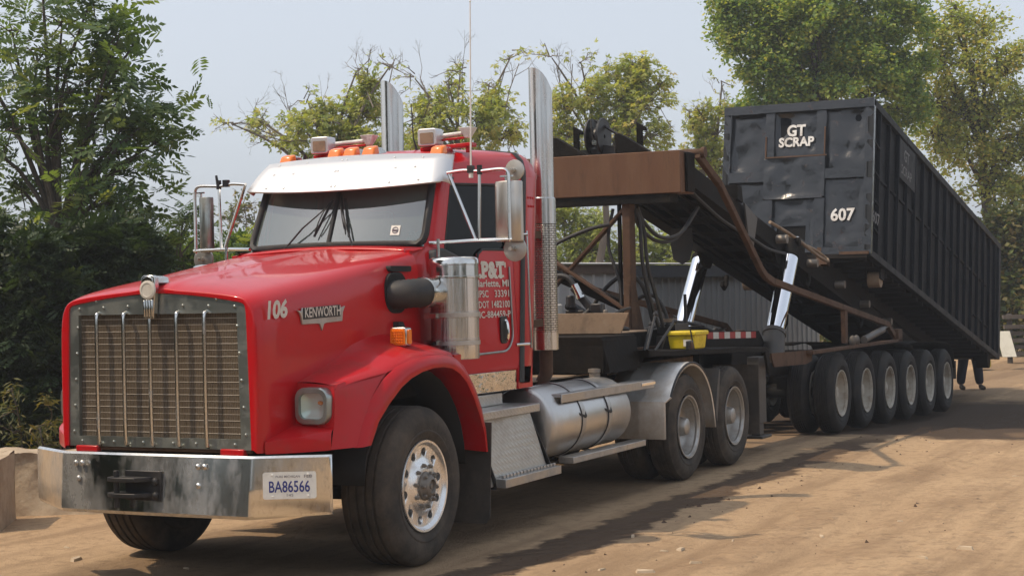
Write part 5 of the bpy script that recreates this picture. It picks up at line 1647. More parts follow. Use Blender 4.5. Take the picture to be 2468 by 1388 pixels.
for a in np.arange(0.05, LEN, 0.75):
    m.hexa([tf(a, -.42, -.20), tf(a + .09, -.42, -.20), tf(a + .09, .42, -.20), tf(a, .42, -.20)], [tf(a, -.42, -.10), tf(a + .09, -.42, -.10), tf(a + .09, .42, -.10), tf(a, .42, -.10)])
for y in (-.28, -.12, .12, .28):
    m.tube([tf(0.1, y, -.25), tf(6.5, y, -.25)], 0.018, 6)
m.hexa([tf(.0, -.42, -.10), tf(LEN, -.42, -.10), tf(LEN, .42, -.10), tf(.0, .42, -.10)], [tf(.0, -.42, -.085), tf(LEN, -.42, -.085), tf(LEN, .42, -.085), tf(.0, .42, -.085)])
fr_ = m.build('tilt_frame', 'frame', TL)
for s in (-1, 1):
    for a in (3.2, 4.6, 6.0, 7.4, 8.8):
        m = MB(); m.cyl(tf(a, s * .52, -.10), tf(a, s * .66, -.10), 0.055, 14); m.build('guide_roller', 'hub', fr_)
    # lugs, hook plates
    m = MB()
    m.hexa([tf(1.55, s * .40, 0), tf(1.75, s * .40, 0), tf(1.75, s * .55, 0), tf(1.55, s * .55, 0)], [tf(1.50, s * .40, .16), tf(1.66, s * .40, .19), tf(1.66, s * .55, .19), tf(1.50, s * .55, .16)])
    m.tube([tf(4.5, s * .57, -.26), tf(4.5, s * .57, -.38), tf(4.42, s * .57, -.46), tf(4.33, s * .57, -.43), tf(4.34, s * .57, -.38)], 0.03, 8)
    m.tube([tf(7.3, s * .57, -.26), tf(7.3, s * .57, -.40), tf(7.2, s * .57, -.48), tf(7.1, s * .57, -.43)], 0.03, 8)
    m.build_each('frame_hook', 'frame', fr_)
# hanging rubber flap, triangular plate and cable
m = MB()
m.prism([(0.0, 0), (0.32, 0), (0.34, -.35), (0.28, -.62), (0.16, -.70), (0.02, -.60), (-.02, -.3)], lambda u, v, w: (9.0 + w, 0.36 - u * .8, 2.56 + v * .62), 0, 0.012)
m.build('rubber_flap', 'rubber', fr_)
m = MB(); m.hexa([tf(2.05, -.55, -.55), tf(2.12, -.55, -.60), tf(2.12, -.57, -.60), tf(2.05, -.57, -.55)], [tf(1.75, -.55, 0.0), tf(2.25, -.55, -.06), tf(2.25, -.57, -.06), tf(1.75, -.57, 0.0)])
m.build('frame_gusset', 'grey_steel', fr_)
m = MB()
m.tube(spline([tf(2.9, -.52, .05), tf(3.5, -.62, .02), tf(4.4, -.68, -.02), tf(5.0, -.66, .02), tf(5.25, -.60, .10), tf(5.0, -.52, .16), tf(4.4, -.5, .12), tf(3.9, -.45, .12)], 6), 0.022, 8)
cb = m.build('winch_cable', 'tan_steel', fr_, smooth=60)
m = MB(); m.cyl(tf(4.15, -.50, .13), tf(4.5, -.505, .13), 0.035, 12); m.build('cable_clamp', 'steel', cb)
# lift cylinders
for s in (-1, 1):
    m = MB()
    b0, b1 = Vector((9.78, s * .64, 0.95)), Vector((9.925, s * .612, 1.255))
    d = (Vector((10.68, s * .60, 2.18)) - b0).normalized()
    m.cyl(b0, b1, 0.135, 28); m.cyl(b1 - d * .02, b1 + d * .03, 0.148, 28)
    cyln = m.build('lift_cylinder', 'grey_steel', TL, smooth=40, bevel=0.004)
    m = MB(); top = Vector((10.69, s * .60, 2.19)); m.cyl(b1, top, 0.112, 40)
    m.build('lift_rod', 'rod', cyln, smooth=40)
    m = MB(); m.cyl(top, top + d * .06, 0.126, 24); m.cyl(top + d * .06, top + d * .26, 0.075, 20); m.cyl((top + d * .26) - Vector((0, .1, 0)), (top + d * .26) + Vector((0, .1, 0)), 0.06, 16)
    m.build('rod_eye', 'frame', cyln, bevel=0.005)
# reflective strip on a low side plate
m = MB()
m.prism([(7.50, 1.15), (9.95, 1.05), (9.60, 1.30), (7.50, 1.36)], lambda u, v, w: (u, w, v), -0.52, -0.50)
sp = m.build('reflector_plate', 'frame', TL)
n = 9
for k in range(n):
    m = MB()
    x0 = 7.72 + k * 0.195; x1 = x0 + 0.192
    zf = lambda x: 1.345 - 0.028 * (x - 7.7)
    m.add([(x0, -.523, zf(x0) - .075), (x1, -.523, zf(x1) - .075), (x1, -.523, zf(x1)), (x0, -.523, zf(x0))], [(0, 1, 2, 3)])
    m.build('reflective_tape', 'tape_red' if k % 2 == 0 else 'tape_white', sp, recalc=False)
# landing leg, wing plate, rear fenders, flaps
for s in (-1, 1):
    m = MB()
    m.box(8.10, 8.35, s * 0.92 - .07, s * 0.92 + .07, 0.30, 1.05); m.box(8.15, 8.30, s * .92 - .05, s * .92 + .05, 0.16, 0.32); m.box(8.06, 8.40, s * .92 - .11, s * .92 + .11, 0.13, 0.16)
    m.build('landing_leg', 'grey_steel', TL, bevel=0.006)
    m = MB()
    m.prism([(8.15, 1.02), (8.12, 1.09), (9.75, 1.06), (9.75, 0.93), (9.5, 0.90), (8.22, 0.93)], lambda u, v, w: (u, s * w, v), 1.12, 1.135)
    m.build('side_plate', 'rust', TL)
    m = MB()
    pts = [(14.6, 0.93), (15.4, 0.945), (16.6, 0.90), (17.4, 0.855), (17.75, 0.80), (17.98, 0.65), (18.08, 0.42)]
    m.grid([[(x, s * 1.17, z) for x, z in pts], [(x, s * 0.55, z) for x, z in pts]])
    m.build('rear_fender', 'frame', TL, solid=0.012, smooth=60)
    m = MB(); m.box(18.2, 18.22, min(s * 1.16, s * .6), max(s * 1.16, s * .6), 0.22, 0.52); m.build('mud_flap', 'flap', TL)
# trailer wheels
for k in range(6):
    d = k * 1.257
    x = 11.0 + d; z = 0.508 + float(ground_z(x, 0))
    z = 0.508 - 0.053 - 0.033 * d
    yb = 1.162 + 0.008 * d
    for s in (-1, 1):
        wheel_part(TL, (x, s * 1.165 - 0.008 * d * 1, z), 'trailer', s > 0)
        wheel_part(TL, (x, s * 0.83 - 0.008 * d, z), 'trailer', s > 0)

# ------------------------------------------------------------------ yellow bin on the trailer deck
YB = thing('storage_bin', 'yellow plastic bin strapped on the trailer deck beside the chrome lift rods', 'bin', (5.75, -0.86, 1.235))
m = MB()
m.hexa([(5.62, -1.125, 1.238), (5.95, -1.125, 1.238), (5.95, -0.87, 1.238), (5.62, -0.87, 1.238)], [(5.60, -1.14, 1.38), (5.97, -1.14, 1.38), (5.97, -0.855, 1.38), (5.60, -0.855, 1.38)])
m.build('bin_body', 'yellow', YB, bevel=0.015)
m = MB(); m.box(5.585, 5.985, -1.155, -0.84, 1.375, 1.418); m.build('bin_lid', 'yellow', YB, bevel=0.012)
m = MB(); m.box(5.606, 5.612, -1.10, -1.02, 1.27, 1.36); m.build('bin_label', 'plate_white', YB)
m = MB(); m.beam((5.58, -1.10, 1.45), (5.60, -1.135, 1.24), .02, .01); m.beam((5.58, -.875, 1.45), (5.58, -.80, 1.25), .02, .01); m.build_each('strap', 'rubber', YB)

# ------------------------------------------------------------------ the scrap container
CO = thing('scrap_container', 'long dented black open-top scrap container tilted on the trailer', 'container', (12.86, 0, 2.263), (0, math.atan(0.195), 0))
HW, HH, CL = 1.10, 2.225, 9.95
rs = np.random.RandomState(11)
def dent_panel(mb, y0, y1, z0, z1, depth, amp=0.012, nn=22, hole=None, x=None):
    """a battered plate: real dents"""
    k = [(rs.uniform(y0, y1), rs.uniform(z0, z1), rs.uniform(0.05, 0.22), rs.uniform(-1, 1)) for _ in range(9)]
    rows = []
    for z in np.linspace(z0, z1, nn):
        row = []
        for y in np.linspace(y0, y1, nn):
            e = min((y - y0), (y1 - y), (z - z0), (z1 - z)) / 0.08
            e = max(0.0, min(1.0, e))
            d = sum(w * math.exp(-(((y - a) ** 2 + (z - b) ** 2) / c ** 2)) for a, b, c, w in k)
            row.append((depth + amp * d * e + 0.004 * math.sin(y * 9 + z * 5) * e, y, z))
        rows.append(row)
    mb.grid(rows)
U = lambda u: HW - 2 * HW * u                # u: 0 left of the photo .. 1 right
front = MB()
ubr = [0.0, 0.05, 0.285, 0.345, 0.625, 0.69, 0.945, 1.0]
zt = 2.10
# corner posts, pillars, top rail, cross bars: solid bars standing proud of the plates
def bar(u0, u1, z0, z1, x0=0.0, x1=0.09):
    y0, y1 = sorted((U(u0), U(u1)))
    nseg = max(2, int(max(y1 - y0, z1 - z0) / 0.09))
    if z1 - z0 > y1 - y0:
        zs = np.linspace(z0, z1, nseg)
        rows = []
        for z in zs:
            j = [rs.uniform(-.003, .003) for _ in range(4)]
            rows.append([(x1, y0, z), (x0 + j[0], y0 + j[1], z), (x0 + j[2], y1 + j[3], z), (x1, y1, z)])
        front.grid(rows)
        front.add([rows[0][i] for i in range(4)], [(0, 1, 2, 3)]); front.add([rows[-1][i] for i in range(4)], [(0, 1, 2, 3)])
    else:
        rows = []
        for y in np.linspace(y0, y1, nseg):
            j = [rs.uniform(-.004, .004) for _ in range(4)]
            rows.append([(x1, y, z0), (x0 + j[0], y, z0 + j[1]), (x0 + j[2], y, z1 + j[3]), (x1, y, z1)])
        front.grid(rows)
        front.add([rows[0][i] for i in range(4)], [(0, 1, 2, 3)]); front.add([rows[-1][i] for i in range(4)], [(0, 1, 2, 3)])
bar(0.0, 1.0, zt, HH, -0.015, 0.10)
bar(0.0, 0.05, 0.0, zt); bar(0.945, 1.0, 0.0, zt)
bar(0.285, 0.345, 0.0, zt, 0.01); bar(0.625, 0.69, 0.0, zt, 0.01)
bar(0.05, 0.285, 1.09, 1.24, 0.0); bar(0.69, 0.945, 1.09, 1.24, 0.0)
bar(0.05, 0.285, 0.0, 0.07); bar(0.69, 0.945, 0.0, 0.10)
fp = front.build('front_frame', 'cont', CO, local=True, smooth=50)
m = MB()
dent_panel(m, U(0.285), U(0.05), 1.24, zt, 0.075, 0.035)
dent_panel(m, U(0.625), U(0.345), 1.43, zt, 0.070, 0.034)
dent_panel(m, U(0.945), U(0.69), 1.24, zt, 0.075, 0.036)
dent_panel(m, U(0.285), U(0.05), 0.07, 1.09, 0.07, 0.022)
dent_panel(m, U(0.945), U(0.69), 0.10, 1.09, 0.055, 0.016)
dent_panel(m, U(0.69), U(0.285), 0.82, 1.43, -0.008, 0.026, 26)
# lower middle plate round the cable hole
h0, h1 = U(0.565), U(0.375)
dent_panel(m, U(0.625), h0, 0.05, 0.82, 0.08, 0.008, 12); dent_panel(m, h1, U(0.345), 0.05, 0.82, 0.08, 0.004, 10)
dent_panel(m, h0, h1, 0.44, 0.82, 0.08, 0.008, 12)
# plate edges of the raised middle plate
for z in (0.82, 1.43):
    m.grid([[(-0.008, U(0.69), z), (-0.008, U(0.285), z)], [(0.08, U(0.69), z), (0.08, U(0.285), z)]])
m.build('front_plate', 'cont', CO, local=True, smooth=60)
m = MB(); m.box(0.10, 0.9, h0 - .05, h1 + .05, 0.02, 0.5); m.build('cable_pocket', 'dark_void', CO, local=True)
# rusty scrapes along edges
m = MB()
m.box(-0.012, 0.0, U(0.99), U(0.80), -0.012, 0.03); m.box(-0.012, -0.006, U(0.70), U(0.29), 1.425, 1.445); m.box(-.006, .01, U(.297), U(.288), 1.45, 1.75); m.box(-.004, .01, U(.688), U(.680), 1.45, 1.85)
m.build_each('rusty_edge', 'rust', fp, local=True)
def ctext(name, s, u0, u1, z, h, bold=0.03):
    return text(name, s, (0.055 if h > 0 else 0, U(u0), z), (0, -1, 0), (0, 0, 1), h, 'paint_white', CO, width=(u1 - u0) * 2 * HW, bold=bold, depth=0.012, local=True)
ctext('owner_lettering', 'GT', 0.425, 0.55, 1.755, 0.155, 0.035)
ctext('trade_lettering', 'SCRAP', 0.372, 0.608, 1.60, 0.128, 0.038)
text('container_number', '607', (0.030, U(0.735), 0.485), (0, -1, 0), (0, 0, 1), 0.165, 'paint_white', CO, width=0.155 * 2 * HW, bold=0.03, depth=0.012, local=True)
# sides with ribs, floor, rear door
for s in (-1, 1):
    m = MB()
    m.box(0.0, CL, min(s * 1.02, s * 1.035), max(s * 1.02, s * 1.035), 0.0, HH - .02)
    sd = m.build('side_wall', 'cont_side', CO, local=True)
    for k in range(17):
        a = 0.48 + k * 0.567
        m = MB()
        y0, y1 = s * 1.03, s * 1.085
        j = rs.uniform(-.01, .01, 4)
        m.hexa([(a - .045, y0, 0.06), (a + .045, y0, 0.06), (a + .03, y1, 0.06), (a - .03, y1, 0.06)], [(a - .045 + j[0], y0, HH - .1), (a + .045 + j[0], y0, HH - .1), (a + .03 + j[0], y1, HH - .1), (a - .03 + j[0], y1, HH - .1)])
        m.build('rib', 'cont_side', sd, local=True, bevel=0.006)
    m = MB()
    m.box(-0.005, CL + .02, min(s * 1.0, s * 1.10), max(s * 1.0, s * 1.10), HH - .11, HH)
    m.box(0.0, 0.10, min(s * 1.0, s * 1.098), max(s * 1.0, s * 1.098), 0.0, HH - .1)
    m.box(CL - .12, CL + .06, min(s * 1.0, s * 1.098), max(s * 1.0, s * 1.098), -0.02, HH - .1)
    m.box(0.02, CL, min(s * 1.0, s * 1.095), max(s * 1.0, s * 1.095), -0.03, 0.07)
    m.build('side_rail', 'cont_plate', CO, local=True, bevel=0.008)
    m = MB()
    m.box(0.5, 8.8, min(s * 1.03, s * 1.062), max(s * 1.03, s * 1.062), 1.17, 1.21)
    for z in (1.62, 1.20, 0.80, 0.40): m.beam((0.05, s * 1.075, z + .02), (0.46, s * 1.075, z - .02), 0.03, 0.03)
    m.box(7.6, 9.2, min(s * 1.03, s * 1.062), max(s * 1.03, s * 1.062), 0.42, 0.45)
    m.build_each('stiffener', 'cont_side', sd, local=True, bevel=0.006)
    if s < 0:
        m = MB(); m.box(1.60, 2.62, -1.094, -1.088, 1.48, 2.08)
        sp_ = m.build('name_plate', 'cont_plate', sd, local=True)
        text('side_owner', 'GT', (1.86, -1.094, 1.80), (1, 0, 0), (0, 0, 1), 0.17, 'paint_worn', sp_, width=0.34, bold=0.02, depth=0.004, local=True)
        text('side_trade', 'SCRAP', (1.70, -1.094, 1.57), (1, 0, 0), (0, 0, 1), 0.14, 'paint_worn', sp_, width=0.68, bold=0.01, depth=0.004, local=True)
        text('side_number', '607', (0.03, -1.0985, 0.47), (1, 0, 0), (0, 0, 1), 0.16, 'paint_worn', sd, width=0.42, bold=0.02, depth=0.003, local=True)
m = MB()
m.box(0.02, CL, -1.02, 1.02, -0.025, -0.005)
for k in range(24): m.box(0.1 + k * .40, 0.18 + k * .40, -1.0, 1.0, -0.085, -0.025)
for s in (-1, 1): m.box(0.12, CL - 2.2, s * .40 - .05, s * .40 + .05, -0.245, -0.025)
m.box(0.0, 0.07, -1.05, 1.05, -0.06, 0.0)
m.build('floor', 'cont_under', CO, local=True)
m = MB(); m.box(CL, CL + .05, -1.03, 1.03, 0, HH - .1)
for z in (0.4, 1.1, 1.8): m.box(CL + .05, CL + .10, -1.03, 1.03, z, z + .1)
m.build('rear_door', 'cont', CO, local=True)
m = MB(); m.box(0.10, 0.115, -1.02, 1.02, 0, HH - .05); m.build('front_wall', 'cont_side', CO, local=True)
for s in (-1, 1):
    m = MB(); m.cyl((0.95, s * 0.84, -0.19), (0.95, s * 1.02, -0.19), 0.115, 24)
    m.build('ground_roller', 'tan_steel', CO, local=True, bevel=0.008)
    m = MB(); m.box(0.84, 1.06, s * 1.03 - .012, s * 1.03 + .012, -.19, -.03); m.box(0.84, 1.06, s * .82 - .012, s * .82 + .012, -.19, -.03); m.build_each('roller_bracket', 'frame', CO, local=True)
    m = MB(); m.cyl((CL - .62, s * .80, -0.13), (CL - .62, s * 1.02, -0.13), 0.15, 24); m.box(CL - .76, CL - .50, s * .78 - .02, s * .78 + .02, -.16, -.03)
    m.build('rear_roller', 'frame', CO, local=True)
# tow hook at the nose
m = MB(); m.hexa([(-.02, -.40, -.2), (.14, -.40, -.2), (.14, -.34, -.2), (-.02, -.34, -.2)], [(.02, -.40, .22), (.10, -.40, .1), (.10, -.34, .1), (.02, -.34, .22)]); m.box(-.10, .05, -.52, -.42, -.16, -.08); m.build('nose_lug', 'rust', CO, local=True)
# ------------------------------------------------------------------ person behind the container
def skin_obj(name, verts, edges, radii, mt, parent, sub=1):
    me = bpy.data.meshes.new(name)
    me.from_pydata([tuple(v) for v in verts], edges, [])
    ob = bpy.data.objects.new(name, me)
    COL.objects.link(ob)
    ob.parent = parent
    me.materials.append(MAT[mt])
    md = ob.modifiers.new('skin', 'SKIN'); md.use_smooth_shade = True
    sv = me.skin_vertices[0].data
    for i, r in enumerate(radii):
        sv[i].radius = (r, r) if not isinstance(r, tuple) else r
        sv[i].use_root = (i == 0)
    q = ob.modifiers.new('round', 'SUBSURF'); q.levels = sub; q.render_levels = sub
    return ob
pz = float(ground_z(25.3, 0.25))
pp_ = at_depth(2337, 905, 33.2)
PE = thing('person', 'person in dark trousers standing behind the tilted container, seen from the legs down', 'person', (pp_.x, pp_.y, float(ground_z(pp_.x, pp_.y))), (0, 0, R(-52)))
V = []; E_ = []; RD = []
def add(p, r, par=None):
    V.append(p); RD.append(r)
    if par is not None: E_.append((par, len(V) - 1))
    return len(V) - 1
pel = add((0, 0, 0.96), (0.15, 0.11))
sp1 = add((0, 0.0, 1.12), (0.145, 0.10), pel); sp2 = add((0, 0.01, 1.30), (0.165, 0.11), sp1); ch_ = add((0, 0.0, 1.43), (0.13, 0.09), sp2)
nk = add((0, -0.005, 1.53), 0.055, ch_); hd0 = add((0, -0.02, 1.60), (0.07, 0.08), nk); hd1 = add((0, -0.02, 1.68), (0.078, 0.095), hd0); hd2 = add((0, -0.01, 1.75), (0.06, 0.075), hd1)
nose = add((0, -0.125, 1.655), 0.012, hd1)
legs = []
for s, fy in ((-1, 0.06), (1, -0.10)):
    hp_ = add((s * 0.10, 0, 0.90), 0.095, pel); kn = add((s * 0.135, fy * .5 - .02, 0.50), 0.062, hp_); cf = add((s * 0.15, fy * .8, 0.34), 0.06, kn); an = add((s * 0.168, fy, 0.09), 0.042, cf)
    he = add((s * 0.168, fy - 0.06, 0.045), 0.04, an); to = add((s * 0.185, fy - 0.17, 0.035), 0.034, he)
    legs.append((hp_, kn, cf, an, he, to))
arms = []
for s in (-1, 1):
    sh = add((s * 0.19, 0, 1.42), 0.062, ch_); el = add((s * 0.25, 0.02, 1.14), 0.045, sh); wr = add((s * 0.22, -0.12, 0.93), 0.030, el); pa = add((s * 0.215, -0.155, 0.87), (0.038, 0.02), wr)
    for k, (dx, ln) in enumerate(((-.027, .06), (-.009, .07), (.009, .066), (.027, .05))):
        a = add((s * .215 + dx, -0.175, 0.835), 0.009, pa); b = add((s * .215 + dx, -0.185, 0.835 - ln * .55), 0.008, a); add((s * .215 + dx, -0.18, 0.835 - ln), 0.007, b)
    t1 = add((s * .215 - s * .045, -0.18, 0.87), 0.011, pa); add((s * .215 - s * .05, -0.20, 0.835), 0.009, t1)
    arms.append((sh, el, wr))
body = skin_obj('body', V, E_, RD, 'skin', PE)
def sub_chain(name, ids, grow, mt, par):
    mp_ = {i: k for k, i in enumerate(ids)}
    vs = [V[i] for i in ids]
    es = [(mp_[a], mp_[b]) for a, b in E_ if a in mp_ and b in mp_]
    rd = [tuple(q + grow for q in RD[i]) if isinstance(RD[i], tuple) else RD[i] + grow for i in ids]
    return skin_obj(name, vs, es, rd, mt, par)
sub_chain('trousers', [pel] + [j for l in legs for j in l[:4]], 0.046, 'denim', PE)
sub_chain('shirt', [sp1, sp2, ch_] + [j for a in arms for j in a], 0.014, 'shirt', PE)
sub_chain('boots', [legs[0][3], legs[0][4], legs[0][5]], 0.014, 'boot', PE)
sub_chain('boots', [legs[1][3], legs[1][4], legs[1][5]], 0.014, 'boot', PE)
m = MB(); m.ball((0, 0.005, 1.70), 0.105, 14, sc=(0.85, 1.0, 1.0)); m.v = [(x, y + .02, max(z, 1.66 if y > -.03 else 1.735)) for x, y, z in m.v]
m.build('hair', 'hair', PE, local=True)

# ------------------------------------------------------------------ concrete barrier blocks at the left edge
def block(name, label, ctr, size, rz):
    L, D, H = size
    t = None
    m = MB()
    n = 14
    rsb = np.random.RandomState(int(abs(ctr[0] * 100)) + 3)
    c, s = math.cos(rz), math.sin(rz)
    zb = float(ground_z(ctr[0], ctr[1])) - 0.08
    def P(u, v, w):
        return (ctr[0] + c * u - s * v, ctr[1] + s * u + c * v, zb + w)
    def jit(u, v, w):
        k = 0.012 * math.sin(u * 7 + w * 5 + v * 3) + 0.008 * math.sin(u * 17 - w * 13 + v * 9) + rsb.uniform(-.007, .007)
        return k
    for (f, a, b) in ((lambda p, q: (p * L / 2, -D / 2 + (0.09 * (1 - q) if 0 else 0) - 0.13 * (1 - q) ** 2, q * H), 0, 0), (lambda p, q: (p * L / 2, D / 2, q * H), 0, 0), (lambda p, q: (p * L / 2, (q - .5) * D, H), 0, 0)):
        rows = []
        for q in np.linspace(0, 1, n):
            row = []
            for p in np.linspace(-1, 1, n * 2):
                u, v, w = f(p, q); k = jit(u, v, w)
                row.append(P(u, v + k * (1 if w < H else 0), w + k * (w / H)))
            rows.append(row)
        m.grid(rows)
    for e in (-1, 1):
        rows = []
        for q in np.linspace(0, 1, n):
            rows.append([P(e * L / 2 + 0.3 * jit(0, p, q * H), -D / 2 - 0.13 * (1 - q) ** 2 + p * (D + 0.13 * (1 - q) ** 2), q * H) for p in np.linspace(0, 1, 6)])
        m.grid(rows)
    o = m.build(name, 'concrete', None, smooth=50)
    return tag(o, label, 'concrete block', 'concrete blocks along the yard edge')
b1 = at_depth(95, 1200, 14.9); b2 = at_depth(-108, 1230, 13.9)
block('concrete_block', 'dusty sunlit concrete block lying behind the left end of the chrome bumper', (b1.x, b1.y), (1.62, 0.62, 0.60), math.atan2(-0.9, 0.44))
block('concrete_block', 'shaded end of a concrete block cut off by the left edge of the photo', (b2.x, b2.y), (0.86, 0.7, 0.66), math.atan2(-0.9, 0.44) + 0.12)

# ------------------------------------------------------------------ metal shed beyond the trailer
A = at_depth(1290, 800, 25.5); B = at_depth(1975, 800, 34.5)
A.z = B.z = 0
dl = (B - A); Ls = dl.length; du_ = dl.normalized(); dn = Vector((-du_.y, du_.x, 0))
if dn.dot(FW) < 0: dn = -dn
def shp(u, d, z): return A + du_ * u + dn * d + Vector((0, 0, z))
SH = thing('metal_shed', 'long grey ribbed metal shed with dark eave beyond the trailer', 'shed', tuple(A))
zg = -0.4
def ribbed(u0, u1, ztop, name, mt, parent, pitch=0.235):
    m = MB()
    us = []
    u = u0
    while u < u1 - pitch:
        us += [(u, 0.0), (u + pitch * .80, 0.0), (u + pitch * .85, -0.028), (u + pitch * .95, -0.028)]
        u += pitch
    us.append((u1, 0.0))
    m.grid([[shp(a, d, zg) for a, d in us], [shp(a, d, ztop) for a, d in us]])
    return m.build(name, mt, parent, smooth=20)
uS = Ls * 0.27
ribbed(0, uS, 2.17, 'wall_panel', 'shed_light', SH, 0.36)
ribbed(uS, Ls, 2.08, 'wall', 'shed_wall', SH)
m = MB()
m.hexa([shp(-.1, -.06, 2.10), shp(uS, -.06, 2.10), shp(uS, .1, 2.10), shp(-.1, .1, 2.10)], [shp(-.1, -.06, 2.24), shp(uS, -.06, 2.24), shp(uS, .1, 2.24), shp(-.1, .1, 2.24)])
m.build('rusty_eave', 'rust_trim', SH)
m = MB()
m.hexa([shp(uS, -.12, 2.02), shp(Ls + .1, -.12, 2.02), shp(Ls + .1, .1, 2.02), shp(uS, .1, 2.02)], [shp(uS, -.10, 2.23), shp(Ls + .1, -.10, 2.23), shp(Ls + .1, .1, 2.23), shp(uS, .1, 2.23)])
m.build('eave', 'shed_trim', SH)
m = MB()
m.hexa([shp(-.1, -.1, 2.243), shp(Ls + .15, -.16, 2.243), shp(Ls + .15, 4.2, 2.36), shp(-.1, 4.2, 2.36)], [shp(-.1, -.1, 2.26), shp(Ls + .15, -.16, 2.26), shp(Ls + .15, 4.2, 2.40), shp(-.1, 4.2, 2.40)])
m.build('roof', 'roof_sheet', SH)
m = MB()
m.hexa([shp(Ls, .02, zg), shp(Ls + .02, .02, zg), shp(Ls + .02, 4.1, zg), shp(Ls, 4.1, zg)], [shp(Ls, .02, 2.2), shp(Ls + .02, .02, 2.2), shp(Ls + .02, 4.1, 2.3), shp(Ls, 4.1, 2.3)])
m.hexa([shp(0, .02, zg), shp(.02, .02, zg), shp(.02, 4.1, zg), shp(0, 4.1, zg)], [shp(0, .02, 2.2), shp(.02, .02, 2.2), shp(.02, 4.1, 2.3), shp(0, 4.1, 2.3)])
m.hexa([shp(0, 4.1, zg), shp(Ls, 4.1, zg), shp(Ls, 4.12, zg), shp(0, 4.12, zg)], [shp(0, 4.1, 2.3), shp(Ls, 4.1, 2.3), shp(Ls, 4.12, 2.3), shp(0, 4.12, 2.3)])
m.build('end_wall', 'shed_wall', SH)
# leaning timber and prop seen below the frame
q0 = at_depth(1668, 790, 24.0); q1 = at_depth(1565, 730, 24.3)
m = MB(); m.beam(q0 + Vector((0, 0, -.1)), q1, 0.10, 0.16)
tag(m.build('timber_beam', 'shed_trim', None), 'dark beam leaning against the grey metal shed', 'beam')

# ------------------------------------------------------------------ far right: junk by the brush
g0 = at_depth(2432, 856, 42.0); zf = float(ground_z(g0.x, g0.y))
def on(px, py, d):
    p = at_depth(px, py, d); return p
p0 = at_depth(2434, 860, 40.0); p1 = at_depth(2418, 798, 40.6)
rt2 = RT.copy(); rt2.z = 0; rt2.normalize()
m = MB()
m.hexa([p0 - rt2 * .17, p0 + rt2 * .17, p0 + rt2 * .17 + FW * .05, p0 - rt2 * .17 + FW * .05], [p1 - rt2 * .16, p1 + rt2 * .16, p1 + rt2 * .16 + FW * .05, p1 - rt2 * .16 + FW * .05])
tag(m.build('pale_panel', 'panel_pale', None, bevel=0.004), 'pale narrow door panel leaning at the brush edge far right', 'panel')
c0 = at_depth(2462, 800, 43.0)
PB = thing('timber_stack', 'stack of dark weathered timbers beside the brush at the far right', 'timber stack', (c0.x, c0.y, float(ground_z(c0.x, c0.y))))
zb = float(ground_z(c0.x, c0.y))
ztop_ = at_depth(2462, 765, 43).z
m = MB()
for k, (z, l) in enumerate(((0.08, 1.4), (0.24, 1.3), (0.40, 1.5), (0.56, 1.2), (0.72, 1.35), (0.95, 1.3))):
    b = Vector((c0.x, c0.y, c0.z - 0.95 + z * 1.1 + 0.3)) 
    m.beam(b - rt2 * 0.45 + FW * (0.1 * (k % 2)), b + rt2 * l, 0.16, 0.10)
for x in (-0.25, 0.25, .8): m.beam(Vector((c0.x, c0.y, zb - .1)) + rt2 * x + FW * .2, Vector((c0.x, c0.y, ztop_ + .1)) + rt2 * x + FW * .2, 0.12, 0.12)
m.build('timbers', 'wood_grey', PB)
c1 = at_depth(2363, 876, 40.0)
m = MB()
m.box(c1.x - .1, c1.x + .5, c1.y - .16, c1.y + .16, c1.z - .10, c1.z + .06); 
for k in range(3): m.box(c1.x - .104, c1.x - .1, c1.y - .16 + k * .11, c1.y - .10 + k * .11, c1.z + .06, c1.z + .11)
tag(m.build('yellow_crate', 'yellow', None, bevel=0.01), 'small yellow crate on the dirt behind the person', 'crate')

# ------------------------------------------------------------------ bits of wood and clods on the dirt
rc = np.random.RandomState(21)
chips = [(1525, 1293, .10), (1640, 1325, .09), (1677, 1357, .09), (1555, 1380, .13), (2327, 1323, .12), (2222, 1345, .10), (1980, 1293, .08), (185, 1350, .13), (160, 1320, .06), (1600, 1328, .06), (2447, 1148, .07), (2240, 1066, .06), (1766, 1303, .05), (2170, 1256, .05), (1450, 1373, .07), (450, 1370, .07)]
def ground_hit(px, py):
    d = FW + RT * ((px - 1234) / 4000.43) + UP * ((694 - py) / 4000.43)
    z = 0.0
    for _ in range(5):
        t = (z - CAM.z) / d.z
        p = CAM + d * t
        z = float(ground_z(p.x, p.y))
    return CAM + d * ((z - CAM.z) / d.z)
names_ = ['tiny wood splinter', 'bent wood splinter', 'pale wood chip', 'broad flat wood chip']
proto_ = None
for k, (px, py, s) in enumerate(chips):
    p = ground_hit(px, py)
    m = MB()
    a = rc.uniform(0, 6.28); w = s * rc.uniform(.25, .6)
    u = Vector((math.cos(a), math.sin(a), 0)) * s / 2; v = Vector((-math.sin(a), math.cos(a), 0)) * w / 2
    h = s * .13
    q = [u * rc.uniform(.7, 1.1) + v * rc.uniform(.4, 1), -u * rc.uniform(.7, 1.1) + v * rc.uniform(.5, 1), -u * rc.uniform(.7, 1) - v * rc.uniform(.5, 1), u * rc.uniform(.8, 1.1) - v * rc.uniform(.2, 1)]
    m.hexa([p + i for i in q], [p + i * .8 + Vector((0, 0, h + rc.uniform(0, h * .6))) for i in q])
    o = m.build('wood_chip', 'wood_chip', None, off=tuple(p)); o.location = p
    tag(o, 'pale wood chip lying on the sandy dirt beside the truck', 'wood chip', 'wood chips scattered on the dirt')
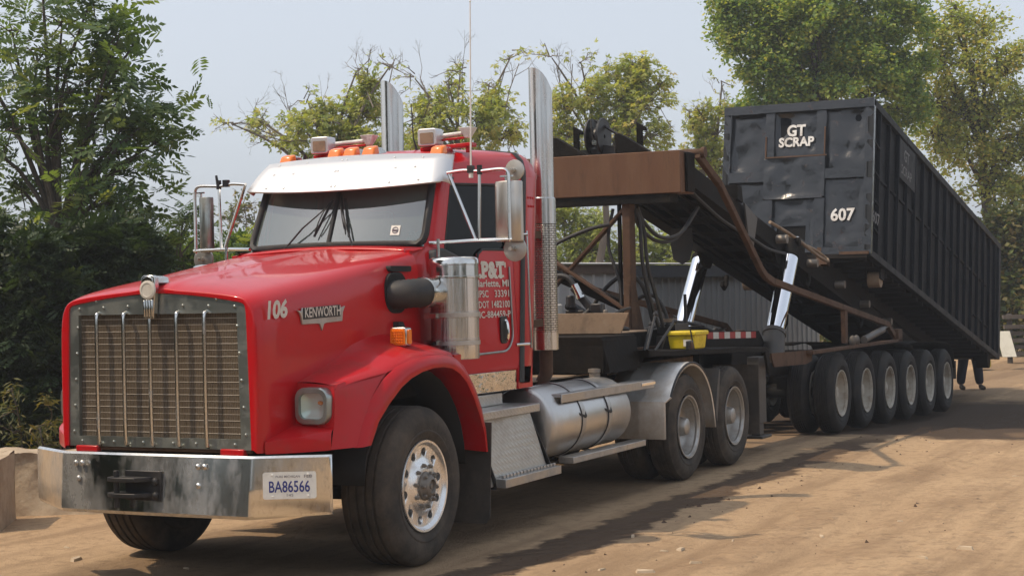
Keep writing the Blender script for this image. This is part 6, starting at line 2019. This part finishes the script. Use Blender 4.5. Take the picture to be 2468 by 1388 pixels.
# countless clods and grit: one object
n = 420
cx = rc.uniform(-2, 18, n); cyy = -rc.uniform(1.5, 6.5, n)
k = n // 2
cyy[:k] = -1.95 - 0.012 * cx[:k] + rc.normal(0, 0.22, k)
cz = ground_z(cx, cyy)
sz = rc.gamma(1.6, 0.0045, n) + 0.003
base = np.array([[1, 0, -.1], [-1, 0, -.1], [0, 1, -.1], [0, -1, -.1], [0, 0, .9]], float)
fcs = np.array([[0, 2, 4], [2, 1, 4], [1, 3, 4], [3, 0, 4]])
vs_ = []; fs_ = []
for i in range(n):
    b = base * sz[i] * rc.uniform(.6, 1.4, (5, 3)) + rc.normal(0, sz[i] * .2, (5, 3))
    b[:, 2] *= .8
    vs_.append(b + [cx[i], cyy[i], cz[i]]); fs_.append(fcs + 5 * i)
o = bpy.data.objects.new('grit', np_mesh('grit', np.concatenate(vs_), np.concatenate(fs_), 'stone', False))
COL.objects.link(o)
tag(o, 'small dark clods and grit strewn beside the wheel tracks', 'grit', kind='stuff')
# ------------------------------------------------------------------ trees
def rot_to(dirs):
    """orthonormal frames (n,3,3) with first axis along dirs"""
    d = dirs / np.linalg.norm(dirs, axis=1, keepdims=True)
    up = np.tile([[0, 0, 1.0]], (len(d), 1))
    s = np.cross(d, up); s /= (np.linalg.norm(s, axis=1, keepdims=True) + 1e-9)
    n = np.cross(s, d)
    return np.stack([d, s, n], 1)

def leaf_template(kind):
    """small faces in a local frame: x along the leaf, z its upper side"""
    v = []; f = []
    def leaflet(ox, oy, ang, l, w, drop=0.0):
        c, s = math.cos(ang), math.sin(ang)
        k = len(v)
        for a, b, z in ((0, 0, 0), (l * .45, w / 2, -.02 * l - drop * .4), (l, 0, -.12 * l - drop), (l * .45, -w / 2, -.02 * l - drop * .4)):
            v.append((ox + a * c - b * s, oy + a * s + b * c, z - 0.22 * ox * ox))
        f.append((k, k + 1, k + 2, k + 3))
    if kind == 'pinnate':                         # long leaf, paired leaflets
        n = 5
        for i in range(n):
            x = 0.16 + 0.80 * i / n
            l = 0.38 * (1 - 0.35 * abs(i - 2) / 3)
            leaflet(x, 0.01, R(54), l, l * .46, .03 * (i % 2)); leaflet(x, -0.01, R(-54), l, l * .46, .03 * (i % 2))
        leaflet(0.95, 0, 0, .32, .13)
    elif kind == 'trifoliate':
        leaflet(0.35, 0, 0, .65, .30, .05); leaflet(0.32, 0.02, R(55), .52, .26, .05); leaflet(0.32, -0.02, R(-55), .52, .26, .05)
    elif kind == 'broad':
        leaflet(0.0, 0, 0, 1.0, 0.85, .05)
    elif kind == 'narrow':
        leaflet(0, 0, 0, 1.0, .28, .15)
    return np.array(v), np.array(f)

def make_crown(name, root, base, blobs, kind, size, per, mt, trunk_r, seed, twig_r=0.008, bark='bark', clump=9, flat=0.5, droop=0.25, bare=0.0, tintbias=0.0, trunk_top=0.6, twigs=14, jitter=0.35, limbs=True):
    """trunk with limbs to every blob, twigs through each blob, leaves in clumps along the twigs"""
    rg = np.random.RandomState(seed)
    off = OFF[root]
    wood = MB()
    base = Vector(base)
    ctr = Vector((0, 0, 0))
    for b in blobs: ctr += Vector(b[:3])
    ctr /= len(blobs)
    topz = max(b[2] for b in blobs)
    # trunk
    tp = []
    top = Vector((lerp(base.x, ctr.x, .8), lerp(base.y, ctr.y, .8), lerp(base.z, topz, trunk_top)))
    for k in range(6):
        t = k / 5
        p = base.lerp(top, t) + Vector((rg.normal(0, .06), rg.normal(0, .06), 0)) * (1 if 0 < k else 0)
        tp.append(p)
    wood.tube(tp, [trunk_r * (1.15 - .65 * k / 5) for k in range(6)], 8)
    LP = []; LD = []; LT = []
    for b in blobs:
        c = Vector(b[:3]); r = b[3]; dens = b[4] if len(b) > 4 else 1.0
        # limb from the trunk
        best = min(tp[1:], key=lambda q: (q - c).length + (2.0 if q.z > c.z - 0.1 * r else 0))
        if limbs:
            mid = best.lerp(c, .5) + Vector((rg.normal(0, .12), rg.normal(0, .12), .10 * (c - best).length))
            wood.tube(spline([best, mid, c], 3), [max(twig_r * 1.5, trunk_r * .42 * (1 - .75 * k / 6)) for k in range(7)], 6)
        nt = max(4, int(twigs * dens * (0.6 + 0.4 * r)))
        for _ in range(nt):
            d = rg.normal(0, 1, 3); d[2] = d[2] * .8 + .25; d /= np.linalg.norm(d)
            L = r * rg.uniform(.65, 1.15)
            tip = c + Vector(d) * L
            md = c.lerp(tip, .5) + Vector(rg.normal(0, .1 * r, 3))
            pts = [c + Vector(rg.normal(0, .12 * r, 3)), md, tip - Vector((0, 0, droop * L * .3))]
            wood.tube(pts, [twig_r * 1.6, twig_r, twig_r * .5], 4, caps=False)
            isbare = rg.uniform() < bare
            if bare > 0:
                for q in range(5):                     # fine side twigs
                    t = rg.uniform(.3, .95); s0 = pts[1].lerp(pts[2], t) if t > .5 else pts[0].lerp(pts[1], t * 2)
                    e = Vector(rg.normal(0, 1, 3)); e = (e.normalized() * .6 + Vector(d)).normalized() * L * rg.uniform(.15, .4)
                    wood.tube([s0, s0 + e * .5 + Vector(rg.normal(0, .03, 3)), s0 + e], [twig_r * .6, twig_r * .45, twig_r * .3], 3, caps=False)
            if isbare: continue
            nl = max(3, int(per * dens))
            for q in range(max(1, nl // clump)):
                t = rg.uniform(.25, 1.0) ** .8
                s0 = pts[0].lerp(pts[1], t * 2) if t < .5 else pts[1].lerp(pts[2], t * 2 - 1)
                cc = np.array(s0) + rg.normal(0, .09 * r, 3)
                tint = np.clip(rg.normal(.45 + tintbias, .25), 0, 1)
                k = clump
                LP.append(cc + rg.normal(0, size * jitter * 1.2, (k, 3)))
                dd = rg.normal(0, 1, (k, 3)); dd[:, 2] = dd[:, 2] * flat - droop; dd += np.array(d) * .5
                LD.append(dd); LT.append(np.clip(tint + rg.normal(0, .12, k), 0, 1))
    wood.build('trunk', bark, root, smooth=60, weld=False, recalc=False)
    P = np.concatenate(LP); Dd = np.concatenate(LD); T = np.concatenate(LT)
    tv, tfc = leaf_template(kind)
    n = len(P)
    Fm = rot_to(Dd)
    # random roll about the leaf axis
    a = rg.normal(0, .6, n); ca_, sa_ = np.cos(a)[:, None], np.sin(a)[:, None]
    s_, n_ = Fm[:, 1] * ca_ + Fm[:, 2] * sa_, -Fm[:, 1] * sa_ + Fm[:, 2] * ca_
    sc = size * rg.uniform(.5, 1.35, n)
    vv_ = P[:, None, :] + sc[:, None, None] * (tv[None, :, 0:1] * Fm[:, None, 0, :] + tv[None, :, 1:2] * s_[:, None, :] + tv[None, :, 2:3] * n_[:, None, :])
    vv_ = vv_.reshape(-1, 3) - np.array(off)
    ff_ = (tfc[None] + (np.arange(n) * len(tv))[:, None, None]).reshape(-1, tfc.shape[1])
    tint = np.repeat(T, len(tfc))
    me = np_mesh('crown', vv_, ff_, mt, False, tint)
    o = bpy.data.objects.new('crown', me); COL.objects.link(o); o.parent = root
    OFF[o] = off
    return len(ff_)

NF = 0
def fan(wood, p, d, L, r, depth, rg):
    """a bare limb that forks again and again"""
    q = p + d * L * .5 + Vector(rg.normal(0, .05 * L, 3)); e = p + d * L + Vector((0, 0, .06 * L))
    wood.tube([p, q, e], [r, r * .8, r * .6], 5 if r > .012 else 3, caps=False)
    if depth == 0: return
    for k in range(rg.randint(2, 4)):
        t = rg.uniform(.35, 1.0); s0 = p.lerp(q, t * 2) if t < .5 else q.lerp(e, t * 2 - 1)
        nd = (d + Vector(rg.normal(0, .55, 3)) + Vector((0, 0, .12))).normalized()
        fan(wood, s0, nd, L * rg.uniform(.4, .7), r * .55, depth - 1, rg)

def tree(name, label, cat, d, foot, blobs, kind, size, per, mt, trunk_r, seed, group=None, **kw):
    """blobs: (photo x, photo y, radius in photo px, extra depth, density) at about d metres"""
    global NF
    bl = []
    for b in blobs:
        dd = d + b[3]
        p = at_depth(b[0], b[1], dd)
        bl.append((p.x, p.y, p.z, b[2] * dd / 4000.43, b[4] if len(b) > 4 else 1.0))
    f = at_depth(foot, 700, d)
    zg_ = float(ground_z(f.x, f.y)) - .05
    root = thing(name, label, cat, (f.x, f.y, zg_), group=group)
    fans = kw.pop('fans', None)
    if fans:
        wd_ = MB(); rgf = np.random.RandomState(seed + 500)
        for x0, y0, x1, y1 in fans:
            p0_ = at_depth(x0, y0, d + rgf.uniform(-.5, .5)); p1_ = at_depth(x1, y1, d + rgf.uniform(-.8, .8))
            dv_ = p1_ - p0_
            fan(wd_, p0_, dv_.normalized(), dv_.length * .62, .017, 4, rgf)
        wd_.build('bare_branches', 'twig', root, smooth=60, weld=False, recalc=False)
    NF += make_crown(name, root, (f.x, f.y, zg_), bl, kind, size, per, mt, trunk_r, seed, **kw)
    return root
G1 = 'trees at the edge of the yard'
# tall dark tree with feathery leaves at the left edge
tree('feathery_tree', 'tall dark tree with long feathery leaves at the left edge of the yard', 'tree', 21.0, 75,
     [(30, 80, 70, .3, .7), (150, 60, 85, -.2, 1.0), (90, 130, 60, 0, .9), (110, 270, 60, 0, .9), (230, 330, 60, 0, .8), (225, 120, 75, .2, .9), (275, 110, 45, -.3, .6), (50, 190, 85, .5, .7), (170, 215, 95, -.4, .8), (255, 265, 85, .3, .9), (310, 290, 60, -.1, .8), (365, 295, 40, .2, .8), (320, 385, 50, -.3, .8), (290, 370, 80, .4, .9), (30, 320, 90, -.3, .7), (150, 350, 95, .4, .8), (290, 450, 75, -.2, .9), (50, 450, 90, .3, .7), (190, 460, 85, -.5, .8), (260, 545, 55, .2, .9), (390, 265, 18, 0, .6), (40, 590, 80, 0, .9), (150, 600, 80, .5, .9), (-90, 100, 120, 0, .8), (-90, 320, 130, 0, .9), (-80, 540, 120, 0, .9), (100, -60, 110, 0, .9), (220, 0, 65, 0, .8), (320, 110, 40, 0, .7), (375, 345, 25, 0, .8), (320, 480, 30, 0, .6)],
     'pinnate', 0.37, 11, 'leaf_dark', 0.10, 3, group=G1, clump=3, twigs=10, droop=.05, trunk_top=.45, flat=.45, jitter=.5)
# dense dark shrubs below it
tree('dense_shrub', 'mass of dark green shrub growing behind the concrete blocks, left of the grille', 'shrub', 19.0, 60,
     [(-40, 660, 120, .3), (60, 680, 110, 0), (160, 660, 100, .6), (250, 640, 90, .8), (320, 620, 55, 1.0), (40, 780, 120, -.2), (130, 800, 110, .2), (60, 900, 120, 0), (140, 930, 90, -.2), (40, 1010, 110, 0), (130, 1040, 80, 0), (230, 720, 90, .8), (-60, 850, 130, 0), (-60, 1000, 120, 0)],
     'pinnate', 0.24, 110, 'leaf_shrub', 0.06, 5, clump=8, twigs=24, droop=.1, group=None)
tree('dense_shrub', 'dark green bush showing between the passenger mirror and the feathery tree', 'shrub', 23.0, 400,
     [(390, 660, 50, 0), (320, 640, 65, .3), (440, 670, 40, .2), (560, 650, 40, 1.0), (590, 625, 28, 1.0), (500, 690, 55, .5), (380, 690, 90, 0), (480, 740, 90, 0), (600, 690, 80, 1)],
     'pinnate', 0.25, 90, 'leaf_dark', 0.06, 6, clump=8, twigs=20, droop=.1)
tree('sapling', 'thin leafy sapling standing behind the passenger side mirror', 'sapling', 22.0, 470,
     [(440, 540, 28, 0, .6), (470, 510, 24, 0, .6), (475, 570, 30, 0, .7), (430, 590, 28, 0, .6)], 'pinnate', 0.20, 18, 'leaf_dark', 0.03, 8, clump=5, twigs=9)
# tall weeds at the lower left
for k, (px, py0, h, lab) in enumerate(((28, 930, 1.0, 'tallest yellowing weed stem in front of the dark shrubs at the left edge'), (95, 1020, .55, 'short yellowing weed leaning towards the truck beside the grille'), (110, 960, .5, 'slender weed with pale leaves close to the red hood edge'))):
    tree('weed_plant', lab, 'weed', 15.5 + .2 * k, px + 10, [(px, py0 + 10, 22, 0, 1), (px + 4, py0 + 60, 28, 0, 1), (px + 6, py0 + 110, 28, 0, 1), (px + 10, py0 + 160, 24, 0, .8)], 'narrow', 0.09, 14, 'leaf_weed', 0.012, 30 + k, clump=4, twigs=7, twig_r=.004, group='weeds beside the concrete blocks', limbs=True)
# pale thin trees far off behind the passenger mirror
tree('thin_tree', 'thin hazy tree with sparse grey leaves far off behind the passenger mirror', 'tree', 60.0, 585,
     [(560, 530, 45, 0, .9), (590, 500, 40, 0, .9), (615, 540, 40, 0, .9), (570, 580, 40, 0, .9), (610, 590, 40, 0, .9), (640, 560, 40, 0, .9)], 'broad', 0.16, 16, 'leaf_brush', 0.07, 9, clump=4, twigs=22, bark='twig', twig_r=.012, bare=.3, group=G1)
# yellowing trees with bare tops behind the cab
def elder(label, d, foot, bl, seed, per=46, bare=.14, tw=20, size=.175, bias=0.0, tr=.14, fans=None):
    tree('elder_tree', label, 'tree', d, foot, bl, 'trifoliate', size, per, 'leaf_elder', tr, seed, group=G1, clump=5, twigs=tw, droop=.45, bark='twig', twig_r=.010, bare=bare, tintbias=bias, fans=fans)
elder('half-bare yellowing tree spreading left above the white sun visor', 36.0, 860,
      [(560, 300, 45, 0, .25), (640, 300, 55, .3, .6), (720, 300, 60, -.3, .7), (800, 290, 65, 0, .9), (870, 280, 75, .3, 1), (860, 340, 70, 0, 1), (780, 350, 60, 0, .8), (880, 230, 55, .2, .8), (900, 380, 80, 0, 1), (740, 240, 45, 0, .2), (860, 170, 60, 0, .2), (940, 160, 50, 0, .2), (700, 350, 50, 0, .6)], 41, fans=[(720, 330, 520, 290), (780, 330, 610, 250), (820, 300, 700, 225), (900, 260, 830, 130), (910, 250, 870, 120), (930, 230, 960, 110), (740, 340, 560, 330)])
elder('yellowing tree with bare top branches between the two exhaust stacks', 39.0, 1100,
      [(1000, 290, 65, 0, .8), (1060, 250, 60, .3, .8), (1090, 320, 75, 0, 1), (1150, 290, 80, -.3, 1), (1200, 260, 70, .2, .9), (1220, 330, 80, 0, 1), (1010, 350, 60, 0, 1), (1110, 170, 60, 0, .2), (1230, 140, 60, 0, .22), (1080, 200, 50, 0, .4), (1000, 190, 50, 0, .15), (1180, 200, 45, 0, .3)], 42, fans=[(1050, 280, 990, 140), (1090, 270, 1080, 130), (1120, 280, 1110, 120), (1180, 260, 1240, 120), (1220, 260, 1270, 100), (1000, 320, 1060, 200)])
elder('fuller yellow-green tree rising behind the brown tarp housing', 41.0, 1440,
      [(1370, 250, 75, 0, 1), (1440, 230, 80, .3, 1.1), (1500, 250, 80, 0, 1.1), (1560, 250, 65, -.2, .9), (1530, 160, 50, 0, .9), (1540, 200, 50, 0, .9), (1590, 200, 35, 0, .6), (1380, 330, 80, 0, 1), (1460, 330, 85, 0, 1.1), (1560, 330, 80, 0, 1), (1400, 150, 50, 0, .25), (1330, 140, 55, 0, .2), (1370, 430, 90, 0, 1), (1450, 420, 90, 0, 1.1)], 43, per=48, bare=.10, fans=[(1360, 260, 1330, 110), (1380, 250, 1380, 105), (1400, 250, 1420, 140), (1420, 260, 1460, 160)])
elder('green tree crown behind the gantry posts, above the shed roof', 44.0, 1400,
      [(1360, 540, 80, 0, 1.1), (1440, 560, 80, 0, 1.1), (1400, 620, 80, 0, 1.1), (1480, 620, 80, 0, 1), (1560, 580, 80, .3, 1), (1620, 620, 80, 0, 1), (1680, 600, 70, 0, .8), (1340, 640, 80, 0, 1), (1560, 660, 80, 0, 1), (1720, 640, 60, 0, .8)], 44, per=50, bare=.05, tw=22, bias=-.25)
elder('small yellowing tree beside the left edge of the black container', 42.0, 1700,
      [(1690, 290, 50, 0, .8), (1720, 330, 55, 0, 1), (1680, 370, 50, 0, .9), (1730, 400, 55, 0, 1), (1700, 440, 50, 0, .8), (1740, 270, 40, 0, .7), (1740, 200, 40, 0, .12), (1660, 270, 30, 0, .4)], 45, bare=.1, fans=[(1730, 300, 1740, 190), (1700, 290, 1665, 240)])
# large green tree over the container and autumn tree at the right
tree('tall_poplar', 'large full green tree rising over the front of the black container', 'tree', 47.0, 2010,
     [(1760, 20, 60, 0, .9), (1790, 80, 75, 0, 1), (1830, 20, 80, .4, 1), (1880, 90, 90, 0, 1.2), (1850, 170, 75, 0, 1.1), (1890, 220, 70, 0, 1), (1960, 30, 100, -.5, 1.2), (1970, 140, 100, .5, 1.2), (1960, 220, 80, 0, 1.1), (2060, 60, 100, 0, 1.2), (2050, 170, 100, -.4, 1.2), (2120, 120, 90, .5, 1.1), (2170, 40, 80, 0, 1), (2130, 220, 80, 0, 1.1), (2190, 170, 70, 0, 1), (1930, -60, 110, 0, 1), (2060, -60, 110, 0, 1), (1850, 260, 50, 0, .8), (2200, 260, 70, 0, 1), (1800, 270, 40, 0, .8)],
     'broad', 0.11, 185, 'leaf_poplar', 0.26, 51, group=G1, clump=10, twigs=22, droop=.3, jitter=.9)
tree('autumn_tree', 'airy tree turning yellow and orange at the right edge of the photo', 'tree', 49.0, 2400,
     [(2230, 80, 70, 0, .8), (2300, 60, 75, 0, .8), (2370, 80, 75, .4, .8), (2270, 160, 85, 0, .9), (2350, 170, 85, -.4, .9), (2420, 170, 75, 0, .9), (2460, 120, 60, 0, .7), (2250, 250, 85, 0, 1), (2330, 270, 85, .4, 1), (2410, 270, 85, 0, 1), (2480, 260, 80, 0, 1), (2320, 360, 85, 0, 1), (2400, 370, 85, 0, 1), (2470, 370, 80, 0, 1), (2390, 450, 80, 0, 1), (2460, 460, 80, 0, 1), (2540, 320, 120, 0, .8), (2260, 330, 70, 0, 1), (2300, 20, 50, 0, .4)],
     'broad', 0.11, 100, 'leaf_autumn', 0.22, 52, group=G1, clump=7, fans=[(2330, 420, 2460, 260), (2400, 420, 2480, 330), (2300, 330, 2400, 120), (2350, 500, 2470, 420)], twigs=20, droop=.35, jitter=1.0, bark='bark', twig_r=.015)
# brush at the right edge below it
tree('brush_thicket', 'tangled green and yellow brush at the right edge behind the container', 'brush', 47.0, 2440,
     [(2430, 560, 70, 0, 1), (2470, 600, 70, 0, 1), (2420, 640, 70, .4, 1), (2460, 690, 70, 0, 1), (2420, 720, 60, 0, 1), (2470, 760, 60, 0, .8), (2410, 790, 40, 0, .8), (2540, 640, 100, 0, 1), (2350, 640, 80, 1.5, 1), (2330, 760, 80, 1.5, 1), (2440, 820, 35, .5, .6)],
     'broad', 0.16, 110, 'leaf_brush', 0.05, 53, clump=8, twigs=22, droop=.3, jitter=1.0)
tree('dense_shrub', 'green scrub between the shed end and the trailer rear', 'shrub', 45.0, 1960, [(1900, 760, 60, 0, .8), (1960, 780, 60, 0, .9), (2020, 790, 60, 0, .9), (1980, 720, 60, 1, .8), (2080, 780, 70, 0, .9), (2160, 800, 60, 0, .9)], 'broad', 0.15, 50, 'leaf_brush', 0.05, 54, clump=8, twigs=14, jitter=1.0)

# unseen low wood added behind the viewpoint to give dark reflections
rg = np.random.RandomState(77)
n = 9000
ang = rg.uniform(R(150), R(275), n)
rad_ = rg.uniform(30, 36, n)
hz = rg.uniform(0, 1, n) * (4.2 + 2.0 * np.sin(ang * 7) + 1.2 * np.sin(ang * 17 + 1))
P = np.stack([-4 + rad_ * np.cos(ang), -2 + rad_ * np.sin(ang), hz], 1)
sz = rg.uniform(.35, .8, n)
q = rg.normal(0, 1, (n, 2, 3)); q /= np.linalg.norm(q, axis=2, keepdims=True)
vv_ = np.stack([P + q[:, 0] * sz[:, None], P + q[:, 1] * sz[:, None], P - q[:, 0] * sz[:, None], P - q[:, 1] * sz[:, None]], 1).reshape(-1, 3)
ff_ = np.arange(n * 4).reshape(n, 4)
wo = bpy.data.objects.new('woods', np_mesh('woods', vv_, ff_, 'leaf_shrub', False, rg.uniform(0, 1, n)))
COL.objects.link(wo)
tag(wo, 'unseen dark belt of trees added behind the viewpoint for reflections', 'woods', kind='stuff')
print('leaf faces', NF)

# unseen scrub added left of the frame to darken what the chrome bumper mirrors
SB = thing('dense_shrub', 'unseen tall dark scrub row added left of the frame to darken the bumper reflection', 'shrub', (-6.0, 6.0, 0.0))
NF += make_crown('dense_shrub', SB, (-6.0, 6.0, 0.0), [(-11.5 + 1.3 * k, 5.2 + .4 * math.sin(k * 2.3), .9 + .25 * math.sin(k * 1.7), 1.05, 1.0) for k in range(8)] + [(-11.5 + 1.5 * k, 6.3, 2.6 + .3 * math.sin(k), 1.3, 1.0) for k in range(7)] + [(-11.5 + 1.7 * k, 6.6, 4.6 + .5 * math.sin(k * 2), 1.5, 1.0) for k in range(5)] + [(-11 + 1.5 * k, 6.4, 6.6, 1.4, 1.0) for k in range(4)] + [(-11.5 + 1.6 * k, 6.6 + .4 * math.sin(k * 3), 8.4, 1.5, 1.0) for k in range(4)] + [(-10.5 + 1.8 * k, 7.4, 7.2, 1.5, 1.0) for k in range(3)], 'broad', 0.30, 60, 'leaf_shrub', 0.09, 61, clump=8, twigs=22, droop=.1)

YT = thing('added_shade_tree', 'unseen tall dense tree added left of the frame to shade the ground ahead of the truck', 'tree', (-11.0, 7.5, 0.0))  # unseen tree, added to shade the ground mirrored in the bumper
NF += make_crown('added_shade_tree', YT, (-11.0, 7.5, 0.0), [(-13 + 1.3 * (k % 4), 6.6 + 1.2 * (k // 4 % 2), 8.2 + 2.2 * (k // 8), 1.5, 1.0) for k in range(16)], 'broad', 0.34, 60, 'leaf_shrub', 0.22, 62, clump=8, twigs=20, droop=.1)
print('leaf faces with scrub', NF)

# far wood closing the view beyond the right edge of the photo
rg = np.random.RandomState(78)
n = 16000
tt = rg.uniform(0, 1, n) ** .8
pxs = 2455 + tt * 5200
dep = 60 - 22 * tt + rg.uniform(0, 5, n)
B_ = np.array([[*at_depth(a, 700, d)] for a, d in zip(pxs, dep)])
top_ = 6.0 + 1.6 * np.sin(pxs / 160.0) + 1.1 * np.sin(pxs / 61.0 + 1)
B_[:, 2] = ground_z(B_[:, 0], B_[:, 1]) + rg.uniform(0, 1, n) ** .8 * top_
sz = rg.uniform(.12, .34, n)
q = rg.normal(0, 1, (n, 2, 3)); q /= np.linalg.norm(q, axis=2, keepdims=True)
vv_ = np.stack([B_ + q[:, 0] * sz[:, None], B_ + q[:, 1] * sz[:, None], B_ - q[:, 0] * sz[:, None], B_ - q[:, 1] * sz[:, None]], 1).reshape(-1, 3)
wf = bpy.data.objects.new('woods', np_mesh('woods', vv_, np.arange(n * 4).reshape(n, 4), 'leaf_brush', False, rg.uniform(0, 1, n)))
COL.objects.link(wf)
tag(wf, 'green wood far off behind the brush at the right edge', 'woods', kind='stuff')
# ------------------------------------------------------------------ thin smoky air over the yard
hz_ = MB(); hz_.box(-44, 110, -60, 80, -2.0, 24.0)
def haze_mat():
    M = bpy.data.materials.new('smoky_air')
    M.use_nodes = True
    t = M.node_tree
    for n in list(t.nodes):
        if n.type == 'BSDF_PRINCIPLED': t.nodes.remove(n)
    v = t.nodes.new('ShaderNodeVolumePrincipled')
    v.inputs['Color'].default_value = (0.86, 0.90, 0.96, 1)
    v.inputs['Density'].default_value = 0.0014
    v.inputs['Anisotropy'].default_value = 0.3
    t.links.new(v.outputs[0], t.nodes['Material Output'].inputs['Volume'])
    return M
tag(hz_.build('haze', haze_mat(), None, weld=False), 'thin pale smoke haze hanging over the yard', 'haze', kind='stuff')
